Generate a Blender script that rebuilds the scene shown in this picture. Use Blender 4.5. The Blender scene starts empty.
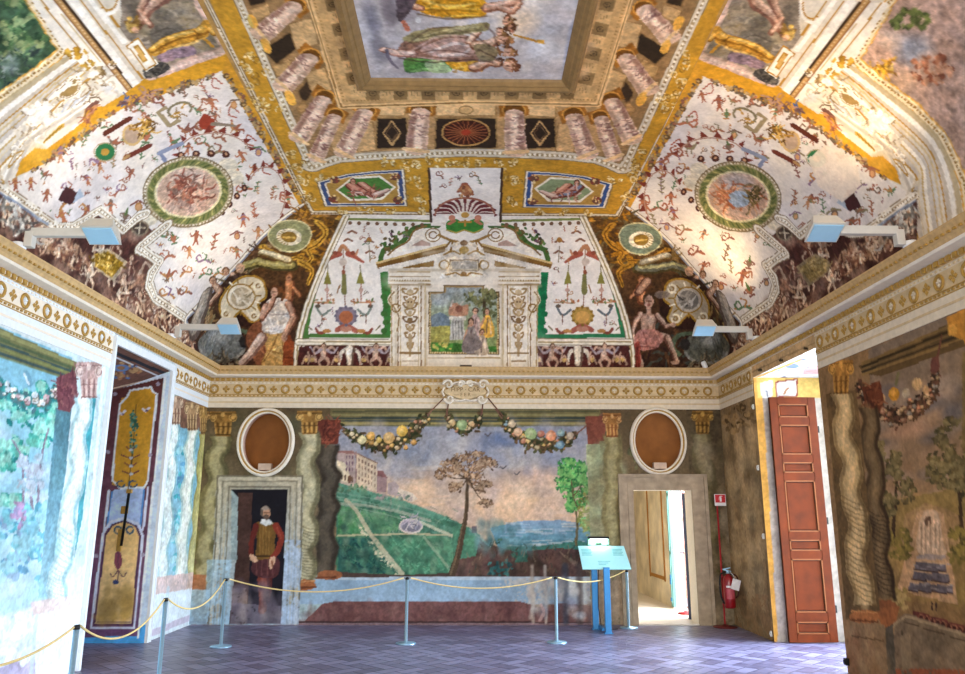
# A frescoed hall with a coved vault: everything is built in metres, z up.
# The eye stands at the origin, 1.6 m above the tiles; +Y runs to the end wall.
import bpy, bmesh, math, random
import numpy as np
from mathutils import Vector, Matrix
sin, cos, pi = math.sin, math.cos, math.pi
C = bpy.context.scene.collection
XL, XR, D, YR = -4.084, 3.918, 11.78, -2.2        # side walls, end wall, rear wall
ZS, H, T = 3.75, 5.65, 1.85                        # springing, crown, depth of the coves
EYE = 1.6
FOC, PIT, YAW, ROL = 757.96, .2284, .0158, .0022   # surveyed lens (965 x 674 frame)
_F = np.array([sin(YAW)*cos(PIT), cos(YAW)*cos(PIT), sin(PIT)])
_R0 = np.array([cos(YAW), -sin(YAW), 0.]); _U0 = np.cross(_R0, _F)
_R = cos(ROL)*_R0 + sin(ROL)*_U0; _U = -sin(ROL)*_R0 + cos(ROL)*_U0

def sight(q):
    """directions of points read off the photograph (N x 2)"""
    q = np.asarray(q, float).reshape(-1, 2)
    return _F + ((q[:, 0]-482.5)/FOC)[:, None]*_R - ((q[:, 1]-337)/FOC)[:, None]*_U
def on_y(x, y, Y):
    d = sight([(x, y)])[0]; return Vector((d[0]*Y/d[1], Y, EYE+d[2]*Y/d[1]))
def on_x(x, y, X):
    d = sight([(x, y)])[0]; return Vector((X, d[1]*X/d[0], EYE+d[2]*X/d[0]))
def on_z(x, y, Z):
    d = sight([(x, y)])[0]; k = (Z-EYE)/d[2]; return Vector((d[0]*k, d[1]*k, Z))

# ------------------------------------------------------------------ colours
def hx(s):
    if not isinstance(s, str): return np.array(s[:3], float)
    return np.array([int(s[i:i+2], 16)/255 for i in (0, 2, 4)])
def lin(c):
    c = np.clip(np.asarray(c, float), 0, 1)
    return np.where(c <= .04045, c/12.92, ((c+.055)/1.055)**2.4)
def lin4(s): return tuple(lin(hx(s)))+(1.,)

# ------------------------------------------------------------------ value noise
def _hash(i, j, s):
    n = (i*374761393 + j*668265263 + s*1442695041) & 0xffffffff
    n = ((n ^ (n >> 13))*1274126177) & 0xffffffff
    return ((n ^ (n >> 16)) & 0xffff)/65535.
def vnoise(u, v, s):
    i = np.floor(u).astype(np.int64); j = np.floor(v).astype(np.int64)
    a = u-i; b = v-j; a = a*a*(3-2*a); b = b*b*(3-2*b)
    return (_hash(i, j, s)*(1-a)+_hash(i+1, j, s)*a)*(1-b) + (_hash(i, j+1, s)*(1-a)+_hash(i+1, j+1, s)*a)*b
def fbm(u, v, s, o=3):
    t = 0; k = .5; n = 0
    for q in range(o):
        t = t + k*vnoise(u*2**q, v*2**q, s+q*17); n += k; k *= .55
    return t/n

def spline(p, n=8, closed=False):
    p = [np.array(a, float) for a in p]
    if closed: p = [p[-1]]+p+[p[0], p[1]]
    else: p = [2*p[0]-p[1]]+p+[2*p[-1]-p[-2]]
    out = []
    for i in range(1, len(p)-2):
        a, b, c, d = p[i-1:i+3]
        for k in range(n):
            t = k/n
            out.append(.5*((2*b)+(c-a)*t+(2*a-5*b+4*c-d)*t*t+(3*b-a-3*c+d)*t**3))
    if not closed: out.append(p[-2])
    return [tuple(o) for o in out]
def arc(cx, cy, rx, ry, a0, a1, n=24, rot=0):
    c, s = cos(rot), sin(rot); o = []
    for k in range(n+1):
        a = math.radians(a0+(a1-a0)*k/n); x, y = rx*cos(a), ry*sin(a)
        o.append((cx+x*c-y*s, cy+x*s+y*c))
    return o

# ------------------------------------------------------------------ scene objects
def smooth(me): me.polygons.foreach_set('use_smooth', [True]*len(me.polygons))
def thing(name, label, cat, loc=(0, 0, 0), rotz=0, group=None):
    o = bpy.data.objects.new(name, None); C.objects.link(o)
    o.location = loc; o.rotation_euler = (0, 0, rotz); o.empty_display_size = .1
    o['label'] = label; o['category'] = cat
    if group: o['group'] = group
    return o
def tag(o, label, cat, group=None):
    o['label'] = label; o['category'] = cat
    if group: o['group'] = group
    return o
def structure(o): o['kind'] = 'structure'; return o
def obj(name, bm, mats, parent=None, sm=False):
    """bmesh -> one mesh object; coordinates are local to the parent"""
    me = bpy.data.meshes.new(name); bm.normal_update(); bm.to_mesh(me); bm.free()
    for m in (mats if isinstance(mats, (list, tuple)) else [mats]): me.materials.append(m)
    if sm: smooth(me)
    o = bpy.data.objects.new(name, me); C.objects.link(o)
    if parent is not None: o.parent = parent
    return o
def dup(root, loc, rotz, label=None):
    r = root.copy(); C.objects.link(r); r.location = loc; r.rotation_euler = (0, 0, rotz)
    if label: r['label'] = label
    for ch in list(root.children):
        c = ch.copy(); C.objects.link(c); c.parent = r
        for g in ch.children:
            d = g.copy(); C.objects.link(d); d.parent = c
    return r
def NB(): return bmesh.new()
def setmat(fs, mi):
    for f in fs: f.material_index = mi
def box(bm, c, s, mi=0, rot=None, bev=0):
    m = Matrix.Translation(c)
    if rot is not None: m = m @ rot.to_4x4()
    r = bmesh.ops.create_cube(bm, size=1, matrix=m @ Matrix.Diagonal((s[0], s[1], s[2], 1)))
    fs = {f for v in r['verts'] for f in v.link_faces}
    setmat(fs, mi)
    if bev:
        es = {e for v in r['verts'] for e in v.link_edges}
        b = bmesh.ops.bevel(bm, geom=list(es), offset=bev, segments=2, affect='EDGES', profile=.6)
        setmat(b['faces'], mi)
def tube(bm, pts, r, n=8, mi=0, cap=True):
    pts = [Vector(p) for p in pts]; rs = r if isinstance(r, (list, tuple)) else [r]*len(pts)
    up = Vector((0, 0, 1)); rings = []
    for i, p in enumerate(pts):
        d = (pts[min(i+1, len(pts)-1)]-pts[max(i-1, 0)]).normalized()
        a = d.cross(up)
        if a.length < 1e-3: a = d.cross(Vector((0, 1, 0)))
        a.normalize(); b = d.cross(a).normalized()
        rings.append([bm.verts.new(p+rs[i]*(cos(2*pi*k/n)*a+sin(2*pi*k/n)*b)) for k in range(n)])
    for A, B in zip(rings, rings[1:]):
        for k in range(n):
            f = bm.faces.new((A[k], A[(k+1) % n], B[(k+1) % n], B[k])); f.material_index = mi; f.smooth = True
    if cap:
        for rg in (rings[0], rings[-1]):
            f = bm.faces.new(rg); f.material_index = mi
def lathe(bm, prof, n=24, c=(0, 0, 0), mi=0, M=None):
    """profile of (radius, z) about the local z axis"""
    c = Vector(c); rings = []
    for r, z in prof:
        ring = []
        for k in range(n):
            p = Vector((r*cos(2*pi*k/n), r*sin(2*pi*k/n), z))
            if M is not None: p = M @ p
            ring.append(bm.verts.new(c+p))
        rings.append(ring)
    for A, B in zip(rings, rings[1:]):
        for k in range(n):
            f = bm.faces.new((A[k], A[(k+1) % n], B[(k+1) % n], B[k])); f.material_index = mi; f.smooth = True
    for rg in (rings[0], rings[-1]):
        f = bm.faces.new(rg); f.material_index = mi
def quad(bm, pts, mi=0):
    f = bm.faces.new([bm.verts.new(p) for p in pts]); f.material_index = mi; return f
def prism(bm, poly, ext, mi=0):
    """planar polygon (3-D points) pushed along ext"""
    e = Vector(ext); A = [bm.verts.new(Vector(p)) for p in poly]; B = [bm.verts.new(Vector(p)+e) for p in poly]
    n = len(A); fs = [bm.faces.new(A), bm.faces.new(B[::-1])]
    for k in range(n): fs.append(bm.faces.new((A[k], B[k], B[(k+1) % n], A[(k+1) % n])))
    setmat(fs, mi)

# ------------------------------------------------------------------ materials
def node_mat(name):
    m = bpy.data.materials.new(name); m.use_nodes = True
    return m, m.node_tree, m.node_tree.nodes['Principled BSDF']
def mat(name, col, rough=.6, metal=0, var=.12, scale=25., bump=.0, spec=.4, emit=0, trans=0):
    m, nt, b = node_mat(name); N = nt.nodes; L = nt.links
    b.inputs['Roughness'].default_value = rough; b.inputs['Metallic'].default_value = metal
    b.inputs['Specular IOR Level'].default_value = spec
    tc = N.new('ShaderNodeTexCoord'); no = N.new('ShaderNodeTexNoise')
    no.inputs['Scale'].default_value = scale; no.inputs['Detail'].default_value = 5
    L.new(tc.outputs['Object'], no.inputs['Vector'])
    rp = N.new('ShaderNodeValToRGB'); c = np.array(lin(hx(col)))
    rp.color_ramp.elements[0].position = .3; rp.color_ramp.elements[1].position = .7
    rp.color_ramp.elements[0].color = tuple(np.clip(c*(1-var), 0, 1))+(1,)
    rp.color_ramp.elements[1].color = tuple(np.clip(c*(1+var), 0, 1))+(1,)
    L.new(no.outputs['Fac'], rp.inputs['Fac']); L.new(rp.outputs['Color'], b.inputs['Base Color'])
    if bump:
        bp = N.new('ShaderNodeBump'); bp.inputs['Strength'].default_value = bump; bp.inputs['Distance'].default_value = .01
        L.new(no.outputs['Fac'], bp.inputs['Height']); L.new(bp.outputs['Normal'], b.inputs['Normal'])
    if emit:
        b.inputs['Emission Color'].default_value = tuple(c)+(1,); b.inputs['Emission Strength'].default_value = emit
    if trans: b.inputs['Transmission Weight'].default_value = trans
    return m
def fresco_mat(name, rough=.85, amt=.10):
    """painted plaster: pigment stored on the plaster, mottled by fine and coarse noise"""
    m, nt, b = node_mat(name); N = nt.nodes; L = nt.links
    b.inputs['Roughness'].default_value = rough; b.inputs['Specular IOR Level'].default_value = .15
    at = N.new('ShaderNodeAttribute'); at.attribute_name = 'Pigment'
    ge = N.new('ShaderNodeNewGeometry')
    n1 = N.new('ShaderNodeTexNoise'); n1.inputs['Scale'].default_value = 30; n1.inputs['Detail'].default_value = 6; n1.inputs['Roughness'].default_value = .7
    n2 = N.new('ShaderNodeTexNoise'); n2.inputs['Scale'].default_value = 3.5; n2.inputs['Detail'].default_value = 4
    for n in (n1, n2): L.new(ge.outputs['Position'], n.inputs['Vector'])
    ad = N.new('ShaderNodeMath'); ad.operation = 'ADD'; L.new(n1.outputs['Fac'], ad.inputs[0]); L.new(n2.outputs['Fac'], ad.inputs[1])
    mr = N.new('ShaderNodeMapRange'); mr.inputs['From Min'].default_value = .6; mr.inputs['From Max'].default_value = 1.4
    mr.inputs['To Min'].default_value = 1-amt*1.5; mr.inputs['To Max'].default_value = 1+amt*1.5
    L.new(ad.outputs[0], mr.inputs['Value'])
    mx = N.new('ShaderNodeVectorMath'); mx.operation = 'SCALE'
    L.new(at.outputs['Color'], mx.inputs[0]); L.new(mr.outputs[0], mx.inputs['Scale'])
    L.new(mx.outputs[0], b.inputs['Base Color'])
    bp = N.new('ShaderNodeBump'); bp.inputs['Strength'].default_value = .12; bp.inputs['Distance'].default_value = .004
    L.new(n1.outputs['Fac'], bp.inputs['Height']); L.new(bp.outputs['Normal'], b.inputs['Normal'])
    return m
FRESCO = fresco_mat('painted_plaster')

# ------------------------------------------------------------------ painted surfaces
TOUCH = dict(painted_figures=.42, frieze_ground=.4, spandrel_ground=.45, painted_cartouche=.3, garden_view=.17, painted_tree=.3, fruit_garland=.35, painted_villa=.2, painted_putti=.35,
             panel_ground=.3, framed_picture=.32, medallion_picture=.35, painted_column=.24, painted_dado=.25, painted_frame=.2, grotesque_ground=.05, aedicule_body=.06, aedicule_frame=.07, shell_ground=.05,
             wall_back=.2, wall_left=.1, wall_right=.2, painted_sky=.16, golden_ground=.14, yellow_band=.14, colonnade_ground=.22, painted_moulding=.1, painted_man=.22, painted_parapet=.18, painted_cascade=.3, wreath_frame=.2)
class Plaster:
    """A grid of plaster carrying pigment per point. U, V are metres on the surface;
    conv turns points read off the photograph into those metres."""
    def __init__(s, P, U, V, conv, base, owner):
        s.P, s.U, s.V, s.conv = P, U, V, conv
        s.sh = U.shape; s.rgb = np.empty(U.shape+(3,)); s.rgb[:] = hx(base)
        s.id = np.zeros(U.shape, np.int32); s.owner = [owner]     # owner: (name, parent thing or None)
        s.hole = np.zeros((U.shape[0]-1, U.shape[1]-1), bool)
        sd = (len(owner[0])*7+U.shape[1]) % 97
        s.n1 = fbm(U*28, V*28, sd+1, 3); s.n2 = fbm(U*5, V*5, sd+2, 4)
        s.rnd = random.Random(sd); s.waver = .8; s.touch = .62
    def part(s, name, parent): s.owner.append((name, parent)); return len(s.owner)-1
    def px(s, q, d=None):                            # metres covered by one photo pixel around q (across d)
        a = s.conv([q, (q[0]+3, q[1]), (q[0], q[1]+3)]); J = ((a[1:]-a[0])/3).T
        A = abs(J[0, 0]*J[1, 1]-J[0, 1]*J[1, 0])
        if d is not None:
            l = math.hypot(*d)
            if l > 1e-6: return A/max(np.hypot(*(J @ (np.array(d)/l))), 1e-6)
        return math.sqrt(A)
    def win(s, u0, u1, v0, v1):
        vv = s.V[:, 0]; r0, r1 = np.searchsorted(vv, [v0, v1])
        if r1 <= r0: return None
        A, B = s.U[r0], s.U[r1-1]
        c0 = min(np.searchsorted(A, u0), np.searchsorted(B, u0)); c1 = max(np.searchsorted(A, u1), np.searchsorted(B, u1))
        if c1 <= c0: return None
        return slice(r0, r1), slice(c0, c1)
    def lay(s, w, m, col, a, n, id, g=None):
        sub = s.rgb[w][m]
        if isinstance(col, (tuple, list)) and isinstance(col[0], str):   # blend of two pigments along g
            t = np.clip(g, 0, 1)[:, None]; c = hx(col[0])*(1-t)+hx(col[1])*t
        else: c = hx(col)[None, :]
        if n:
            k = 1+n*((s.n1[w][m]-.5)*1.4+(s.n2[w][m]-.5)*1.6); c = c*k[:, None]
        if np.ndim(a): a = a[:, None]
        s.rgb[w][m] = sub*(1-a)+c*a
        if id is not None: s.id[w][m] = id
    def fill(s, q, col, a=1., n=.12, id=None, ax=None, patchy=0):
        """polygon given in surface metres"""
        q = np.asarray(q, float); lo = q.min(0); hi = q.max(0)
        w = s.win(lo[0], hi[0], lo[1], hi[1])
        if w is None: return
        u, v = s.U[w], s.V[w]; m = np.zeros(u.shape, bool)
        x0, y0 = q[-1]
        for x1, y1 in q:
            if y0 != y1:
                k = (v < y1) != (v < y0)
                m ^= k & (u < (x0-x1)*(v-y1)/(y0-y1)+x1)
            x0, y0 = x1, y1
        if patchy: m &= (s.n2[w]*.6+s.n1[w]*.4) > patchy
        if not m.any(): return
        g = None
        if isinstance(col, (tuple, list)) and isinstance(col[0], str):
            if ax is None: g = (hi[1]-v[m])/max(hi[1]-lo[1], 1e-6)        # first colour on top
            elif ax == 'u': g = (u[m]-lo[0])/max(hi[0]-lo[0], 1e-6)
            else: g = (((u-ax[0])*(ax[2]-ax[0])+(v-ax[1])*(ax[3]-ax[1]))/((ax[2]-ax[0])**2+(ax[3]-ax[1])**2))[m]
        s.lay(w, m, col, a, n, id, g)
    def dens(s, pts, step=9, closed=True):
        o = []; P = list(pts); N = len(P)
        for i in range(N if closed else N-1):
            a, b = P[i], P[(i+1) % N]; k = max(1, int(math.hypot(b[0]-a[0], b[1]-a[1])/step))
            for j in range(k): o.append((a[0]+(b[0]-a[0])*j/k, a[1]+(b[1]-a[1])*j/k))
        if not closed: o.append(P[-1])
        return o
    def P_(s, pts, col, **k): s.fill(s.conv(s.dens(pts)), col, **k)
    def S_(s, pts, col, **k): s.fill(s.conv(spline(pts, 6, True)), col, **k)
    def E_(s, cx, cy, rx, ry, col, rot=0, **k): s.fill(s.conv(arc(cx, cy, rx, ry, 0, 345, 23, rot)), col, **k)
    def stroke(s, q, wd, col, a=1., n=.1, id=None, soft=False):
        """polyline in surface metres; wd a width or a pair (start, end)"""
        q = np.asarray(q, float)
        W = wd if isinstance(wd, np.ndarray) else np.linspace(*(wd if isinstance(wd, (tuple, list)) else (wd, wd)), len(q))
        mw = W.max()/2; lo = q.min(0)-mw; hi = q.max(0)+mw
        w = s.win(lo[0], hi[0], lo[1], hi[1])
        if w is None: return
        u, v = s.U[w], s.V[w]; best = np.full(u.shape, 9.)
        N = len(q)-1
        for i in range(N):
            ax, ay = q[i]; dx, dy = q[i+1]-q[i]; L2 = dx*dx+dy*dy
            t = np.clip(((u-ax)*dx+(v-ay)*dy)/L2, 0, 1) if L2 > 1e-12 else 0
            d = np.hypot(u-ax-t*dx, v-ay-t*dy)/((W[i]+(W[i+1]-W[i])*t)/2+1e-6)
            best = np.minimum(best, d)
        m = best < 1
        if not m.any(): return
        if soft: a = a*(1-best[m]**2)
        s.lay(w, m, col, a, n, id, best[m])
    def L_(s, pts, wp, col, curve=False, closed=False, **k):
        if curve: pts = spline(pts, 6, closed)
        elif closed: pts = list(pts)+[pts[0]]
        p = np.array(s.dens(pts, 12, False), float); n = len(p)          # brush width follows the surface
        c = s.conv(np.concatenate([p, p+(3, 0), p+(0, 3)])); q = c[:n]; jx, jy = (c[n:2*n]-q)/3, (c[2*n:]-q)/3
        t = np.gradient(p, axis=0) if n > 1 else np.ones((1, 2)); t /= np.maximum(np.hypot(t[:, 0], t[:, 1]), 1e-6)[:, None]
        A = np.abs(jx[:, 0]*jy[:, 1]-jx[:, 1]*jy[:, 0]); l = np.hypot(*(jx*t[:, :1]+jy*t[:, 1:]).T); m = A/np.maximum(l, 1e-6)
        m = np.clip(m, .25*np.sqrt(A), 4*np.sqrt(A))
        s.stroke(q, m*(np.linspace(wp[0], wp[1], n) if isinstance(wp, (tuple, list)) else wp), col, **k)
    def limb(s, pts, w, c, dark, hi, **k):           # rounded painted form: shade, body, light
        s.L_(pts, (w[0]*1.15, w[1]*1.15), dark, **k)
        o = [(x-.10*w[0], y-.12*w[0]) for x, y in pts]
        s.L_(o, (w[0]*.8, w[1]*.8), c, **k); o = [(x-.2*w[0], y-.22*w[0]) for x, y in pts]
        s.L_(o, (w[0]*.35, w[1]*.35), hi, a=.7, **k)
    def glow(s, cx, cy, rx, ry, col, a=.6, pw=1., id=None):
        q = s.conv(arc(cx, cy, rx, ry, 0, 345, 23)); c = s.conv([(cx, cy)])[0]
        lo = q.min(0); hi = q.max(0); w = s.win(lo[0], hi[0], lo[1], hi[1])
        if w is None: return
        e = (hi-lo)/2; c = (hi+lo)/2
        r = np.hypot((s.U[w]-c[0])/e[0], (s.V[w]-c[1])/e[1]); m = r < 1
        if m.any(): s.lay(w, m, col, a*(1-r[m]**2)**pw, .1, id)
    def leaves(s, cx, cy, rx, ry, num, size, cols, rot=0, id=None, clump=0, seed=0):
        R = random.Random(int(cx*7+cy*13)+seed); cols = sorted(cols, key=lambda c: hx(c).sum())     # darks first, lights on top
        hubs = [(R.uniform(-1, 1), R.uniform(-1, 1)) for _ in range(clump)] if clump else None
        for k in range(num):
            if hubs:
                h = hubs[k % clump]; x = h[0]*.75+R.gauss(0, .22); y = h[1]*.75+R.gauss(0, .2)
            else: x, y = R.uniform(-1, 1), R.uniform(-1, 1)
            if x*x+y*y > 1: continue
            z = size*R.uniform(.55, 1.3); c = cols[min(len(cols)-1, int((k/num)*len(cols)))]
            X, Y = cx+x*rx*cos(rot)-y*ry*sin(rot), cy+x*rx*sin(rot)+y*ry*cos(rot)
            s.fill(s.conv(arc(X, Y, z, z*.65, 0, 315, 7, R.uniform(0, 3))), c, n=.25, id=id)
    def finish(s, rough=None):
        """cut the grid into one mesh per painted part"""
        nv, nu = s.sh; sd = nu % 89
        # hand and age: wavering contours, then a broken, stippled touch on figures and foliage
        wv = s.waver*np.clip(np.array([TOUCH.get(n.split('.')[0], .12) for n, _ in s.owner])[s.id]/.2, .35, 1.3)
        dx = (fbm(s.U*14, s.V*14, sd+5, 2)-.5)*2*wv; dy = (fbm(s.U*14, s.V*14, sd+9, 2)-.5)*2*wv
        I, J = np.meshgrid(np.arange(nv), np.arange(nu), indexing='ij')
        y = np.clip(I+dy, 0, nv-1.001); x = np.clip(J+dx, 0, nu-1.001); i = y.astype(int); j = x.astype(int); fy = (y-i)[..., None]; fx = (x-j)[..., None]
        R_ = s.rgb; s.rgb = (R_[i, j]*(1-fx)+R_[i, j+1]*fx)*(1-fy)+(R_[i+1, j]*(1-fx)+R_[i+1, j+1]*fx)*fy
        s.id = s.id[np.round(y).astype(int), np.round(x).astype(int)]
        k = np.array([TOUCH.get(n.split('.')[0], .12) for n, _ in s.owner])[s.id]*s.touch
        g = (fbm(s.U*20, s.V*20, sd+3, 3)-.5)*2.2+(fbm(s.U*48, s.V*48, sd+4, 2)-.5)*1.6
        s.rgb = np.clip(s.rgb*(1+k*g)[..., None]*(1+(k*.22*(fbm(s.U*9, s.V*9, sd+7, 3)-.5)*2)[..., None]*np.array([1, .2, -1])), 0, 1)
        lc = lin(s.rgb)
        f = s.id[:-1, :-1].copy(); f[s.hole] = -1
        vi = np.arange(nv*nu).reshape(nv, nu)
        Q = np.stack([vi[:-1, :-1], vi[:-1, 1:], vi[1:, 1:], vi[1:, :-1]], -1)
        res = []
        for k, (name, par) in enumerate(s.owner):
            sel = Q[f == k]
            if not len(sel): continue
            used, inv = np.unique(sel, return_inverse=True)
            co = s.P.reshape(-1, 3)[used]; col = lc.reshape(-1, 3)[used]
            org = np.array(par.location) if par is not None else np.zeros(3)
            me = bpy.data.meshes.new(name)
            me.vertices.add(len(used)); me.vertices.foreach_set('co', (co-org).astype(np.float32).ravel())
            nf = len(sel); me.loops.add(nf*4); me.loops.foreach_set('vertex_index', inv.astype(np.int32).ravel())
            me.polygons.add(nf); me.polygons.foreach_set('loop_start', np.arange(0, nf*4, 4, dtype=np.int32))
            me.polygons.foreach_set('use_smooth', np.ones(nf, bool))
            at = me.color_attributes.new('Pigment', 'FLOAT_COLOR', 'POINT')
            at.data.foreach_set('color', np.concatenate([col, np.ones((len(col), 1))], 1).astype(np.float32).ravel())
            me.materials.append(FRESCO); me.update(); me.validate()
            o = bpy.data.objects.new(name, me); C.objects.link(o)
            if par is not None: o.parent = par
            elif k == 0: structure(o)
            res.append(o)
        return res

def lines_at(a, b, step, cuts=()):
    """grid lines from a to b that pass exactly through the cuts"""
    e = sorted({a, b, *[c for c in cuts if a < c < b]}); o = []
    for p, q in zip(e, e[1:]):
        n = max(1, round((q-p)/step)); o += [p+(q-p)*k/n for k in range(n)]
    return np.array(o+[b])
RES = .0125
LARC = (T+H-ZS)/2*pi/2                               # metres up the curve of a cove
def cove_uv(axis):
    """photo points -> (metres along the wall, metres up the cove) for 'L', 'R' or 'B'"""
    def f(q):
        d = sight(q); o = np.array([0, 0, EYE]); out = np.empty((len(d), 2))
        if axis == 'B': nd, w, sd = d[:, 1], D, d[:, 0]          # distance runs along +Y
        elif axis == 'L': nd, w, sd = -d[:, 0], -XL, d[:, 1]
        else: nd, w, sd = d[:, 0], XR, d[:, 1]
        hh = H-ZS
        tw = w/np.where(nd > 1e-6, nd, 1e-6); zw = EYE+d[:, 2]*tw
        # ellipse ((w-T)-x)^2/T^2 + (z-ZS)^2/hh^2 = 1 with x the distance towards the wall
        A = (nd/T)**2+(d[:, 2]/hh)**2; B = 2*(nd*(-(w-T))/T**2+d[:, 2]*(EYE-ZS)/hh**2)
        c = ((w-T)/T)**2+((EYE-ZS)/hh)**2-1
        tq = (-B+np.sqrt(np.maximum(B*B-4*A*c, 0)))/(2*A)
        x = nd*tq; z = EYE+d[:, 2]*tq; ph = np.arctan2((z-ZS)/hh, (x-(w-T))/T)
        tf = (H-EYE)/np.maximum(d[:, 2], 1e-6); xf = nd*tf
        wall = (zw < ZS) & (nd > 1e-6); flat = ~wall & ((x < w-T) | (nd <= 1e-6))
        v = np.where(wall, zw-ZS, np.where(flat, LARC+(w-T-xf), ph*LARC/(pi/2)))
        t = np.where(wall, tw, np.where(flat, tf, tq))
        out[:, 0] = sd*t; out[:, 1] = v
        return out
    return f
def mirror(q):
    """the right-hand vault repeats the left one about the middle of the hall"""
    return q
# ================================================================== the shell
def grid(us, vs, fn):
    U, V = np.meshgrid(us, vs); return fn(U, V), U, V
st = np.stack
# openings: side embrasures and the doorway in the end wall
LO0, LO1, LOZ = 8.555, 10.215, 3.474
RO0, RO1, ROZ = 8.355, 10.30, 3.44
DX0, DX1, DZ = 2.487, 3.385, 1.95
WN0, WN1, WZ0, WZ1 = 1.2, 3.2, .02, 3.44            # unseen window added on the right, to light the left wall
zcut = (DZ, LOZ, ROZ, WZ1)
us = lines_at(XL, XR, RES, (DX0, DX1)); vs = lines_at(0, ZS, RES, (DZ,))
conv_b = lambda q: (lambda d: st([d[:, 0]*D/d[:, 1], EYE+d[:, 2]*D/d[:, 1]], 1))(sight(q))
BW = Plaster(*grid(us, vs, lambda U, V: st([U, np.full_like(U, D), V], -1)), conv_b, '8a7d5e', ('wall_back', None))
def cut_rect(S, a, b, c, d):
    uc = (S.U[:-1, :-1]+S.U[1:, 1:])/2; vc = (S.V[:-1, :-1]+S.V[1:, 1:])/2
    S.hole |= (uc > a) & (uc < b) & (vc > c) & (vc < d)
cut_rect(BW, DX0, DX1, -1, DZ)
OV = [(-3.145, 2.66), (2.916, 2.695)]; ORX, ORZ = .37, .455
for cx, cz in OV:
    uc = (BW.U[:-1, :-1]+BW.U[1:, 1:])/2; vc = (BW.V[:-1, :-1]+BW.V[1:, 1:])/2
    BW.hole |= ((uc-cx)/(ORX+.015))**2+((vc-cz)/(ORZ+.015))**2 < 1
def side_conv(X): return lambda q: (lambda d: st([d[:, 1]*X/d[:, 0], EYE+d[:, 2]*X/d[:, 0]], 1))(sight(q))
def ylines(y1, cuts, res=RES): return np.concatenate([lines_at(YR, 5.0, .12, cuts)[:-1], lines_at(5.0, y1, res, cuts)])
us = ylines(D, (LO0, LO1)); vs = lines_at(0, ZS, RES, (LOZ,))
LW = Plaster(*grid(us, vs, lambda U, V: st([np.full_like(U, XL), U, V], -1)), side_conv(XL), 'c9d2d2', ('wall_left', None))
cut_rect(LW, LO0, LO1, -1, LOZ)
us = ylines(D, (RO0, RO1, WN0, WN1)); vs = lines_at(0, ZS, RES, (ROZ,))
RW = Plaster(*grid(us, vs, lambda U, V: st([np.full_like(U, XR), U, V], -1)), side_conv(XR), '8a7358', ('wall_right', None))
cut_rect(RW, RO0, RO1, -1, ROZ); cut_rect(RW, WN0, WN1, WZ0, WZ1)
# coves: rows climb the quarter ellipse, columns run between the groins
nph = int(LARC/RES)+1; ph = np.linspace(0, pi/2, nph); dd = T*(1-np.cos(ph)); zz = ZS+(H-ZS)*np.sin(ph)
V = np.repeat((ph/(pi/2)*LARC)[:, None], 640, 1)
U = np.linspace(0, 1, 640)[None, :]*(XR-XL-2*dd)[:, None]+(XL+dd)[:, None]
BC = Plaster(st([U, np.repeat((D-dd)[:, None], 640, 1), np.repeat(zz[:, None], 640, 1)], -1), U, V, cove_uv('B'), 'e9e2d6', ('ceiling_cove_back', None))
def side_cove(sgn, name):
    near = np.concatenate([np.linspace(YR, 4.4, 40)[:-1]]); n = 600
    far = 4.4+np.linspace(0, 1, n)[None, :]*(D-dd-4.4)[:, None]
    U = np.concatenate([np.repeat(near[None, :], nph, 0), far], 1); V = np.repeat((ph/(pi/2)*LARC)[:, None], U.shape[1], 1)
    X = (XL+dd) if sgn < 0 else (XR-dd)
    return Plaster(st([np.repeat(X[:, None], U.shape[1], 1), U, np.repeat(zz[:, None], U.shape[1], 1)], -1), U, V,
                   cove_uv('L' if sgn < 0 else 'R'), 'f0ebe4', (name, None))
LC = side_cove(-1, 'ceiling_cove_left'); RC = side_cove(1, 'ceiling_cove_right')
us = lines_at(XL+T, XR-T, RES*.9); vs = np.concatenate([lines_at(YR, 5.0, .12)[:-1], lines_at(5.0, D-T, RES*.9)])
conv_f = lambda q: (lambda d: st([d[:, 0]*(H-EYE)/d[:, 2], d[:, 1]*(H-EYE)/d[:, 2]], 1))(sight(q))
FC = Plaster(*grid(us, vs, lambda U, V: st([U, V, np.full_like(U, H)], -1)), conv_f, 'b08a50', ('ceiling', None))
# left-hand photo points reused on the right: mirror the place, not the picture
_cl = cove_uv('L')
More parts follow.
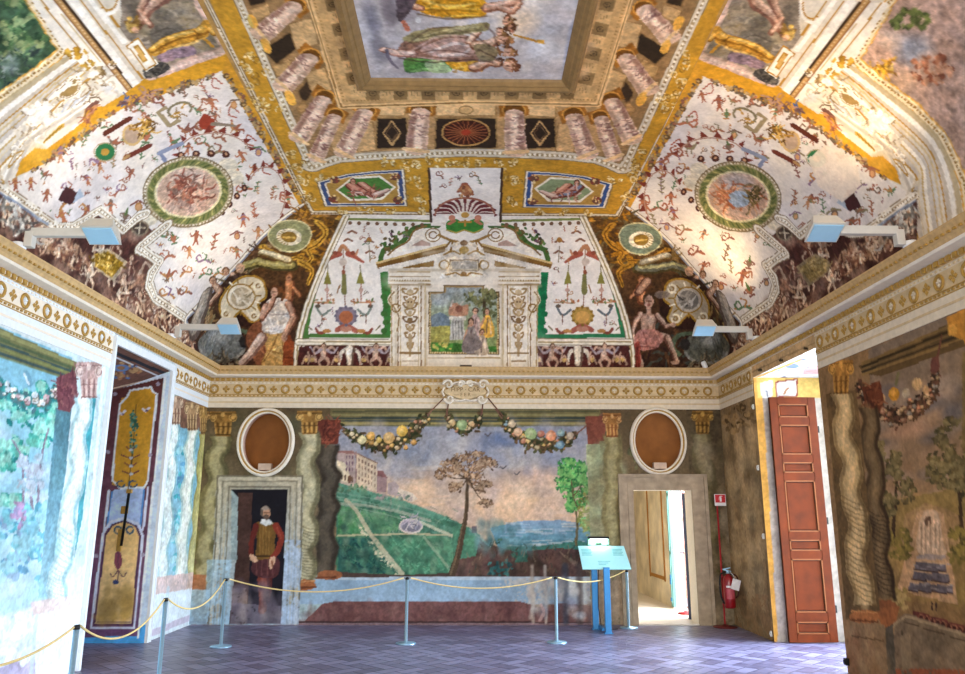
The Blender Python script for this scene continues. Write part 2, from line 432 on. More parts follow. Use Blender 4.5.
# ------------------------------------------------------------------ room materials
M = dict(
    stucco=mat('stucco', 'e6dccb', .8, var=.06, scale=14, bump=.15), gold=mat('gilt_ochre', 'a9843c', .55, var=.2, scale=30),
    gold2=mat('pale_ochre', 'c2a270', .7, var=.15, scale=20, bump=.1), cream=mat('cream_stucco', 'd9ccb6', .8, var=.08, scale=18, bump=.15),
    stone=mat('weathered_stone', 'a6947d', .85, var=.22, scale=9, bump=.35), stone2=mat('grey_stone', 'b5ab97', .85, var=.16, scale=9, bump=.3),
    steel=mat('brushed_steel', 'a8d2f0', .36, .8, var=.05, scale=60), dark=mat('black_iron', '17181a', .5, .3), rope=mat('yellow_cord', 'd9c083', .8, var=.15, scale=80),
    wood=mat('walnut_boards', '5c2404', .55, var=.25, scale=6, spec=.15), wood2=mat('walnut_dark', '421a06', .5, var=.2, scale=7),
    white=mat('white_paint', 'e9ebee', .5, var=.03), red=mat('red_enamel', '8a0d18', .3, var=.06, spec=.6), redpole=mat('red_pole', 'a3202a', .4),
    signred=mat('sign_red', 'c21a26', .4, var=.03), paper=mat('white_label', 'e4e2e2', .7, var=.04), niche=mat('niche_plaster', '8f5a2a', .85, var=.16, scale=6, bump=.2),
    lampgrey=mat('lamp_grey', 'c9c6be', .45, var=.03), litplate=mat('blue_lit_plate', '9fcbe6', .15, var=.02, spec=.7), panel=mat('panel_sheet', '9fd6dc', .35, var=.03),
    blue=mat('blue_steel', '3a7cb0', .35, .5, var=.06), ink=mat('faded_print', '6fb3b8', .5), green=mat('green_lamp_case', '7fbf9a', .4), lampon=mat('lit_lamp', 'eafff4', .4, emit=9),
    plank=mat('dark_plank', '2a1d20', .6), sill=mat('marble_sill', 'ddd6cc', .5, var=.06), ochre=mat('ochre_wall', 'd6cab0', .85, var=.25, scale=3, bump=.1), pale=mat('pale_floor', 'd8cfc2', .5, var=.08, scale=5),
    dblue=mat('dark_blue_paint', '2b3550', .4, var=.1), tealp=mat('pale_teal_paint', '5f8f8c', .45, var=.05), glass=mat('glazing', 'dfeeee', .05, var=0, trans=1), leaf=mat('grey_leaf', '8f8a78', .8), frieze=mat('frieze_ochre', 'cdb68f', .8, var=.12, scale=18, bump=.1), cool=mat('cool_stucco', 'dfe5ea', .8, var=.05, bump=.1), passage=mat('passage_plaster', 'e4dccd', .8, var=.05))

def floor_mat():
    m, nt, b = node_mat('herringbone_tiles'); N = nt.nodes; L = nt.links
    ge = N.new('ShaderNodeNewGeometry'); mp = N.new('ShaderNodeMapping'); mp.inputs['Rotation'].default_value = (0, 0, pi/4)
    L.new(ge.outputs['Position'], mp.inputs['Vector'])
    sx = N.new('ShaderNodeSeparateXYZ'); L.new(mp.outputs[0], sx.inputs[0])
    def math_(op, a, b_=None, c_=None):
        n = N.new('ShaderNodeMath'); n.operation = op
        for i, x in enumerate((a, b_, c_)):
            if x is None: continue
            if isinstance(x, (int, float)): n.inputs[i].default_value = x
            else: L.new(x, n.inputs[i])
        return n.outputs[0]
    w = .155                                          # herringbone: bricks 1 x 3 units
    X = math_('DIVIDE', sx.outputs[0], w); Y = math_('DIVIDE', sx.outputs[1], w)
    i = math_('FLOOR', X); j = math_('FLOOR', Y); fx = math_('FRACT', X); fy = math_('FRACT', Y)
    k = math_('FLOORED_MODULO', math_('SUBTRACT', i, j), 4)          # cell class 0..3
    horiz = math_('LESS_THAN', k, 1.5)
    # horizontal brick: classes 0 (left half) and 1 (right half); vertical: 2 (upper) and 3 (lower)
    second = math_('FLOORED_MODULO', k, 2)
    hx_ = math_('ADD', fx, second); vy_ = math_('ADD', fy, math_('SUBTRACT', 1, math_('FLOORED_MODULO', k, 2)))
    vy_ = math_('ADD', fy, second) if False else vy_
    lx = N.new('ShaderNodeMix'); lx.data_type = 'FLOAT'; L.new(horiz, lx.inputs[0]); L.new(fx, lx.inputs[2]); L.new(hx_, lx.inputs[3])
    ly = N.new('ShaderNodeMix'); ly.data_type = 'FLOAT'; L.new(horiz, ly.inputs[0]); L.new(vy_, ly.inputs[2]); L.new(fy, ly.inputs[3])
    wx = N.new('ShaderNodeMix'); wx.data_type = 'FLOAT'; L.new(horiz, wx.inputs[0]); wx.inputs[2].default_value = 1; wx.inputs[3].default_value = 2
    wy = N.new('ShaderNodeMix'); wy.data_type = 'FLOAT'; L.new(horiz, wy.inputs[0]); wy.inputs[2].default_value = 2; wy.inputs[3].default_value = 1
    ex = math_('MINIMUM', lx.outputs[0], math_('SUBTRACT', wx.outputs[0], lx.outputs[0]))
    ey = math_('MINIMUM', ly.outputs[0], math_('SUBTRACT', wy.outputs[0], ly.outputs[0]))
    edge = math_('MINIMUM', ex, ey)
    joint = N.new('ShaderNodeMapRange'); joint.inputs['From Min'].default_value = .015; joint.inputs['From Max'].default_value = .07
    L.new(edge, joint.inputs['Value'])
    # one tone per brick
    bi = math_('SUBTRACT', i, math_('MULTIPLY', horiz, second)); bj = math_('SUBTRACT', j, math_('MULTIPLY', math_('SUBTRACT', 1, horiz), math_('SUBTRACT', 1, second)))
    cb = N.new('ShaderNodeCombineXYZ'); L.new(bi, cb.inputs[0]); L.new(bj, cb.inputs[1])
    wn = N.new('ShaderNodeTexWhiteNoise'); L.new(cb.outputs[0], wn.inputs['Vector'])
    no = N.new('ShaderNodeTexNoise'); no.inputs['Scale'].default_value = 9; no.inputs['Detail'].default_value = 6; L.new(ge.outputs['Position'], no.inputs['Vector'])
    tone = math_('ADD', math_('MULTIPLY', wn.outputs['Value'], .55), math_('MULTIPLY', no.outputs['Fac'], .5))
    rp = N.new('ShaderNodeValToRGB'); rp.color_ramp.elements[0].position = .1; rp.color_ramp.elements[1].position = .9
    rp.color_ramp.elements[0].color = lin4('4c4660'); rp.color_ramp.elements[1].color = lin4('8482a4')
    L.new(tone, rp.inputs['Fac'])
    mx = N.new('ShaderNodeMix'); mx.data_type = 'RGBA'; L.new(joint.outputs[0], mx.inputs[0]); mx.inputs[6].default_value = lin4('33304a'); L.new(rp.outputs[0], mx.inputs[7])
    L.new(mx.outputs[2], b.inputs['Base Color'])
    rr = N.new('ShaderNodeMapRange'); rr.inputs['To Min'].default_value = .22; rr.inputs['To Max'].default_value = .5; L.new(no.outputs['Fac'], rr.inputs['Value'])
    L.new(rr.outputs[0], b.inputs['Roughness']); b.inputs['Specular IOR Level'].default_value = .6
    bp = N.new('ShaderNodeBump'); bp.inputs['Strength'].default_value = .5; bp.inputs['Distance'].default_value = .006
    hh = math_('ADD', joint.outputs[0], math_('MULTIPLY', tone, .8)); L.new(hh, bp.inputs['Height']); L.new(bp.outputs['Normal'], b.inputs['Normal'])
    return m
M['floor'] = floor_mat()

# ------------------------------------------------------------------ floor, rear wall, rear vault
bm = NB(); quad(bm, [(XL-1.3, YR, 0), (XR+1.5, YR, 0), (XR+1.5, D+.02, 0), (XL-1.3, D+.02, 0)])
structure(obj('floor', bm, M['floor']))
FILLWIN = [(-2.9, -1.1), (.9, 2.7)]                      # two unseen windows added behind the eye, for fill light
bm = NB()
xs = sorted({XL, XR, *[x for w in FILLWIN for x in w]})
for a, b in zip(xs, xs[1:]):
    if (a, b) in FILLWIN: quad(bm, [(a, YR, 0), (b, YR, 0), (b, YR, .7), (a, YR, .7)]); quad(bm, [(a, YR, 3.1), (b, YR, 3.1), (b, YR, 6), (a, YR, 6)])
    else: quad(bm, [(a, YR, 0), (b, YR, 0), (b, YR, 6), (a, YR, 6)])
structure(obj('wall_front', bm, mat('rear_plaster', 'b9aa92', .85)))
for k, (a, b) in enumerate(FILLWIN):                     # frames of the added fill windows in the rear wall
    bm = NB(); zc = 1.9
    for x in (a+.04, (a+b)/2, b-.04): box(bm, (x, YR-.05, zc), (.07, .07, 2.4))
    for z in (.74, 1.5, 2.3, 3.06): box(bm, ((a+b)/2, YR-.05, z), (b-a, .06, .06))
    structure(obj('window_%d' % (k+1), bm, M['white']))
bm = NB(); zc = 1.75
for y in (WN0+.04, (WN0+WN1)/2, WN1-.04): box(bm, (XR+.3, y, zc), (.07, .07, 3.4))
for z in (.06, 1.2, 2.4, 3.4): box(bm, (XR+.3, (WN0+WN1)/2, z), (.06, WN1-WN0, .06))
structure(obj('window_3', bm, M['white']))  # added window, holds the near right fill lamp

# ------------------------------------------------------------------ cornice
PROF = [(0, 3.595), (.03, 3.595), (.035, 3.655), (.06, 3.66), (.15, 3.668), (.165, 3.69), (.175, 3.72), (.20, 3.745), (.215, 3.785), (.225, 3.80), (.225, 3.815), (0, 3.83)]
PM = [4, 2, 0, 0, 0, 2, 2, 2, 2, 2, 2]                # material of each step of the profile
def ring_orn(bm, c, du, r, mi, dn):                   # a laurel ring lying on the frieze
    u = Vector(du); n = Vector(dn); z = Vector((0, 0, 1)); R = []
    for k in range(14):
        a = 2*pi*k/14; d = cos(a)*u+sin(a)*z; row = []
        for j in range(5):
            b = 2*pi*j/5; row.append(bm.verts.new(Vector(c)+d*(r+.017*cos(b))+n*(.012*sin(b)+.006)))
        R.append(row)
    for k in range(14):
        for j in range(5):
            f = bm.faces.new((R[k][j], R[(k+1) % 14][j], R[(k+1) % 14][(j+1) % 5], R[k][(j+1) % 5])); f.material_index = mi; f.smooth = True
def petal(bm, c, du, dn, ang, ln, wd, mi):
    u = Vector(du); n = Vector(dn); z = Vector((0, 0, 1)); d = cos(ang)*u+sin(ang)*z; e = -sin(ang)*u+cos(ang)*z; c = Vector(c)
    P = [c, c+d*ln*.55+e*wd, c+d*ln, c+d*ln*.55-e*wd]
    v = [bm.verts.new(p+n*.002) for p in P]; t = bm.verts.new(c+d*ln*.55+n*.018)
    for k in range(4): f = bm.faces.new((v[k], v[(k+1) % 4], t)); f.material_index = mi
SIDES = dict(back=(Vector((0, D, 0)), Vector((1, 0, 0)), Vector((0, -1, 0)), XL, XR, []),
             left=(Vector((XL, 0, 0)), Vector((0, 1, 0)), Vector((1, 0, 0)), YR, D, [(LO0-.06, LO1+.09)]),
             right=(Vector((XR, 0, 0)), Vector((0, 1, 0)), Vector((-1, 0, 0)), YR, D, [(RO0-.03, RO1+.03), (WN0, WN1)]))
for k, (nm, (o, u, n, a, b, gaps)) in enumerate(SIDES.items()):
    bm = NB(); up = Vector((0, 0, 1))
    def P(s, p, z): return o+u*s+n*p+up*z
    # upper mouldings run unbroken, mitred into the corners
    rows = []
    for p, z in PROF:
        s0 = a+(p if nm == 'back' else 0); s1 = b-p
        rows.append((bm.verts.new(P(s0, p, z)), bm.verts.new(P(s1, p, z))))
    for i, (A, B) in enumerate(zip(rows, rows[1:])): f = bm.faces.new((A[0], A[1], B[1], B[0])); f.material_index = PM[i]
    s = a+.06
    vis0 = max(a, 4.8) if nm != 'back' else a
    s = vis0+.05
    while s < b-.05:                                  # egg-and-dart blocks
        box(bm, P(s, .04, 3.626), (.045 if nm == 'back' else .035, .035 if nm == 'back' else .045, .046), 1)
        box(bm, P(s+.042, .035, 3.626), (.02, .02, .03), 3); s += .085
    s = vis0+.03
    while s < b-.2:                                   # beads under the crown
        box(bm, P(s, .205, 3.745), (.03, .02, .018) if nm == 'back' else (.02, .03, .018), 1); s += .075
    # frieze and fascia, broken by the openings
    segs = []; q = a
    for g0, g1 in sorted(gaps): segs.append((q, g0)); q = g1
    segs.append((q, b))
    for q0, q1 in segs:
        m0 = (q0+q1)/2; ln = q1-q0
        def slab(z0, z1, p, mi):
            sz = (ln, p, z1-z0) if nm == 'back' else (p, ln, z1-z0)
            box(bm, P(m0, p/2, (z0+z1)/2), sz, mi)
        slab(3.19, 3.352, .010, 4); slab(3.352, 3.36, .018, 1); slab(3.36, 3.39, .014, 3); slab(3.39, 3.40, .022, 1)
        slab(3.40, 3.56, .012, 0 if nm == 'left' else 3); slab(3.56, 3.595, .018, 4)
        slab(3.262, 3.285, .0125, 3)
        s = max(q0, vis0)+.09; alt = 0
        while s < q1-.08:
            if alt % 2 == 0:
                ring_orn(bm, P(s, .012, 3.478), u, .058, 1, n)
                for t in (.4, pi/2, pi-.4, -pi/2): petal(bm, P(s, .014, 3.478), u, n, t, .04, .014, 4)
            else:
                for t in range(4): petal(bm, P(s, .012, 3.478), u, n, t*pi/2, .062, .026, 1)
            alt += 1; s += .184
        s = max(q0, vis0)+.03
        while s < q1-.02:
            for z, w in ((3.375, .026), (3.578, .026)): box(bm, P(s, .02, z), (w, .012, .017) if nm == 'back' else (.012, w, .017), 1 if z < 3.5 else 3)
            s += .062
    structure(obj('trim_%d' % (k+1), bm, [M['stucco'], M['gold'], M['gold2'], M['stucco'] if nm == 'left' else M['frieze'], M['cool'] if nm == 'left' else M['cream']]))

# ------------------------------------------------------------------ left embrasure with its painted reveal
EL = XL-1.25
conv_r = lambda q: (lambda d: st([d[:, 0]*LO1/d[:, 1], EYE+d[:, 2]*LO1/d[:, 1]], 1))(sight(q))
us = lines_at(EL, XL, RES); vs = lines_at(0, LOZ, RES)
LRV = Plaster(*grid(us, vs, lambda U, V: st([U, np.full_like(U, LO1), V], -1)), conv_r, 'b9cfe6', ('wall_left_reveal', None))
SL = .38                                              # the soffit drops outwards
conv_s = lambda q: (lambda d: (lambda t: st([d[:, 0]*t, d[:, 1]*t], 1))((LOZ-EYE-SL*XL)/(d[:, 2]-SL*d[:, 0])))(sight(q))
us = lines_at(EL, XL, RES); vs = lines_at(LO0, LO1, RES)
LSF = Plaster(*grid(us, vs, lambda U, V: st([U, V, LOZ+SL*(U-XL)], -1)), conv_s, '5b4440', ('ceiling_left_soffit', None))
bm = NB()
quad(bm, [(XL, LO0, 0), (EL, LO0, 0), (EL, LO0, LOZ), (XL, LO0, LOZ)]); quad(bm, [(EL, LO0, 0), (EL, LO1, 0), (EL, LO1, LOZ), (EL, LO0, LOZ)])
structure(obj('wall_left_recess', bm, M['stone2']))
bm = NB()                                             # raised white surround of the opening
for y0, y1 in ((LO0-.05, LO0), (LO1, LO1+.085)): box(bm, (XL+.018, (y0+y1)/2, (LOZ+.09)/2), (.036, y1-y0, LOZ+.09))
box(bm, (XL+.018, (LO0+LO1)/2, LOZ+.045), (.036, LO1-LO0, .09))
for y0, y1 in ((LO0-.065, LO0-.045), (LO1+.075, LO1+.1)): box(bm, (XL+.024, (y0+y1)/2, (LOZ+.1)/2), (.048, .025, LOZ+.1))
structure(obj('trim_4', bm, M['cool']))
t = thing('folded_shutter', 'narrow dark plank shutter folded against the near side of the left recess', 'shutter', (XL-.03, LO0+.035, .9))
bm = NB(); box(bm, (-.12, 0, 1.1), (.26, .05, 2.5), 0, bev=.006)
for z in (.2, 1.1, 2.0): box(bm, (-.12, .03, z), (.2, .012, .5), 0)
obj('plank', bm, M['plank'], t)
bm = NB()
bm.free()
for z in (.25, 1.9): bm = NB(); box(bm, (.012, 0, z), (.02, .06, .1), 0); obj('hinge', bm, M['dark'], t)

# ------------------------------------------------------------------ right embrasure: daylight and the walnut leaf
ER = XR+1.0
conv_rr = lambda q: (lambda d: st([d[:, 0]*RO1/d[:, 1], EYE+d[:, 2]*RO1/d[:, 1]], 1))(sight(q))
us = lines_at(XR, ER, RES*1.3); vs = lines_at(0, ROZ, RES*1.3)
RRV = Plaster(*grid(us, vs, lambda U, V: st([U, np.full_like(U, RO1), V], -1)), conv_rr, 'c9c0b4', ('wall_right_reveal', None))
conv_rs = lambda q: (lambda d: st([d[:, 0]*(ROZ-EYE)/d[:, 2], d[:, 1]*(ROZ-EYE)/d[:, 2]], 1))(sight(q))
us = lines_at(XR, ER, RES*1.3); vs = lines_at(RO0, RO1, RES*1.3)
RSF = Plaster(*grid(us, vs, lambda U, V: st([U, V, np.full_like(U, ROZ)], -1)), conv_rs, 'e6e6ea', ('ceiling_right_soffit', None))
bm = NB(); quad(bm, [(XR, RO0, 0), (ER, RO0, 0), (ER, RO0, ROZ), (XR, RO0, ROZ)])
structure(obj('wall_right_recess', bm, M['stucco']))
bm = NB()                                             # white casement frame at the outer face
for y in (RO0+.04, RO1-.04): box(bm, (ER-.03, y, ROZ/2), (.07, .09, ROZ))
for z in (.03, ROZ-.04): box(bm, (ER-.03, (RO0+RO1)/2, z), (.07, RO1-RO0, .08))
structure(obj('window_4', bm, M['white']))
t = thing('door_leaf', 'open walnut door leaf with seven sunken panels in the right opening', 'door', (4.06, RO1-.11, .012))
W_, H_ = .625, 3.135
bm = NB(); rows = [(.13, .26), (.39, 1.28-.02), (1.335, 1.50)]
rails = [.0, .12, .33, .50-.05, 1.26, 1.36, 1.54, 1.64, 2.42-.02, 2.50, 2.64, 2.72, 2.72]
spans = [(.11, .30), (.42, 1.14), (1.25, 1.41), (1.52, 2.22), (2.33, 2.47), (2.0, 2.0)]
spans = [(.10, .25), (.36, 1.02), (1.12, 1.26), (1.36, 2.02), (2.12, 2.26), (2.36, 2.76), (2.86, 3.04)]
box(bm, (W_/2, .005, H_/2), (W_, .03, H_), 1)
for x in (.055, W_-.055): box(bm, (x, -.012, H_/2), (.11, .04, H_), 0, bev=.004)
zr = [0]+[z for s_ in spans for z in s_]+[H_]
for k in range(0, len(zr), 2): box(bm, (W_/2, -.012, (zr[k]+zr[k+1])/2), (W_-.2, .04, zr[k+1]-zr[k]), 0)
obj('stile_frame', bm, [M['wood'], M['wood2']], t)
for z0, z1 in spans:
    bm = NB(); cx = W_/2; w = W_-.22
    box(bm, (cx, -.012, (z0+z1)/2), (w-.05, .02, z1-z0-.05), 0, bev=.008)
    for x in (cx-w/2+.008, cx+w/2-.008): box(bm, (x, -.02, (z0+z1)/2), (.016, .03, z1-z0), 1)
    for z in (z0+.008, z1-.008): box(bm, (cx, -.02, z), (w, .03, .016), 1)
    obj('door_panel', bm, [M['wood'], mat('walnut_edge', '7d4418', .4)], t)
bm = NB()
bm.free()
for z in (.4, 1.5, 2.7): bm = NB(); box(bm, (W_+.012, -.005, z), (.025, .03, .09), 0); obj('hinge', bm, M['dark'], t)
for k, z in enumerate((.03, 1.25, 2.15, 2.98)):       # pale shutter stays on the far edge of the opening
    bm = NB(); box(bm, (0, 0, 0), (.02, .026, .07), 0, bev=.004); tube(bm, [(-.012, 0, -.03), (-.022, 0, 0), (-.012, 0, .03)], .005)
    o = obj('shutter_stay', bm, M['lampgrey']); o.location = (XR-.011, RO1+.055, z+.06)
    tag(o, ['small white shutter stay just above the floor at the far edge of the right opening', 'small white shutter stay at waist height left of the walnut door leaf',
            'small white shutter stay above head height left of the walnut door leaf', 'highest white shutter stay, near the top of the walnut door leaf'][k], 'bracket', 'shutter stays of the right opening')
bm = NB(); box(bm, (0, 0, 0), (.04, .05, .07), 0, bev=.006); box(bm, (-.024, 0, 0), (.01, .03, .04), 0)
o = obj('door_stop', bm, M['dark']); o.location = (XR-.022, RO0-.04, .115)
tag(o, 'small black stop box low on the wall at the near edge of the right opening', 'stop')

# ------------------------------------------------------------------ doorway of the end wall and the room beyond it
def surround(name, x0, x1, zt, i0, i1, zi, m, dep=.05):
    bm = NB()
    for k, (e, p) in enumerate(((0, dep), (.05, dep*.62), (.14, dep*.85))):
        a0, a1 = x0+e, x1-e; zt_ = zt-e
        b0, b1 = (i0, i1); zi_ = zi
        nx = [(.05, 0), (.14, 0), (99, 0)][k][0]
        b0 = min(i0, x0+nx); b1 = max(i1, x1-nx); zi_ = max(zi, zt-nx)
        for s0, s1 in ((a0, b0), (b1, a1)): box(bm, ((s0+s1)/2, D-p/2, zt_/2), (s1-s0, p, zt_))
        box(bm, ((b0+b1)/2, D-p/2, (zt_+zi_)/2), (b1-b0, p, zt_-zi_))
    return obj(name, bm, m)
structure(surround('door_1', 2.265, 3.625, 2.19, DX0, DX1, DZ, M['stone'], .06))
bm = NB()                                             # passage through the wall
TH = .38
quad(bm, [(DX0, D, 0), (DX0, D+TH, 0), (DX0, D+TH, DZ), (DX0, D, DZ)]); quad(bm, [(DX1, D, 0), (DX1, D+TH, 0), (DX1, D+TH, DZ), (DX1, D, DZ)])
quad(bm, [(DX0, D, DZ), (DX1, D, DZ), (DX1, D+TH, DZ), (DX0, D+TH, DZ)])
structure(obj('wall_passage', bm, M['passage']))
bm = NB(); box(bm, ((DX0+DX1)/2, D+.19, .006), (DX1-DX0, TH+.06, .024), 0)
structure(obj('trim_5', bm, M['sill']))
AX0, AX1, AY0, AY1, AW0, AW1 = -.5, 3.56, D+TH, 18.5, 12.45, 13.85
bm = NB(); quad(bm, [(AX0, AY0, 0), (AX1+1, AY0, 0), (AX1+1, AY1, 0), (AX0, AY1, 0)]); structure(obj('floor_beyond', bm, M['pale']))
bm = NB()
quad(bm, [(AX1, AW1, 0), (AX1, AY1, 0), (AX1, AY1, 3.6), (AX1, AW1, 3.6)]); quad(bm, [(AX1, AY0, 0), (AX1, AW0, 0), (AX1, AW0, 3.6), (AX1, AY0, 3.6)])
quad(bm, [(AX1, AW0, 2.9), (AX1, AW1, 2.9), (AX1, AW1, 3.6), (AX1, AW0, 3.6)])
quad(bm, [(AX0, AY1, 0), (AX1, AY1, 0), (AX1, AY1, 3.6), (AX0, AY1, 3.6)]); quad(bm, [(AX0, AY0, 0), (AX0, AY1, 0), (AX0, AY1, 3.6), (AX0, AY0, 3.6)])
quad(bm, [(AX0, AY0, 0), (DX0, AY0, 0), (DX0, AY0, 3.6), (AX0, AY0, 3.6)]); quad(bm, [(DX0, AY0, DZ), (AX1, AY0, DZ), (AX1, AY0, 3.6), (DX0, AY0, 3.6)]); quad(bm, [(DX1, AY0, 0), (AX1, AY0, 0), (AX1, AY0, DZ), (DX1, AY0, DZ)])
structure(obj('wall_beyond', bm, M['ochre']))
bm = NB(); quad(bm, [(AX0, AY0, 3.6), (AX1, AY0, 3.6), (AX1, AY1, 3.6), (AX0, AY1, 3.6)]); structure(obj('ceiling_beyond', bm, M['stucco']))
bm = NB()                                             # painted panel frame on the ochre wall beyond
for y in (14.35, 15.5): box(bm, (AX1-.008, y, 1.5), (.016, .06, 2.2))
for z in (.45, 2.55): box(bm, (AX1-.008, 14.92, z), (.016, 1.2, .06))
structure(obj('trim_6', bm, mat('ochre_line', 'a2702c', .8)))
bm = NB()                                             # tall window of the room beyond
for y in (AW0+.03, 13.1, AW1-.03): box(bm, (AX1+.25, y, 1.45), (.06, .06, 2.9))
for z in (.05, .5, 1.05, 1.5, 2.1, 2.86): box(bm, (AX1+.25, (AW0+AW1)/2, z), (.03, AW1-AW0, .03))
structure(obj('window_5', bm, mat('pink_white_paint', 'b88a82', .5)))
t = thing('casement', 'pale teal window casement standing open in the room beyond the doorway', 'window', (AX1-.02, AW1-.02, .03))
bm = NB()
for y in (-.02, -.13): box(bm, (0, y, 1.4), (.05, .045, 2.8), 0)
for z in (.03, .9, 1.9, 2.78): box(bm, (0, -.075, z), (.045, .12, .05), 0)
obj('frame', bm, M['tealp'], t)
bm = NB(); box(bm, (-.03, -.03, .45), (.02, .05, .16), 0, bev=.004); obj('latch', bm, M['blue'], t); bm = NB(); box(bm, (-.03, -.03, .12), (.02, .04, .06), 0); obj('latch', bm, M['blue'], t)
# narrow dark leaf of the doorway, folded into the passage
t = thing('door_leaf', 'dark blue edge of the door folded back at the right side of the doorway', 'door', (DX1+.04, D+TH+.04, .02), -.27)
bm = NB(); box(bm, (-.045, .2, .95), (.055, .36, 1.9), 0, bev=.004); obj('leaf', bm, M['dblue'], t)
bm = NB(); box(bm, (-.083, .02, 1.35), (.015, .04, .22), 0); box(bm, (-.083, .02, .25), (.015, .04, .12), 0); obj('latch_plate', bm, M['steel'], t)
bm = NB(); tube(bm, [(-.08, .06, .98), (-.14, .06, .98), (-.14, .14, .98)], .01); obj('handle', bm, M['red'], t)
bm = NB(); lathe(bm, [(.001, 0), (.13, 0), (.13, .018), (.06, .03), (.02, .05), (.001, .05)], 20)
o = obj('stand_base', bm, M['redpole']); o.location = on_z(686, 614, 0)
tag(o, 'flat round red stand base on the bright floor beyond the doorway', 'stand')

# ------------------------------------------------------------------ oval niches over the doorways
def oval(bm, c, prof, n=56, mi=None):
    """profile of (growth of the ellipse, depth towards the room)"""
    rings = []
    for g, p in prof:
        rings.append([bm.verts.new((c[0]+(ORX+g)*cos(2*pi*k/n), D-p, c[1]+(ORZ+g*1.0)*sin(2*pi*k/n))) for k in range(n)])
    for i, (A, B) in enumerate(zip(rings, rings[1:])):
        for k in range(n):
            f = bm.faces.new((A[k], A[(k+1) % n], B[(k+1) % n], B[k])); f.smooth = True; f.material_index = mi[i] if mi else 0
    return rings
for k, c in enumerate(OV):
    t = thing('oval_niche', ['empty oval niche with white frame above the painted doorway', 'empty oval niche with white frame above the real doorway'][k], 'niche', (c[0], D, c[1]), group='oval niches over the doorways')
    bm = NB(); oval(bm, (0, 0), [(-.012, -.03), (-.012, .012), (.0, .022), (.012, .012), (.022, .012), (.03, .05), (.05, .058), (.068, .04), (.075, .0)], mi=[0, 0, 0, 1, 1, 0, 0, 0])
    for v in bm.verts: v.co.y -= D
    obj('frame', bm, [M['stucco'], M['gold']], t)
    bm = NB(); prof = [(0, 0)]
    for j in range(1, 9): a = j/8*pi/2; prof.append((-ORX*(1-cos(a))*.999, -.30*sin(a)-.005))
    n = 48; rings = []
    rv = .2 if k == 0 else .06; mr = [1, 0][k]
    rings = [[bm.verts.new(((ORX+.005)*cos(2*pi*q/n), 0, (ORZ+.005)*sin(2*pi*q/n))) for q in range(n)]]
    for j in range(9):
        a = j/8*pi/2*.97; s_ = cos(a)
        rings.append([bm.verts.new(((ORX+.005)*s_*cos(2*pi*q/n), rv+.2*sin(a), (ORZ+.005)*s_*sin(2*pi*q/n))) for q in range(n)])
    for i_, (A, B) in enumerate(zip(rings, rings[1:])):
        for q in range(n): f = bm.faces.new((A[q], A[(q+1) % n], B[(q+1) % n], B[q])); f.smooth = i_ > 0; f.material_index = 1 if i_ == 0 and k == 0 else 0
    bm.faces.new(rings[-1])
    obj('hollow', bm, [M['niche'], mat('niche_reveal', 'cfae9c', .85)], t)
    bm = NB(); box(bm, (.02 if k else .0, .07, -.375), (.2, .1, .10), 0, bev=.006); obj('pedestal', bm, mat('pedestal_stone', 'c9b09c', .8), t)
# ================================================================== movable things
# rope barrier
HS = .8
def stanchion():
    t = thing('rope_stanchion', '', 'stanchion', (0, 0, 0), 0, 'steel rope stanchions')
    bm = NB(); lathe(bm, [(.001, 0), (.128, 0), (.13, .006), (.125, .013), (.03, .018), (.022, .03), (.001, .03)], 28); obj('base', bm, M['steel'], t)
    bm = NB(); lathe(bm, [(.02, .02), (.02, HS-.03), (.001, HS-.03)], 14); obj('post', bm, M['steel'], t)
    bm = NB(); lathe(bm, [(.001, HS-.03), (.023, HS-.03), (.024, HS-.012), (.017, HS), (.001, HS+.003)], 14)
    for s in (-1, 1): tube(bm, [(s*.02, 0, HS-.022), (s*.034, 0, HS-.018), (s*.036, 0, HS-.004), (s*.024, 0, HS-.002)], .004, 6)
    obj('cap', bm, M['dark'], t)
    return t
tops = [(-2.84, 4.3), tuple(on_z(77, 625, HS)[:2]), tuple(on_z(166, 598, HS)[:2]), (-3.04, 9.95), (-.795, 10.17), (1.115, 10.25), (2.29, 11.5)]
labels = ['nearest rope stanchion beside the pale left wall',
          'rope stanchion cut by the bottom edge in front of the left wall column', 'rope stanchion standing in front of the yellow painted panel recess, its foot cut off',
          'whole rope stanchion in front of the painted doorway with the standing man', 'rope stanchion in front of the garden landscape, near its middle',
          'rope stanchion in front of the landscape just left of the information stand', 'slim rope stanchion half hidden behind the information stand by the doorway']
S0 = stanchion()
for k, (x, y) in enumerate(tops):
    if k == 0: S0.location = (x, y, 0); S0['label'] = labels[0]
    else: dup(S0, (x, y, 0), [0, 1.5, 1.5, .7, 0, 0, .5][k], labels[k])
sag = [.10, .20, .20, .16, .13, .10]
rl = ['slack rope from the bottom left corner to the stanchion at the left wall', 'rope sagging across the foot of the yellow painted panel', 'rope sagging between the two stanchions left of the painted doorway',
      'long rope running from the painted doorway to the middle of the landscape', 'rope hanging between the two stanchions before the landscape', 'short rope running behind the information stand']
for k in range(6):
    a = Vector((*tops[k], HS-.01)); b = Vector((*tops[k+1], HS-.01)); d = (b-a).normalized()*.047; a += d; b -= d; pts = []
    for j in range(25):
        t = j/24; p = a.lerp(b, t); p.z -= sag[k]*4*t*(1-t); pts.append(p)
    bm = NB(); tube(bm, [p-a for p in pts], .0085, 7)
    o = obj('barrier_rope', bm, M['rope']); o.location = a; tag(o, rl[k], 'rope', 'ropes of the barrier')

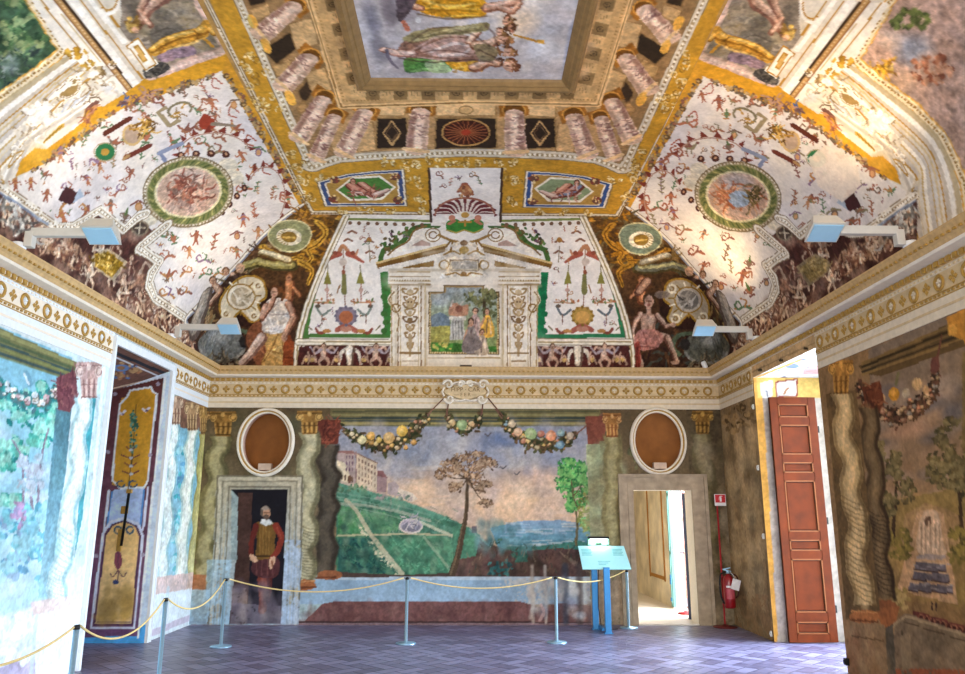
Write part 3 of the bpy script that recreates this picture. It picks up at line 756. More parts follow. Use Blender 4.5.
# information stand with its little lamp
t = thing('information_stand', 'blue steel information stand with a lit slanted panel left of the doorway', 'stand', (1.88, 11.25, 0))
o0 = Vector((1.88, 11.25, 0))
A, B = Vector((1.56, 11.28, 1.145)), Vector((2.22, 11.28, 1.145)); E_, F_ = Vector((2.255, 10.98, .845)), Vector((1.575, 10.98, .845))
nrm = (B-A).cross(F_-A).normalized(); nrm = nrm if nrm.y < 0 else -nrm
bm = NB(); prism(bm, [A-o0, B-o0, E_-o0, F_-o0], -nrm*.012); obj('text_panel', bm, M['panel'], t)
ex = (B-A); ey = (F_-A)
def onp(u, v): return A+ex*u+ey*v-o0+nrm*.0015
for u0 in (.05, .72):                                 # two faded blocks of print and a few lines
    bm = NB()
    for j in range(5):
        v0 = .14+j*.062; quad(bm, [onp(u0, v0), onp(u0+.22-(j % 2)*.02, v0), onp(u0+.22-(j % 2)*.02, v0+.036), onp(u0, v0+.036)])
    obj('print', bm, M['ink'], t)
bm = NB()
for j in range(3): quad(bm, [onp(.36, .66+j*.07), onp(.62-.05*j, .66+j*.07), onp(.62-.05*j, .69+j*.07), onp(.36, .69+j*.07)])
obj('print', bm, M['ink'], t)
for k, (px_, py_) in enumerate(((1.80, 11.4), (1.905, 10.985))):
    bm = NB(); top = 1.0 if k == 0 else .87
    box(bm, (px_-o0.x, py_-o0.y, top/2), (.085, .06, top), 0, bev=.006); box(bm, (px_-o0.x, py_-o0.y, .006), (.12, .1, .012), 0)
    obj('leg', bm, M['blue'], t)
bm = NB(); box(bm, (-.02, -.01, .04), (.05, .32, .04), 0); box(bm, (0, -.02, .93), (.05, .36, .03), 0, rot=Matrix.Rotation(.5, 3, 'X')); obj('crossbar', bm, M['blue'], t)
c = onp(.46, -.04)
bm = NB(); box(bm, c+Vector((0, .03, .1)), (.30, .09, .035), 0, bev=.006); obj('lamp_hood', bm, M['dark'], t)
bm = NB(); box(bm, c+Vector((0, .05, .045)), (.31, .04, .10), 0, bev=.006); box(bm, c+Vector((0, .02, .015)), (.08, .03, .02), 1); obj('lamp_case', bm, [M['green'], M['dark']], t)
bm = NB(); box(bm, c+Vector((0, .012, .072)), (.26, .03, .014), 0); obj('lamp_tube', bm, M['lampon'], t)
ld = bpy.data.lights.new('reading_lamp', 'AREA'); ld.shape = 'RECTANGLE'; ld.size = .24; ld.size_y = .04; ld.energy = 1.3; ld.color = (.85, 1, .92)
lo = bpy.data.objects.new('reading_lamp', ld); C.objects.link(lo); lo.parent = t; lo.location = c+Vector((0, -.035, .07)); lo.rotation_euler = (.5, 0, 0)
bm = NB(); tube(bm, [Vector(p)-o0 for p in [(1.86, 11.36, .9), (1.84, 11.34, .6), (1.83, 11.3, .3), (1.86, 11.28, .06), (1.98, 11.25, .01), (2.1, 11.35, .01)]], .006, 6); obj('cable', bm, M['dark'], t)

# fire extinguisher on its stand, sign on top
PX, PY = 3.70, 11.56
t = thing('extinguisher_stand', 'thin red pole stand with a red sign, right of the doorway', 'stand', (PX, PY, 0))
bm = NB(); lathe(bm, [(.001, 0), (.17, 0), (.17, .012), (.05, .022), (.02, .05), (.001, .05)], 26); obj('base', bm, mat('dark_red_base', '5c1d20', .5), t)
bm = NB(); lathe(bm, [(.013, .02), (.013, 1.83), (.001, 1.83)], 10); obj('pole', bm, M['redpole'], t)
bm = NB(); box(bm, (0, -.03, .70), (.05, .06, .02), 0); box(bm, (0, -.02, .32), (.04, .04, .02), 0); obj('hook', bm, M['redpole'], t)
t2 = bm = NB(); box(bm, (.045, -.018, 1.80), (.17, .008, .17), 0, bev=.003); s_ = obj('sign', bm, M['paper'], t); s_['label'] = 'red and white sign plate'
bm = NB(); box(bm, (.045, -.0235, 1.82), (.15, .003, .115), 0); obj('red_field', bm, M['signred'], s_)
bm = NB(); box(bm, (.05, -.026, 1.808), (.028, .003, .062), 0); box(bm, (.046, -.026, 1.847), (.014, .003, .018), 0); box(bm, (.062, -.026, 1.855), (.03, .003, .008), 0)
tube(bm, [(.046, -.026, 1.85), (.028, -.026, 1.838), (.026, -.026, 1.80)], .003, 5); obj('extinguisher_symbol', bm, M['paper'], s_)
t = thing('fire_extinguisher', 'red fire extinguisher with white tag hanging on the thin red pole', 'extinguisher', (PX+.05, PY-.13, .28))
bm = NB(); lathe(bm, [(.001, 0), (.07, 0), (.08, .02), (.08, .36), (.072, .41), (.045, .445), (.025, .455), (.025, .475), (.001, .475)], 22); obj('cylinder', bm, M['red'], t)
bm = NB(); lathe(bm, [(.028, .475), (.03, .50), (.02, .52), (.001, .52)], 14); box(bm, (-.02, -.01, .52), (.12, .022, .016), 0, rot=Matrix.Rotation(.25, 3, 'Y')); box(bm, (-.02, -.01, .545), (.11, .02, .012), 0, rot=Matrix.Rotation(-.2, 3, 'Y')); obj('valve_lever', bm, M['steel'], t)
bm = NB(); tube(bm, spline([(-.03, 0, .50), (-.11, -.01, .46), (-.135, -.02, .32), (-.125, -.02, .16), (-.09, -.03, .06)], 5), .012, 8); obj('hose', bm, M['dark'], t)
bm = NB(); tube(bm, spline([(.03, 0, .47), (.12, 0, .44), (.15, .01, .3), (.13, .01, .18), (.085, -.01, .14)], 5), .010, 8); obj('discharge_tube', bm, mat('dark_red_rubber', '4a1518', .5), t)
bm = NB()
for j in range(8):
    a0, a1 = -2.35+j*.2, -2.35+(j+1)*.2
    quad(bm, [(.0815*cos(a0), .0815*sin(a0), .27), (.0815*cos(a1), .0815*sin(a1), .27), (.0815*cos(a1), .0815*sin(a1), .13), (.0815*cos(a0), .0815*sin(a0), .13)], 1)
    quad(bm, [(.0815*cos(a0), .0815*sin(a0), .31), (.0815*cos(a1), .0815*sin(a1), .31), (.0815*cos(a1), .0815*sin(a1), .285), (.0815*cos(a0), .0815*sin(a0), .285)], 0)
obj('instruction_label', bm, [M['paper'], mat('label_red', 'b8505a', .5)], t)
bm = NB(); box(bm, (.07, -.10, .33), (.12, .004, .15), 0, rot=Matrix.Rotation(.3, 3, 'Y')); tube(bm, [(.03, -.02, .49), (.05, -.08, .46), (.06, -.1, .40)], .003, 5); obj('inspection_tag', bm, M['paper'], t)

# bracket spotlights on the cornice
def spotlight(name, label, side, y, arm):
    X = XL if side < 0 else XR
    t = thing(name, label, 'spotlight', (X-side*.17, y, 3.815), group='bracket spotlights on the cornice')
    d = -side
    bm = NB(); lathe(bm, [(.001, 0), (.055, 0), (.06, .01), (.06, .045), (.05, .055), (.001, .055)], 20); obj('mount', bm, M['white'], t)
    bm = NB(); box(bm, (d*.09, 0, .085), (.07, .07, .14), 0, bev=.006); box(bm, (d*(.1+arm/2), 0, .15), (arm, .06, .075), 0, bev=.006); obj('arm', bm, M['lampgrey'], t)
    hd = NB(); rot = Matrix.Rotation(-.45, 3, 'X'); cx = d*(.10+arm+.13)
    v = [(-.14, -.11, -.03), (.14, -.11, -.03), (.14, .11, -.03), (-.14, .11, -.03), (-.10, -.09, .09), (.10, -.09, .09), (.10, .09, .09), (-.10, .09, .09)]
    vs_ = [hd.verts.new(rot @ Vector(p)+Vector((cx, 0, .15))) for p in v]
    for f in ((0, 1, 5, 4), (1, 2, 6, 5), (2, 3, 7, 6), (3, 0, 4, 7), (0, 3, 2, 1)): hd.faces.new([vs_[i] for i in f])
    obj('lamp_head', hd, M['lampgrey'], t)
    bm = NB(); box(bm, rot @ Vector((0, 0, -.036))+Vector((cx, 0, .15)), (.25, .19, .012), 0, rot=rot, bev=.004); obj('cover_plate', bm, M['litplate'], t)  # metal underside; the blue reflection of the windows is painted into its colour
    bm = NB(); box(bm, rot @ Vector((0, 0, .088))+Vector((cx, 0, .15)), (.18, .16, .008), 0, rot=rot); obj('bulb', bm, mat('warm_bulb', 'ffdfae', .4, emit=6), t)
    ld = bpy.data.lights.new('uplight', 'SPOT'); ld.energy = SPOT_W*(.72 if side < 0 else 1.75); ld.color = (1, .83, .62) if side < 0 else (1, .72, .40); ld.spot_size = math.radians(150); ld.spot_blend = .9; ld.shadow_soft_size = .08
    lo = bpy.data.objects.new('uplight', ld); C.objects.link(lo); lo.parent = t; lo.location = (cx, 0, .29)
    lo.rotation_euler = Vector((-d*.15, 0, -1)).to_track_quat('Z', 'Y').to_euler()
    return t
SPOT_W = 44
bx = lambda x, y, X: on_x(x, y, X).y
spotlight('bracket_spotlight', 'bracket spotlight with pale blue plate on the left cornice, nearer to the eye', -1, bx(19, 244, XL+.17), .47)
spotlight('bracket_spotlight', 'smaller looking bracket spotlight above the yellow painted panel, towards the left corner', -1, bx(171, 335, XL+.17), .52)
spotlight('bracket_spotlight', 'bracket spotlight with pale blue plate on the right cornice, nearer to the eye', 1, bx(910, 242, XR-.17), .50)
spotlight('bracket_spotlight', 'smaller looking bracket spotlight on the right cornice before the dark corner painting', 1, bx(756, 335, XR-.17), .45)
bm = NB(); lathe(bm, [(.001, 0), (.035, 0), (.04, .02), (.04, .09), (.03, .11), (.001, .11)], 16, M=Matrix.Rotation(-.35, 3, 'Y'))
o = obj('motion_detector', bm, M['white']); o.location = (3.67, D-.2, 3.816); tag(o, 'small white motion detector standing on the cornice at the right corner', 'detector')
# cartouche in the middle of the end wall's cornice
c0 = on_y(465.5, 392, D-.06)
t = thing('name_cartouche', 'white scrolled cartouche with two rows of gilt letters in the middle of the cornice', 'cartouche', c0)
bm = NB(); R_ = [bm.verts.new((.31*cos(a)*(1+.06*cos(4*a)), -.012, .105*sin(a)*(1+.12*cos(4*a)))) for a in [2*pi*k/40 for k in range(40)]]
R2 = [bm.verts.new((v.co.x*1.04, .04, v.co.z*1.06)) for v in R_]; bm.faces.new(R_)
for k in range(40): bm.faces.new((R_[k], R_[(k+1) % 40], R2[(k+1) % 40], R2[k]))
obj('plate', bm, M['frieze'], t)
bm = NB()
def scroll(cx, cz, r, sx, sz):
    pts = []
    for k in range(22):
        a = k/21*2.1*pi; q = r*(1-.8*k/21); pts.append((cx+sx*q*cos(a), -.03, cz+sz*q*sin(a)))
    tube(bm, pts, [.021]*12+[.016]*10, 6)
for sx in (-1, 1):
    scroll(sx*.27, .11, .085, sx, 1); scroll(sx*.25, -.11, .08, sx, -1); scroll(sx*.07, .12, .06, -sx, 1)
    tube(bm, spline([(sx*.22, -.02, .12), (sx*.12, -.025, .15), (sx*.02, -.02, .12)], 5), .016, 6); tube(bm, spline([(sx*.2, -.02, -.12), (sx*.1, -.025, -.14), (0, -.02, -.12)], 5), .015, 6)
    tube(bm, spline([(sx*.33, -.02, .07), (sx*.36, -.02, 0), (sx*.33, -.02, -.07)], 5), .016, 6)
obj('scroll_border', bm, M['stucco'], t)
for a, b in (((427, 415), (444, 398)), ((447, 414), (448.5, 402)), ((482, 414), (483, 402)), ((503, 416), (488, 398))):
    bm = NB(); tube(bm, [on_y(*a, D-.018)-c0, on_y(*b, D-.03)-c0], .010, 6); obj('hanging_cord', bm, mat('cord_brown', '7d5a48', .8), t)
def letters(txt, size, loc, m, parent, rot=(pi/2, 0, 0)):
    cu = bpy.data.curves.new('letters', 'FONT'); cu.body = txt; cu.size = size; cu.align_x = 'CENTER'; cu.align_y = 'CENTER'; cu.extrude = .002
    tmp = bpy.data.objects.new('letters_tmp', cu); C.objects.link(tmp)
    me = bpy.data.meshes.new_from_object(tmp.evaluated_get(bpy.context.evaluated_depsgraph_get())); bpy.data.objects.remove(tmp)
    me.materials.clear(); me.materials.append(m)
    o = bpy.data.objects.new('lettering', me); C.objects.link(o); o.parent = parent; o.location = loc; o.rotation_euler = rot
    return o
LG = mat('lettering_brown', '7d6238', .7)
letters('HIPP · CAR', .095, (0, -.015, .035), LG, t); letters('— F E R —', .075, (0, -.015, -.045), LG, t)
# ================================================================== painting vocabulary
def twisted(S, pts, w, c, id, dark, hi, waves=4.5, amp=.16, bands=0, ph=0.):
    """painted barley-sugar column along an axis (photo points, top first); w in photo px"""
    ax = spline(pts, 10); n = len(ax); L = []; R = []; Mi = []
    for k, (x, y) in enumerate(ax):
        t = k/(n-1); d = sin(2*pi*waves*t+ph)*amp*w; ww = w*(.46+.05*cos(4*pi*waves*t))*(.9+.16*t)
        L.append((x-ww+d, y)); R.append((x+ww+d, y)); Mi.append((x+d, y))
    S.P_(L+R[::-1], c, id=id, n=.2)
    q = S.conv(S.dens(Mi, 12, False)); m = S.px(ax[n//2])
    S.stroke(q+np.array([.0, 0]), w*.55*m, hi, a=.55, soft=True, n=.15)
    for side, E_, col, a in ((-1, L, dark, .5), (1, R, dark, .75)):
        S.stroke(S.conv(S.dens([(x-side*w*.07, y) for x, y in E_], 12, False)), w*.30*m, col, a=a, soft=True, n=.15)
    if bands:
        for k in range(0, n-2):
            t = k/(n-1)
            if t < bands: continue
            a, b = L[k], R[min(k+2, n-1)]
            S.stroke(S.conv([a, ((a[0]+b[0])/2, (a[1]+b[1])/2+2), b]), 1.1*m, dark, a=.5)
def capital(S, x0, x1, y0, y1, c, dark, hi, id):
    w = x1-x0; h = y1-y0; cx = (x0+x1)/2
    S.P_([(x0, y0), (x1, y0), (x1, y0+h*.16), (cx+w*.36, y0+h*.3), (cx+w*.28, y1), (cx-w*.28, y1), (cx-w*.36, y0+h*.3), (x0, y0+h*.16)], c, id=id, n=.25)
    for sx in (-1, 1):
        S.E_(cx+sx*w*.38, y0+h*.26, w*.15, h*.17, hi, id=id); S.L_(arc(cx+sx*w*.38, y0+h*.26, w*.1, h*.11, 0, 300, 10), 1, dark, a=.6)
    S.L_([(x0, y0+h*.1), (x1, y0+h*.1)], 1.3, dark, a=.6); S.E_(cx, y0+h*.14, w*.09, h*.1, hi, id=id)
    for k in range(7):
        x = cx-w*.27+k*w*.09; S.L_([(x, y1-1), (x+(x-cx)*.15, y0+h*.5)], 1.4, dark if k % 2 else hi, a=.7)
    S.L_([(cx-w*.3, y0+h*.62), (cx+w*.3, y0+h*.62)], 1.2, dark, a=.6); S.L_([(cx-w*.3, y1-1), (cx+w*.3, y1-1)], 1.4, dark, a=.8)
def tree(S, trunk, w, crowns, cols, id, tcol='3f3226', size=2.0, num=150):
    S.L_(trunk, w, tcol, curve=True, id=id)
    S.L_([(x-w[0]*.2, y) for x, y in trunk], (w[0]*.3, w[1]*.3), '8a7458', curve=True, a=.5)
    for k, (x, y, rx, ry) in enumerate(crowns):
        b = trunk[-1]
        S.L_([b, ((b[0]+x)/2, (b[1]+y)/2+2), (x, y)], (w[1], .8), tcol, curve=True, id=id)
        S.leaves(x, y, rx, ry, int(num*rx*ry/200)+20, size, cols, id=id, clump=9, seed=k)
def garland(S, pts, r, id, fruit, leaf=('2f3320', '4a4a2c', '5a4630'), n=60, seed=1, big=1.):
    ax = spline(pts, 14); R = random.Random(seed); N = len(ax)
    S.L_(ax[N//10:-N//10], r*1.1, leaf[0], id=id, n=.3)
    for k in range(n*7):
        t = R.random(); x, y = ax[int(t*(N-1))]; rr = r*(.45+.75*sin(pi*t))
        S.fill(S.conv(arc(x+R.gauss(0, rr*.36), y+R.gauss(0, rr*.42)+rr*.12, R.uniform(1.5, 3.6)*big, R.uniform(1., 2.)*big, 0, 315, 7, R.uniform(0, 3))), leaf[k % len(leaf)], id=id, n=.2)
    for k in range(n):
        t = (k+.5)/n; t = .04+.92*t; x, y = ax[int(t*(N-1))]; rr = r*(.4+.7*sin(pi*t))
        z = R.uniform(1., 2.8)*big*(.6+.5*sin(pi*t)); c = fruit[R.randrange(len(fruit))]
        X, Y = x+R.gauss(0, rr*.45), y+R.gauss(0, rr*.4)
        S.E_(X, Y, z, z, c, id=id, n=.2); S.glow(X-z*.3, Y-z*.3, z*.7, z*.7, 'f2e6c8', a=.28); S.L_(arc(X, Y, z, z, 10, 130, 6), 1, '3a2c1c', a=.6)
def face(S, x, y, r, skin, hair, id=None, look=0, beard=None):
    S.E_(x-look*r*.15, y-r*.22, r*.95, r*1.1, hair, id=id); S.E_(x+look*r*.2, y+r*.06, r*.68, r*.92, skin, id=id)
    if r > 2.2:
        S.L_([(x+look*r*.2-r*.35, y-r*.05), (x+look*r*.2-r*.05, y-r*.05)], r*.2, '4a2c20', a=.7); S.L_([(x+look*r*.2+r*.12, y-r*.05), (x+look*r*.2+r*.4, y-r*.05)], r*.2, '4a2c20', a=.7)
        S.L_([(x+look*r*.3, y), (x+look*r*.38, y+r*.35)], r*.18, '9a6a4a', a=.6); S.L_([(x+look*r*.2-r*.2, y+r*.55), (x+look*r*.2+r*.2, y+r*.55)], r*.16, '8a4034', a=.7)
    if beard: S.E_(x+look*r*.2, y+r*.75, r*.5, r*.45, beard)
def nude(S, head, r, sh, hip, knees, feet, hands, skin='c79a78', dark='7d5038', hi='e6c4a0', hair='4a3020', id=None, elbows=None):
    """a painted figure: points for head, shoulders (2), hips (2), knees, feet, hands"""
    k = dict(id=id)
    elbows = elbows or [((sh[i][0]+hands[i][0])/2+(-1)**(i+1)*r*.8, (sh[i][1]+hands[i][1])/2+r*.4) for i in (0, 1)]
    for i in (0, 1):
        S.limb([hip[i], knees[i]], (r*1.25, r*.9), skin, dark, hi, **k); S.limb([knees[i], feet[i]], (r*.9, r*.55), skin, dark, hi, **k)
        S.E_(feet[i][0]+r*.3, feet[i][1], r*.6, r*.32, skin, **k)
    mx = [((sh[0][0]+sh[1][0])/2, (sh[0][1]+sh[1][1])/2), ((hip[0][0]+hip[1][0])/2, (hip[0][1]+hip[1][1])/2)]
    S.L_([mx[0], head], r*.7, skin, **k)
    S.S_([(sh[0][0]-r*.3, sh[0][1]), (sh[1][0]+r*.3, sh[1][1]), ((sh[1][0]*.4+hip[1][0]*.6), (sh[1][1]*.4+hip[1][1]*.6)), (hip[1][0]+r*.4, hip[1][1]+r*.2), (hip[0][0]-r*.4, hip[0][1]+r*.2), ((sh[0][0]*.4+hip[0][0]*.6), (sh[0][1]*.4+hip[0][1]*.6))], skin, **k)
    S.L_(mx, r*.2, dark, a=.45); S.glow((mx[0][0]*.7+mx[1][0]*.3)-r*.4, mx[0][1]*.7+mx[1][1]*.3, r*.9, r*.9, hi, a=.7)
    S.L_([(sh[1][0], sh[1][1]), (hip[1][0]+r*.3, hip[1][1])], r*.45, dark, a=.5, soft=True)
    for i in (0, 1):
        S.limb([sh[i], elbows[i]], (r*.75, r*.6), skin, dark, hi, **k); S.limb([elbows[i], hands[i]], (r*.6, r*.4), skin, dark, hi, **k)
        S.E_(hands[i][0], hands[i][1], r*.36, r*.36, skin, **k)
    face(S, head[0], head[1], r, skin, hair, id=id)
def drape(S, pts, c, dark, hi, id=None, folds=6, seed=0):
    S.S_(pts, c, id=id, n=.15); R = random.Random(seed+len(pts))
    P = spline(pts, 6, True); N = len(P)
    for k in range(folds):
        a = P[R.randrange(N)]; b = P[(R.randrange(N//3)+N//2+k) % N]; m = ((a[0]+b[0])/2+R.uniform(-2, 2), (a[1]+b[1])/2+R.uniform(-2, 2))
        a = (a[0]*.8+m[0]*.2, a[1]*.8+m[1]*.2); b = (b[0]*.8+m[0]*.2, b[1]*.8+m[1]*.2)
        S.L_([a, m, b], R.uniform(1, 2), dark if k % 2 else hi, curve=True, a=.6)
def mottle(S, pts, num, size, cols, seed=0, a=.4):
    """soft damp patches and thin scumbles inside a photo polygon"""
    R = random.Random(seed+len(pts)); xs = [p[0] for p in pts]; ys = [p[1] for p in pts]; k = 0
    for _ in range(num*5):
        if k >= num: break
        x, y = R.uniform(min(xs), max(xs)), R.uniform(min(ys), max(ys)); c = False; x0, y0 = pts[-1]
        for x1, y1 in pts:
            if (y1 < y) != (y0 < y) and x < (x0-x1)*(y-y1)/(y0-y1)+x1: c = not c
            x0, y0 = x1, y1
        if c: k += 1; S.glow(x, y, size*R.uniform(.5, 1.5), size*R.uniform(.6, 2.2), cols[R.randrange(len(cols))], a=a*R.uniform(.5, 1.2))
def blotch(S, pts, num, size, cols, seed=0, id=None):
    """short loaded brush strokes inside a photo polygon: distant figures, rocks, foliage"""
    R = random.Random(seed); xs = [p[0] for p in pts]; ys = [p[1] for p in pts]
    def inside(x, y):
        c = False; x0, y0 = pts[-1]
        for x1, y1 in pts:
            if (y1 < y) != (y0 < y) and x < (x0-x1)*(y-y1)/(y0-y1)+x1: c = not c
            x0, y0 = x1, y1
        return c
    k = 0; tries = 0
    while k < num and tries < num*6:
        tries += 1; x, y = R.uniform(min(xs), max(xs)), R.uniform(min(ys), max(ys))
        if not inside(x, y): continue
        k += 1; a = R.uniform(0, 6.28); l = size*R.uniform(.7, 2.2); b = a+R.uniform(-.9, .9)
        S.L_([(x, y), (x+l*cos(a), y+l*sin(a)), (x+l*cos(a)+l*.8*cos(b), y+l*sin(a)+l*.8*sin(b))], (size*.75, size*.35), cols[R.randrange(len(cols))], curve=True, id=id)
RED = ('9c6048', 'b06e52', '84564a', 'b98550', '7a6454', '8c7f60', 'a06c50', '66805c', '8d7088')
def grot(S, x, y, r, kind, R, ang=0.):
    """one grotesque motif: 0 scroll, 1 figurine, 2 bird or beast, 3 vase, 4 sprig, 5 mask"""
    c1 = RED[R.randrange(len(RED))]; c2 = RED[R.randrange(len(RED))]
    def T(px, py): return (x+r*(px*cos(ang)-py*sin(ang)), y+r*(px*sin(ang)+py*cos(ang)))
    def Lp(p, w, c, **k): S.L_([T(*q) for q in p], tuple(q*1.35 for q in w) if isinstance(w, tuple) else w*1.35, c, **k)
    if kind == 0:
        s = R.choice((-1, 1))
        Lp([(-1.1*s, .5), (-.3*s, .1), (.5*s, .4), (.9*s, -.1), (.5*s, -.5), (.2*s, -.1)], (r*.26, r*.12), c1, curve=True)
        Lp([(-.3*s, .1), (-.5*s, -.5), (-.1*s, -.7)], (r*.2, r*.1), c2, curve=True)
        for q in ((.9*s, .3), (-.8*s, .1), (.1*s, -.8)): S.E_(*T(*q), r*.16, r*.12, c2)
    elif kind == 1:
        sk = R.choice(('b5714e', '9a5a40', 'c08a62')); S.E_(*T(0, -.8), r*.2, r*.22, '6e4030')
        Lp([(0, -.6), (.05, .1)], (r*.5, r*.34), c1); Lp([(.05, .1), (-.25, .95)], (r*.26, r*.12), sk); Lp([(.05, .1), (.35, .9)], (r*.26, r*.12), sk)
        Lp([(0, -.5), (-.55, -.15), (-.8, -.5)], (r*.18, r*.1), sk, curve=True); Lp([(0, -.5), (.6, -.3), (.85, .05)], (r*.18, r*.1), sk, curve=True)
        if R.random() < .5: Lp([(-.1, -.4), (-.8, -.9), (-1.1, -.3)], (r*.3, r*.1), c2, curve=True)
    elif kind == 2:
        s = R.choice((-1, 1)); S.E_(*T(0, 0), r*.62, r*.3, c1, rot=ang); Lp([(.4*s, -.1), (.8*s, -.55)], (r*.26, r*.16), c1); S.E_(*T(.85*s, -.62), r*.2, r*.15, c2)
        Lp([(-.4*s, 0), (-1.*s, -.3), (-1.2*s, .1)], (r*.24, r*.08), c2, curve=True); Lp([(.2*s, .2), (.25*s, .75)], r*.12, c1); Lp([(-.3*s, .2), (-.35*s, .75)], r*.12, c1)
        Lp([(0, -.1), (-.4*s, -.8)], (r*.36, r*.1), c2)
    elif kind == 3:
        S.S_([T(-.45, -.4), T(.45, -.4), T(.3, .2), T(.1, .5), T(-.1, .5), T(-.3, .2)], c1); Lp([(-.35, .65), (.35, .65)], r*.2, c2); Lp([(0, -.4), (0, -1.1)], (r*.3, r*.1), '5a7040')
        Lp([(-.45, -.3), (-.75, -.05), (-.35, .15)], r*.12, c2, curve=True); Lp([(.45, -.3), (.75, -.05), (.35, .15)], r*.12, c2, curve=True)
    elif kind == 4:
        Lp([(0, 1), (.1, 0), (-.05, -1)], r*.1, c1, curve=True)
        for k in range(5):
            t = -.8+k*.4; Lp([(0, t), (.4*(-1)**k, t-.25)], (r*.2, r*.08), c2)
    else:
        S.E_(*T(0, 0), r*.45, r*.55, c1); S.E_(*T(0, .05), r*.28, r*.36, 'd2a070'); Lp([(-.9, -.3), (-.4, -.5), (0, -.7), (.4, -.5), (.9, -.3)], r*.16, c2, curve=True)
def scatter(S, poly, num, r, seed, avoid=(), kinds=(0, 0, 1, 1, 2, 3, 4, 5), ang=0.):
    R = random.Random(seed); xs = [p[0] for p in poly]; ys = [p[1] for p in poly]; got = []
    def inside(x, y):
        c = False; x0, y0 = poly[-1]
        for x1, y1 in poly:
            if (y1 < y) != (y0 < y) and x < (x0-x1)*(y-y1)/(y0-y1)+x1: c = not c
            x0, y0 = x1, y1
        return c
    for _ in range(num*30):
        if len(got) >= num: break
        x, y = R.uniform(min(xs), max(xs)), R.uniform(min(ys), max(ys))
        if not inside(x, y) or any(math.hypot((x-a)/b, (y-d)/e) < 1 for a, d, b, e in avoid) or any(math.hypot(x-a, y-b) < r*1.75 for a, b in got): continue
        got.append((x, y)); grot(S, x, y, r*R.uniform(.75, 1.15), kinds[R.randrange(len(kinds))], R, ang+R.uniform(-.5, .5))
def moulding(S, pts, widths, closed=False, id=None):
    """nested strokes (widest first) along a photo path: a painted frame"""
    for w, c in widths: S.L_(pts, w, c, closed=closed, id=id, n=.08)
def beads(S, pts, step, r, c, id=None):
    acc = 0
    for a, b in zip(pts, pts[1:]):
        d = math.hypot(b[0]-a[0], b[1]-a[1]); k = acc
        while k < d:
            x, y = a[0]+(b[0]-a[0])*k/d, a[1]+(b[1]-a[1])*k/d; S.fill(S.conv(arc(x, y, r, r, 0, 300, 5)), c, id=id, n=.1); k += step
        acc = k-d
# ------------------------------------------------------------------ end wall: landscape, columns, feigned doorway
for S in (BW, LW, RW, LRV, LSF, RRV, RSF): S.waver = .55; S.touch = .5
S = BW
TL = thing('landscape_fresco', 'large fresco of a terraced hillside garden below a pale villa, middle of the end wall', 'fresco', (-.08, D, .5))
TD = thing('painted_doorway', 'feigned stone doorway with a bearded man in a brown doublet standing in the dark opening', 'fresco', (-3.18, D, 0))
TC = thing('painted_columns', 'painted twisted columns with gilt capitals flanking the feigned doorway, partly faded', 'fresco', (-3.2, D, .5))
TC2 = thing('painted_columns', 'faded painted twisted columns around the real doorway in the end wall', 'fresco', (3.0, D, .5))
P_ = S.P_; L_ = S.L_; E_ = S.E_
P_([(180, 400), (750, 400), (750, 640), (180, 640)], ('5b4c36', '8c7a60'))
P_([(300, 575), (340, 575), (340, 640), (180, 640)], '9fb4b4'); P_([(185, 590), (310, 590), (310, 640), (180, 640)], 'a7bcc2', patchy=.45)
mottle(S, [(190, 412), (335, 412), (335, 480), (190, 480)], 90, 10, ('4c3f2c', '6a5a3c', '3e3526', '4f5540', '7a6e50'), 2)
# landscape base
gid = S.part('garden_view', TL)
P_([(336, 406), (600, 406), (600, 580), (336, 580)], ('7a8494', 'dcae86'), id=gid)
P_([(336, 406), (600, 406), (600, 470), (336, 470)], ('74809a', 'b6a99c'), n=.2)
R = random.Random(4)
for k in range(150):                                  # sky in long soft strokes, grey above, peach below
    x, y = R.uniform(340, 590), R.uniform(430, 560); w = R.uniform(14, 40)
    c = ('8b8c98', 'a8a3a4', '6f7c96', 'c2b8b4', '9aa0ae')[k % 5] if y < 466 else ('e2b48a', 'd8a67c', 'e8c39c', 'd9a98c', 'e3bd94')[k % 5]
    L_([(x-w/2, y+R.uniform(-2, 2)), (x, y), (x+w/2, y+R.uniform(-2, 2))], (R.uniform(2, 6), 2), c, a=R.uniform(.15, .45), soft=True)
for x, y, rx, ry, c in ((420, 452, 40, 14, '66748e'), (500, 440, 34, 10, '4a5f8c'), (540, 450, 40, 10, '8f95a0'), (390, 470, 30, 12, 'a7a2a6'), (455, 440, 30, 10, 'a9adb6'), (360, 445, 20, 14, '8a90a0'), (545, 476, 40, 14, 'cfa994'), (520, 510, 55, 22, 'e8c096'), (410, 490, 30, 12, 'e6c19c')):
    S.glow(x, y, rx, ry, c, a=.7)
eid = S.part('painted_entablature', TL)
P_([(330, 405), (600, 405), (600, 426), (330, 426)], '6c6444', id=eid)
for y, c, w in ((411.5, '4a4a34', 1.6), (415, '8a8458', 2), (418, '2c3838', 1.8), (421, '3a4440', 1.5), (423.5, '9a8c58', 2.2), (426, '6a6a50', 1.2)): L_([(333, y), (598, y)], w, c, a=.85)
mottle(S, [(338, 428), (590, 428), (590, 475), (338, 475)], 150, 10, ('8f8c94', 'b4aca8', '7d86a0', 'a5a0a6', '6c7894'), 23, .32)
mottle(S, [(338, 475), (590, 475), (590, 520), (338, 520)], 120, 10, ('d9b08c', 'c8a68e', 'e6c6a4', 'b8a4a0', 'dcb894'), 24, .32)
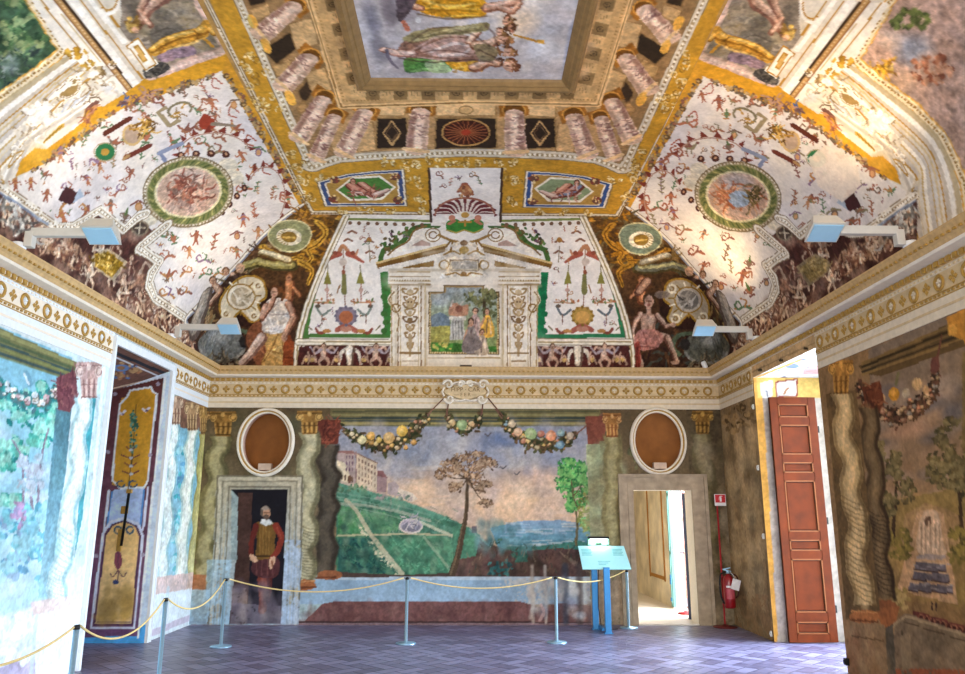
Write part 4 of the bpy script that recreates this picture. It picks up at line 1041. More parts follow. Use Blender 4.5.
# hill with villa
P_([(336, 482), (362, 490), (400, 500), (440, 515), (470, 528), (470, 580), (336, 580)], ('4c7a60', '3c6a52'), id=gid)
P_([(336, 482), (362, 489), (400, 499), (440, 514), (462, 524), (440, 520), (400, 512), (336, 500)], '5f8f78', a=.8)
blotch(S, [(336, 488), (400, 502), (462, 528), (455, 545), (380, 530), (336, 520)], 90, 3, ('3f6e58', '6a9a80', '7d9a86', '4f8068', '8a9a88'), 3)
vid = S.part('painted_villa', TL)
P_([(337, 461), (337, 451), (346, 451), (354, 451), (356, 484), (349, 482), (337, 478)], 'a8948e', id=vid); P_([(337, 460), (345, 463), (350, 476), (349, 483), (337, 480)], 'd2c2a4', id=vid)
P_([(356, 453), (377, 463), (377, 492), (356, 485)], 'cbb69c', id=vid); P_([(337, 451), (352, 451), (358, 455), (352, 454), (337, 453)], '8a6560', id=vid)
P_([(377, 471), (382, 471), (387, 477), (387, 492), (377, 492)], '957a78', id=vid); P_([(377, 471), (383, 471), (388, 478), (377, 476)], '7d5654', id=vid)
P_([(388, 483), (394, 481), (399, 486), (398, 496), (387, 494)], 'ab9a98', id=vid); P_([(398, 488), (412, 493), (418, 499), (412, 502), (398, 497)], 'cdbca8', id=vid)
L_([(356, 453), (377, 463)], 1.4, '8a7060'); L_([(356, 452), (356, 485)], 1.2, '8f7470')
for r_ in range(4):
    for k in range(6): x = 359+k*3.2; L_([(x, 459+r_*6+k*1.5), (x, 461.3+r_*6+k*1.5)], 1.2, '7d6458')
for r_ in range(3):
    for k in range(3): x = 346.5+k*3; L_([(x, 456+r_*6), (x, 458.6+r_*6)], 1.2, '6e5460')
for k in range(5): L_([(338.5+k*3.4, 474+k*.9), (338.5+k*3.4, 478+k)], 1.7, '6a5648')
E_(349.5, 479, 2, 4, '6a4e3e'); S.leaves(352, 488, 20, 4, 30, 2, ('4a6a50', '6a8064')); S.leaves(395, 497, 20, 4, 40, 2, ('6a7a6a', '8a8f84', 'a99a94'))
# garden parterres with avenues
for q, c in (([(338, 505), (356, 508), (371, 530), (338, 530)], '4f8a58'), ([(360, 508), (400, 516), (398, 530), (376, 530)], '5c8a64'), ([(338, 520), (352, 521), (368, 536), (338, 536)], '447e50'),
             ([(338, 538), (372, 538), (398, 572), (338, 575)], '2c5850'), ([(382, 538), (425, 537), (450, 572), (408, 574)], '4d8466'), ([(426, 536), (455, 534), (452, 572), (448, 572)], '5a8c6c'), ([(420, 520), (455, 528), (452, 540), (424, 530)], '62907a')):
    P_(q, c, n=.2)
blotch(S, [(340, 542), (372, 541), (394, 571), (350, 574)], 110, 2.4, ('1f463f', '27564c', '3a6e58', '1c3a3c'), 5)
blotch(S, [(384, 540), (424, 539), (448, 570), (410, 572)], 80, 2.2, ('5a9272', '3f7458', '6aa07e', '4a8062'), 6)
blotch(S, [(340, 506), (400, 515), (398, 536), (340, 536)], 60, 2.2, ('6a9a6e', '3f7650', '5a8f5e'), 7)
mottle(S, [(336, 490), (362, 492), (440, 517), (470, 532), (455, 572), (340, 574)], 260, 4, ('3f6650', '2f5242', '5c8468', '6f8f72', '8a9a80', '2c4a40', '54705c'), 21, .5)
for k in range(90):
    R_ = random.Random(k+50); x, y = R_.uniform(338, 455), R_.uniform(505, 572); L_([(x, y), (x+R_.uniform(2, 6), y+R_.uniform(1, 5))], .9, ('2c5040', '7d9a78', '46705a')[k % 3], a=.5)
for k in range(6): L_([(337, 492+k*2.4), (380, 500+k*2.6), (430, 515+k*2.2)], 1, ('8aa090', '3f6a58', '9aa898')[k % 3], a=.5)
for k in range(7): L_([(384+k*8, 540), (408+k*8, 571)], .8, '3c6a50', a=.7)
L_([(346, 500), (356, 510), (371, 535), (388, 557), (402, 574)], (3.5, 5.5), 'b9b094', a=.9); L_([(338, 535.5), (405, 534), (460, 535)], 1.8, 'b9ab8a', a=.85); L_([(420, 522), (436, 529), (452, 536)], 3, 'bcb69c', a=.8)
L_([(424, 537), (448, 567)], 2.6, '9aa68a', a=.6); L_([(337, 503), (370, 506), (400, 512), (430, 521)], 2.6, 'a5a592', a=.7)
S.leaves(380, 552, 34, 4, 60, 1.6, ('c4bc9e', '8a9a80'), rot=.9); E_(411, 526, 11.5, 7, 'a39aa4', n=.3); E_(411, 527, 9, 5, '7d7a86', n=.3); L_(arc(411, 526, 11.5, 7, 0, 330, 20), 1.6, 'cfc2b4'); blotch(S, [(402, 515), (420, 516), (420, 528), (404, 530)], 30, 1.8, ('b5a8b2', '8f8f9a', 'c5bab4'), 8)
P_([(336, 572), (400, 575), (450, 573), (520, 572), (600, 560), (600, 580), (336, 580)], '4a3a34', id=gid)
# right half: lake, far hills, dark knoll
P_([(490, 528), (520, 521), (560, 520), (595, 526), (595, 552), (500, 552)], ('8298ae', '3f7684'), id=gid)
for k in range(60):
    x, y = R.uniform(495, 580), R.uniform(522, 548); L_([(x, y), (x+R.uniform(8, 24), y+R.uniform(-1, 1))], 1.5, ('aab6be', '6f94a4', '4f7e88', '8c9cae', 'c0bcb4')[k % 5], a=.6)
P_([(505, 546), (540, 546), (580, 541), (600, 546), (600, 553), (505, 553)], '3f7468', n=.25)
P_([(455, 540), (470, 532), (490, 544), (515, 552), (560, 548), (600, 552), (600, 580), (455, 580)], '56403c', n=.3)
mottle(S, [(456, 545), (500, 546), (560, 552), (598, 556), (598, 577), (456, 577)], 150, 5, ('3d2e28', '6a4c42', '4a3c30', '2c2622', '5a4a38', '74544a'), 9)
S.leaves(520, 555, 7, 8, 40, 2.2, ('2d4f44', '3c6455')); P_([(515, 562), (521, 545), (528, 562)], '35594c', n=.3); S.leaves(500, 568, 14, 8, 40, 2.5, ('2f5a58', '3d6a66', '28484a'))
P_([(452, 527), (462, 524), (480, 535), (476, 556), (455, 560)], '4d7c62', n=.25); L_([(470, 530), (490, 546)], 1.6, '8a9a88'); P_([(472, 526), (477, 526), (477, 533), (472, 533)], '6a5458')
mottle(S, [(470, 524), (520, 524), (535, 552), (475, 556)], 50, 5, ('3f6468', '4d7878', '6a8a8c', '35545a'), 32, .5)
for k in range(70):
    R_ = random.Random(k+900); x, y = R_.uniform(468, 592), R_.uniform(545, 575); L_([(x, y), (x+R_.uniform(-3, 3), y-R_.uniform(2, 6))], (1.6, .7), ('3a2c26', '6f5a48', '4a4030', '7d6a58', '35423a')[k % 5], a=.6)
for x, y in ((498, 540), (536, 549), (556, 547), (574, 545)): S.leaves(x, y, 4, 4, 10, 1.4, ('2f4f48', '46685a'))
for k in range(5): L_([(560+k*5, 552+k*3), (575+k*4, 566+k*2)], 1, 'a08a74', a=.5)
tid = S.part('painted_tree', TL)
tree(S, [(452, 574), (458, 555), (462, 535), (466, 515), (467, 492), (468, 478)], (7.5, 1.8), [(470, 460, 22, 9), (452, 468, 17, 9), (487, 467, 12, 10), (443, 475, 9, 6), (480, 487, 14, 8), (458, 488, 10, 7), (484, 503, 9, 5), (474, 474, 12, 6)], ('4f3a2c', '735844', '8a6c54', '5f4a38', 'a58a70'), tid, '4a3a2c', 1.5, 230)
tid2 = S.part('painted_tree', TL)
tree(S, [(576, 545), (577, 520), (573, 496)], (3, 1.5), [(575, 465, 18, 9), (566, 488, 16, 12), (582, 482, 12, 14), (578, 505, 14, 8), (571, 474, 14, 8), (585, 524, 7, 10)], ('2a5a34', '35743f', '4f9450', '2f6a40', '74a860'), tid2, '5a5238', 1.8, 300)
S.leaves(586, 515, 8, 22, 60, 2, ('7a8040', '8a8a4c', '6a6a3c'), id=tid2)
for x, y in ((503, 468), (517, 474), (488, 435)): L_([(x-3, y-1), (x, y+1), (x+3, y-2)], 1.3, '5a5458')
# garlands of fruit
FRU = ('c8a05a', 'd6b878', 'b88a4a', '9a8c6a', 'cbb28a', 'a8735a')
g1 = S.part('fruit_garland', TL); garland(S, [(345, 430), (362, 440), (385, 446), (405, 438), (420, 424), (428, 416)], 8.5, g1, FRU, n=34, seed=2)
for x, y, z, c in ((362, 440, 4.6, 'd8cc9c'), (371, 436, 4.4, 'cfa055'), (389, 438, 5.8, 'cda468'), (402, 431, 5.8, 'd0a850'), (379, 440, 3, 'b99c52'), (352, 434, 2.4, 'cfc0a0')): E_(x, y, z, z, c, id=g1); S.glow(x-1.2, y-1.2, z*.7, z*.7, 'f0deb0', a=.35); L_(arc(x, y, z, z, 20, 120, 8), 1, '4a3c24', a=.7)
g2 = S.part('fruit_garland', TL); garland(S, [(447, 414), (452, 424), (463, 429), (475, 424), (481, 414)], 6, g2, FRU, n=14, seed=4)
for x, y, z, c in ((462, 425, 5.2, '869a6c'), (452.5, 422.5, 3.2, 'c9a878'), (471.5, 424, 3, 'c9a57a')): E_(x, y, z, z, c, id=g2); S.glow(x-1.2, y-1.2, z*.7, z*.7, 'e2ecc0', a=.35)
g3 = S.part('fruit_garland', TL); garland(S, [(502, 417), (512, 430), (528, 440), (548, 446), (564, 442), (576, 434)], 8, g3, FRU+('c4785a', '7f9fb0'), n=34, seed=5)
for x, y, z, c in ((531, 434, 6.2, '8a9e70'), (551, 436, 5.6, 'd08a68'), (518, 432, 4.4, 'c8a080'), (561, 433, 4, '7d9aa0'), (541, 434, 3.6, 'a86a58'), (570, 436, 4, 'b09a84'), (560, 445, 4.5, '5f7d90'), (512, 424, 4, 'b8a48a')): E_(x, y, z, z, c, id=g3); S.glow(x-1.2, y-1.2, z*.7, z*.7, 'eee8c8', a=.35); L_(arc(x, y, z, z, 10, 140, 8), 1.2, '2f2a20', a=.6)
for a, b in (((428, 416), (438, 399)), ((447, 415), (446, 400)), ((481, 415), (482, 400)), ((502, 418), (490, 400)), ((576, 434), (602, 414)), ((345, 430), (328, 415))): L_([a, b], 1.5, '7d5a4c')
# sill and dado
sid = S.part('painted_sill', TL)
P_([(300, 577), (600, 577), (612, 604), (286, 604)], ('88a2b8', '97b0c6'), id=sid); P_([(300, 577), (610, 577), (610, 580), (300, 580)], 'b8c4cc', a=.7)
P_([(500, 578), (612, 578), (612, 606), (494, 606)], 'b5b0aa', patchy=.5, a=.8)
did = S.part('painted_dado', TL)
P_([(322, 604), (335, 601.5), (520, 601.5), (542, 608), (560, 603), (592, 606), (615, 612), (622, 640), (285, 640), (310, 616)], ('6e4a48', '664444'), id=did)
mottle(S, [(300, 606), (600, 606), (610, 624), (290, 624)], 160, 5, ('7d5a54', '5a3a3a', '8a6a62', '6a4a46', '4c3032'), 11)
L_([(185, 622.5), (400, 622), (620, 623)], 2.0, '3a2a2a', a=.9); P_([(190, 623), (625, 623), (625, 632), (190, 632)], '7a6468')
for x, w, c in ((532, 5, 'a89a8c'), (545, 4, 'c9c0b4'), (565, 9, '3a3f4c'), (579, 9, '463c3c')): L_([(x, 566), (x+1, 622)], w, c, a=.8, soft=True)
mottle(S, [(528, 582), (590, 582), (592, 618), (530, 618)], 40, 6, ('7d8ea8', 'b8b4ae', '5a5058', 'c8c0b8', '8a7a78'), 31, .5); L_([(529, 583), (534, 600), (530, 618)], 5, 'd2c8b8', curve=True, a=.5, soft=True); L_([(541, 605), (544, 612), (540, 620)], 3, 'cfa8a0', curve=True, a=.6)
# columns at the left
cid = S.part('painted_column', TC)
twisted(S, [(220, 436), (216, 470), (210, 520), (205, 560), (203, 582)], 24, '948a62', cid, '4f4a30', 'b8ae86', 4.2, .13)
capital(S, 210, 236, 411, 436, '8f6a34', '4a3418', 'c29a56', cid)
cid = S.part('painted_column', TC)
twisted(S, [(198, 432), (195, 470), (192, 520), (189, 580)], 12, 'a49c5c', cid, '6a6438', 'c4bc84', 4.2, .12); capital(S, 194, 209, 411, 432, 'a07a40', '5a3c1c', 'c8a468', cid)
cid = S.part('painted_column', TC)
twisted(S, [(327, 446), (329, 480), (326, 520), (324, 575)], 22, '4a4238', cid, '2c2620', '5e564a', 3.6, .12, ph=1); P_([(317, 420), (341, 420), (338, 444), (320, 444)], '66342a', id=cid); blotch(S, [(318, 421), (340, 421), (337, 443), (321, 443)], 26, 2.4, ('7d4030', '4e2620', '8a4a38'), 3)
E_(330, 575, 13, 5, '8f5a3c', id=cid); L_([(316, 578), (336, 577)], 2, '6a3c28')
cid = S.part('painted_column', TC)
twisted(S, [(309, 433), (308, 470), (307, 515), (305, 550), (303, 580)], 23, 'a39c7c', cid, '5c5840', 'c6c0a2', 3.6, .13, bands=.55)
capital(S, 297, 322, 411, 434, '97703a', '4c361a', 'c8a260', cid)
E_(304, 585, 12, 5.5, 'a2643e', id=cid); L_([(293, 588), (316, 587)], 2, '6a3c28'); L_([(294, 582), (315, 581)], 1.5, 'c08a5c')
P_([(188, 575), (206, 575), (205, 590), (188, 590)], 'a4704c', n=.3); P_([(186, 590), (230, 590), (230, 625), (184, 625)], ('a9bcc0', '8fb0c4'), a=.8)
# feigned doorway
fid = S.part('painted_frame', TD)
P_([(216.5, 475.5), (303.5, 475.5), (302, 560), (299, 625), (206, 625), (213, 560)], ('a99f88', '9fb6c6'), id=fid)
for e, c, w in ((1, '6a6250', 1.8), (3.5, 'c6bca4', 3), (6.5, '7d7462', 1.3), (9.5, 'b5ab94', 2.2), (12.5, '6e6656', 1.4)):
    L_([(207+e, 624), (214+e, 550), (216.5+e, 475.5+e*.9), (303.5-e*1.05, 475.5+e*.9), (302-e*1.05, 550), (299-e, 624)], w, c, a=.8)
P_([(207, 560), (232, 560), (230, 625), (205, 625)], '9dc0d6', patchy=.42, a=.6); P_([(280, 540), (301, 540), (299, 625), (280, 625)], 'a7bcd8', patchy=.4, a=.7)
oid = S.part('dark_opening', TD)
P_([(231.5, 489.5), (288, 489.5), (284, 560), (280.5, 624), (229, 624), (236, 560), (238, 500)], ('18161c', '1c1a22'), id=oid)
P_([(238, 493), (252.5, 493), (250, 560), (247, 624), (229, 624), (236, 560)], '46302a', id=oid, n=.25); P_([(231.5, 489.5), (238, 497), (237, 560), (236.5, 560), (231, 560)], '8d9c9c', n=.2)
P_([(232, 588), (247, 588), (247, 620), (231, 622)], '8a7468', patchy=.46, a=.8); P_([(232, 603), (281, 606), (281, 624), (230, 624)], '6f6a78', patchy=.4, a=.75)
mid = S.part('painted_man', TD)
G = lambda *a, **k: L_(*a, id=mid, **k)
S.S_([(258, 577), (268, 577), (268, 590), (267, 600), (266, 612), (259, 613), (259, 600), (258, 588)], '7d3524', id=mid); L_([(262, 578), (262.5, 612)], 3, 'a04a30', a=.7, soft=True)
S.S_([(267, 575), (272, 576), (270, 600), (267, 600)], '4a1f1c', id=mid)
S.S_([(256, 557), (276, 557), (280, 566), (276, 577), (262, 578), (252, 572), (252, 564)], '4c2a2c', id=mid)
for x in (257, 262, 268, 273): L_([(x, 559), (x-.5, 575)], 1, '6f4440', a=.7)
S.S_([(255, 525), (260, 521.5), (272, 522), (277, 526), (275, 540), (274, 557), (266, 559), (256, 558), (257, 540)], '715228', id=mid)
for x in (260, 263, 266, 269): L_([(x, 526), (x, 556)], .9, '8f6c38', a=.8)
L_([(256, 556), (274, 556)], 1.4, '3c2a18'); L_([(258, 530), (258, 552)], 3, '4a3518', a=.6, soft=True)
S.L_([(256, 526), (252, 540), (251, 553)], (6, 5), '5f2620', id=mid, curve=True); S.L_([(276, 526), (281, 537), (278, 550), (272, 558)], (7, 5), '7d3226', id=mid, curve=True); L_([(277, 528), (281, 538)], 2, 'a04c38', a=.7)
S.S_([(250, 554), (255, 556), (258, 561), (254, 562), (250, 559)], 'c8a184', id=mid); S.S_([(270, 558), (275, 557), (275, 562), (271, 569), (269, 566)], 'c8a184', id=mid)
for k in range(3): L_([(271+k*1.2, 561), (270.5+k*.9, 567)], .7, '8a5a44')
P_([(261, 519), (270, 519), (273, 524), (266, 526), (260, 523)], 'd8d8d4', id=mid); face(S, 266, 513, 5.6, 'b98c70', '5f5248', mid, .5, '5c4a40'); S.E_(265.5, 508.5, 3.6, 2, '9a8a7c', id=mid); mottle(S, [(232, 585), (281, 585), (281, 624), (230, 624)], 40, 7, ('8a8290', '6a6070', 'a59a98', '4a4450'), 33, .45)
# right side, faded
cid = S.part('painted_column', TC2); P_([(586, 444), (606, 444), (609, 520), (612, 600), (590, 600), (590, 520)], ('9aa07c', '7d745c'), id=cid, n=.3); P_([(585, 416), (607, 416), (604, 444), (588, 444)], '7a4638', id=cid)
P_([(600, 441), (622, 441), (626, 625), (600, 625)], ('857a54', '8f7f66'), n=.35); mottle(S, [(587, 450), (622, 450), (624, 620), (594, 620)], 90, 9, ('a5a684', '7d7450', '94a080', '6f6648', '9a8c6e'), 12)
for y in (460, 490, 520, 548): S.glow(612, y, 9, 13, 'a9a37e', a=.5)
cid = S.part('painted_column', TC2); twisted(S, [(612, 436), (613, 475), (612, 520), (614, 570)], 20, '8a8058', cid, '6a6042', 'a8a07a', 3, .07); capital(S, 603, 621, 413, 437, 'a0703e', '6a3c22', 'c89a62', cid)
P_([(590, 560), (624, 560), (626, 625), (592, 625)], 'a08a72', patchy=.42)
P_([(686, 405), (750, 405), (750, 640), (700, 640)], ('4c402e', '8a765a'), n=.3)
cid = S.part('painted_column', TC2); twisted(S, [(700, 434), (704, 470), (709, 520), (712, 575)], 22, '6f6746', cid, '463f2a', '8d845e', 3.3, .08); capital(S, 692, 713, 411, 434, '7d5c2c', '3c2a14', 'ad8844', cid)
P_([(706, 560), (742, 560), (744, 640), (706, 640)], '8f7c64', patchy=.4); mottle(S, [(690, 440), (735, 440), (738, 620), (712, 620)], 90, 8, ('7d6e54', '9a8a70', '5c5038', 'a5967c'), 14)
S.leaves(640, 445, 10, 25, 40, 4, ('6a6848', '5a5a40')); L_([(706, 480), (715, 625)], 2, '4a3c2c', a=.6)

# ------------------------------------------------------------------ left wall
S = LW; P_ = S.P_; L_ = S.L_; E_ = S.E_
TG = thing('garden_fresco', 'pale teal fresco of trees and a fruit swag on the left wall before the recess', 'fresco', (XL, 6.8, .6))
TK = thing('painted_columns', 'pale painted twisted columns on the left wall beside the recess', 'fresco', (XL, 8.2, .5))
P_([(-80, 300), (207, 400), (189, 625), (-80, 760)], ('c2d6dc', 'd9e4ea'))
gid = S.part('garden_view', TG)
P_([(-60, 300), (72, 358), (55, 600), (-60, 660)], ('7ab2c8', 'a2c8da'), id=gid)
R = random.Random(8)
for k in range(70):
    x, y = R.uniform(-40, 60), R.uniform(400, 600); S.glow(x, y, R.uniform(8, 20), R.uniform(8, 18), ('d9dfe8', 'b6d4e0', '8cc0cc', 'c8d2e2', '9ac6d0')[k % 5], a=.5)
eid = S.part('painted_entablature', TG)
P_([(-60, 300), (0, 328), (80, 364), (78, 372), (60, 378), (0, 356), (-60, 330)], '6a6c48', id=eid)
for y, c, w in ((0, '8a8a5c', 4), (7, '46583f', 3), (12, '2f4a50', 2), (16, '7d8450', 2.5), (21, '2c4650', 2.2), (25, '6f8468', 2)): L_([(-40, 315+y), (0, 332+y), (74, 364+y*.7)], w, c, a=.85)
tid = S.part('painted_tree', TG)
for x, y, rx, ry, nn in ((35, 425, 26, 22, 160), (10, 400, 24, 10, 60), (12, 455, 18, 20, 90), (46, 405, 12, 26, 70), (14, 500, 16, 10, 40)): S.leaves(x, y, rx, ry, nn, 4.5, ('2f8f86', '4aa79a', '1f7a7c', '66b8aa', '8cc8bc'), id=tid, clump=6)
for t in ([(20, 560), (23, 500), (22, 460), (12, 440)], [(40, 560), (38, 500), (42, 455), (48, 430)], [(33, 520), (30, 480), (27, 455)]): L_(t, (3, 1.5), '6a6478', curve=True, id=tid); L_(t, (1, .7), '9a8aa0', curve=True)
S.leaves(30, 475, 14, 22, 60, 4, ('b4bccc', 'b8c8d8', '9ab4c4')); S.leaves(20, 545, 22, 40, 150, 6, ('3f94a8', '6ab0c0', '4a86aa', '86bccc', '7a9ab8'), clump=7); S.leaves(45, 550, 16, 50, 90, 6, ('7ab8cc', '9accd8', '5aa4bc'))
S.leaves(18, 515, 8, 14, 20, 4, ('a88ab0', '8f86b0'))
g = S.part('fruit_garland', TG); garland(S, [(-20, 372), (0, 385), (20, 398), (38, 402), (52, 396), (58, 388)], 9, g, ('dfe6ea', 'c2d2dc', 'b49aa8', 'e6e0d4'), ('2c7c80', '3f9a98', '4a7078'), n=40, seed=3, big=1.2)
S.S_([(24, 374), (28, 372), (33, 384), (28, 386)], '6a9ab0'); L_([(24, 374), (29, 384)], 2, 'c8d8e0')
sid = S.part('painted_parapet', TG)
P_([(-60, 640), (0, 616), (58, 598), (60, 660), (-60, 720)], 'dde7ef', id=sid); S.leaves(20, 640, 40, 24, 60, 9, ('cfe0ec', 'e9eef4', 'c2d8e8'))
L_([(-40, 634), (0, 617), (52, 600)], 3, 'aecbdc', a=.7)
P_([(-60, 700), (0, 668), (18, 660), (22, 668), (34, 656), (40, 664), (66, 650), (60, 700), (-60, 740)], 'a89ac0', n=.2)
# columns near the recess
cid = S.part('painted_column', TK)
P_([(56, 408), (72, 405), (66, 470), (56, 540), (48, 596), (38, 598), (46, 520)], ('4a7480', '78aac0'), id=cid, n=.25); P_([(56, 378), (76, 370), (78, 396), (70, 412), (58, 410)], '6e4048', id=cid); blotch(S, [(58, 380), (76, 374), (76, 396), (60, 408)], 24, 3, ('8a5a5a', '5a303a', '7d4a50'), 5)
cid = S.part('painted_column', TK)
P_([(90, 392), (106, 378), (100, 440), (92, 520), (84, 600), (72, 600)], 'c2dbe2', n=.2); P_([(88, 396), (97, 388), (90, 450), (82, 520), (74, 560)], '3f93a0', n=.25); L_([(104, 370), (94, 480), (82, 610)], 3, 'e4eef2', a=.8)
twisted(S, [(83, 398), (80, 440), (72, 500), (62, 560), (55, 600)], 20, 'd6e4e2', cid, '6fa4b2', 'f0f5f5', 3.2, .12, bands=.6)
capital(S, 76, 102, 362, 398, 'b89a94', '6f4c4c', 'd8c4bc', cid)
P_([(30, 602), (70, 596), (72, 612), (34, 618)], 'd9b6b0', n=.2, a=.8); P_([(34, 616), (84, 604), (80, 680), (36, 690)], 'e2ebf2', n=.12); L_([(36, 618), (30, 690)], 4, 'b6d0e4', a=.6)
# between recess and corner
P_([(158, 380), (208, 398), (192, 600), (146, 600)], ('8f9a94', '9fc4cf'))
P_([(170, 396), (206, 404), (204, 436), (168, 430)], '7d5a48', n=.3)
P_([(168, 425), (204, 432), (192, 590), (150, 590)], '7fb4c8', n=.25); S.leaves(178, 510, 9, 70, 60, 4, ('3f9aa8', '5ab0bc', '5a92b4', '96c8d0'))
cid = S.part('painted_column', TK); twisted(S, [(174, 424), (171, 470), (166, 530), (160, 585)], 13, 'd2e0dc', cid, '5f9aaa', 'eff4f2', 3.5, .12); capital(S, 168, 183, 396, 424, 'a88a74', '6a4a3c', 'd2b89c', cid)
cid = S.part('painted_column', TK); twisted(S, [(192, 430), (189, 475), (184, 530), (180, 585)], 13, 'dbe3d6', cid, '6fa0a4', 'f2f4ec', 3.5, .12, ph=1.5); capital(S, 185, 199, 402, 430, 'a0805c', '60442c', 'cdb084', cid)
cid = S.part('painted_column', TK); twisted(S, [(203, 434), (200, 480), (195, 535), (190, 590)], 9, 'b5ad68', cid, '7d7640', 'd0c88c', 3.5, .1); capital(S, 199, 208, 406, 434, 'a07c44', '5c4020', 'c8a468', cid)
P_([(150, 578), (196, 572), (194, 592), (148, 600)], 'd2a8a0', n=.2, a=.85); P_([(147, 596), (194, 588), (190, 626), (143, 644)], 'dce8f0', n=.12); L_([(150, 634), (189, 618)], 6, 'b49cb8', a=.7); L_([(168, 590), (163, 628)], 3, 'b0cfe0', a=.6)

daylit = (.26-.25*np.clip((LW.V-.7)/1.3, 0, 1))[..., None]*(.75+.5*LW.n2[..., None])   # whitish daylight painted into the colour, heaviest low on the left wall
LW.rgb = LW.rgb*(1-daylit)+daylit*np.array([.90, .94, .95])
# recess: painted reveal panel and soffit
S = LRV; P_ = S.P_; L_ = S.L_; E_ = S.E_
TP = thing('reveal_fresco', 'tall painted panel of yellow and purple with a flowering candelabrum in the left recess', 'fresco', (XL-.5, LO1, .1))
bid = S.part('panel_border', TP)
P_([(60, 330), (180, 330), (150, 660), (60, 660)], 'bcd0e6', id=0)
P_([(60, 625), (150, 625), (150, 650), (60, 650)], '4a9ad8')
P_([(90, 395), (164, 377), (138, 636), (60, 638)], ('54302f', '66486e'), id=bid, n=.2)
L_([(90, 394), (165, 376)], 3, 'c6d2e2'); L_([(165, 378), (138, 637)], 2.5, 'd5e0ee')
yid = S.part('yellow_panel', TP)
P_([(122, 398), (128, 396), (130, 391), (150, 388), (152, 392), (156, 394), (148, 478), (146, 487), (138, 490), (122, 489), (112, 484), (112, 470), (119, 405)], ('b8892c', 'b58a34'), id=yid)
L_([(120, 404), (127, 397), (130, 390.5), (151, 387), (153, 392), (157, 394), (148, 480), (144, 488), (120, 488), (112, 480), (120, 404)], 2, 'c9d2dc')
P_([(113, 490), (144, 488), (140, 528), (107, 528)], '9fb8e2', id=yid); L_([(112, 492), (107, 527)], 1.5, '4f86c8'); L_([(144, 490), (140, 527)], 1.5, '4f86c8')
P_([(106, 535), (112, 525), (124, 521), (136, 526), (140, 536), (132, 625), (94, 625)], ('dcb878', 'c8b088'), id=yid)
L_([(91, 628), (103, 534), (110, 522), (124, 518), (138, 524), (143, 536), (134, 628), (91, 628)], 2.6, 'c2cce4'); L_([(109, 491), (104, 530)], 2.4, 'c2cce4'); L_([(148, 488), (143, 530)], 2.4, 'c2cce4')
L_([(94, 625), (106, 535), (112, 525), (124, 521), (136, 526), (140, 536), (132, 625), (94, 625)], 1.6, '4a3050'); L_([(97, 622), (130, 622)], 1.2, '4a3a50')
mottle(S, [(98, 590), (132, 590), (130, 620), (96, 622)], 60, 6, ('9c8148', 'b8964e', '8a744a'), 6)
wid = S.part('painted_candelabrum', TP)
L_([(136, 405), (133, 450), (128, 490)], 1.2, '5a4a2c', id=wid); S.leaves(133.5, 432, 4, 22, 70, 1.8, ('3f6a5a', '5a8474', '2f5448'), id=wid)
for y, w in ((450, 4), (458, 9), (466, 6), (474, 8)): L_([(130.5-w, y-3), (131, y), (130.5+w, y-3)], 1.4, '6a3f3c', curve=True, id=wid); E_(131, y, 2, 1.5, 'b0b4bc', id=wid)
for x, y in ((122, 412), (146, 409)): L_([(x-3, y), (x, y+2), (x+3, y-1)], 2.4, 'd0ccd4', curve=True, id=wid); E_(x+1, y+2, 1.5, 1, '5a4a64', id=wid)
for sx in (-1, 1): L_(arc(127+sx*6, 484, 4, 3, 0, 300, 14), 1.6, '34506a'); L_(arc(124+sx*6, 530, 3.5, 3.5, 0, 320, 14), 1.8, '3f5a70')
E_(118, 560, 4, 9, '7d4454', id=wid); L_([(118, 545), (118, 582)], 1, '5a3a4a', id=wid); E_(116, 582, 3, 2.4, '33406a', id=wid)
for sx in (-1, 1): L_([(118, 570), (118+sx*5, 577), (118+sx*8, 573)], 1, '6a4a50', curve=True, id=wid)
for x, y in ((158, 384), (115, 394), (150, 455), (108, 452), (143, 555), (96, 556)): E_(x, y, 2, 2.2, '8f8aa0')
t = thing('window_bolt', 'dark iron bolt with gilt catch fixed upright on the painted panel', 'bolt', (XL-.33, LO1-.02, 1.0))
c = on_y(126, 510, LO1); bm = NB(); tube(bm, [c+Vector((.03, -.03, .22))-t.location, c+Vector((.0, -.03, -.45))-t.location], .018, 8); obj('rod', bm, M['dark'], t)
bm = NB(); box(bm, c+Vector((.03, -.025, .24))-t.location, (.06, .05, .05), 0); box(bm, c+Vector((-.01, -.02, .0))-t.location, (.09, .03, .10), 0, bev=.01); box(bm, c+Vector((-.03, -.02, -.38))-t.location, (.06, .03, .28), 0, bev=.01); obj('catch', bm, M['gold'], t)
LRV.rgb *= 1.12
S = LSF; P_ = S.P_; L_ = S.L_
P_([(100, 340), (180, 365), (170, 380), (100, 400)], '6a4a40', n=.2); L_([(113, 352), (166, 374)], 3, '2a2c34'); L_([(113, 356), (158, 376)], 1.2, 'cfd2d8'); L_([(115, 388), (166, 376)], 1.5, 'c0a894')
S.leaves(125, 371, 16, 8, 50, 2.4, ('9a6a4c', '4f6a94', 'a8845c', '5a3a30')); S.E_(121, 368, 8, 3.5, '5f7aa8'); S.E_(121, 368, 4, 2, '8f6a4c')

# ------------------------------------------------------------------ right wall
S = RW; P_ = S.P_; L_ = S.L_; E_ = S.E_
TF = thing('fountain_fresco', 'dark fresco of a stepped water cascade between trees on the right wall', 'fresco', (XR, 6.8, .6))
TQ = thing('painted_columns', 'painted twisted columns on the right wall beside the walnut door opening', 'fresco', (XR, 8.0, .5))
P_([(718, 400), (1000, 250), (1000, 760), (735, 640)], ('7d6a50', '8a7458'))
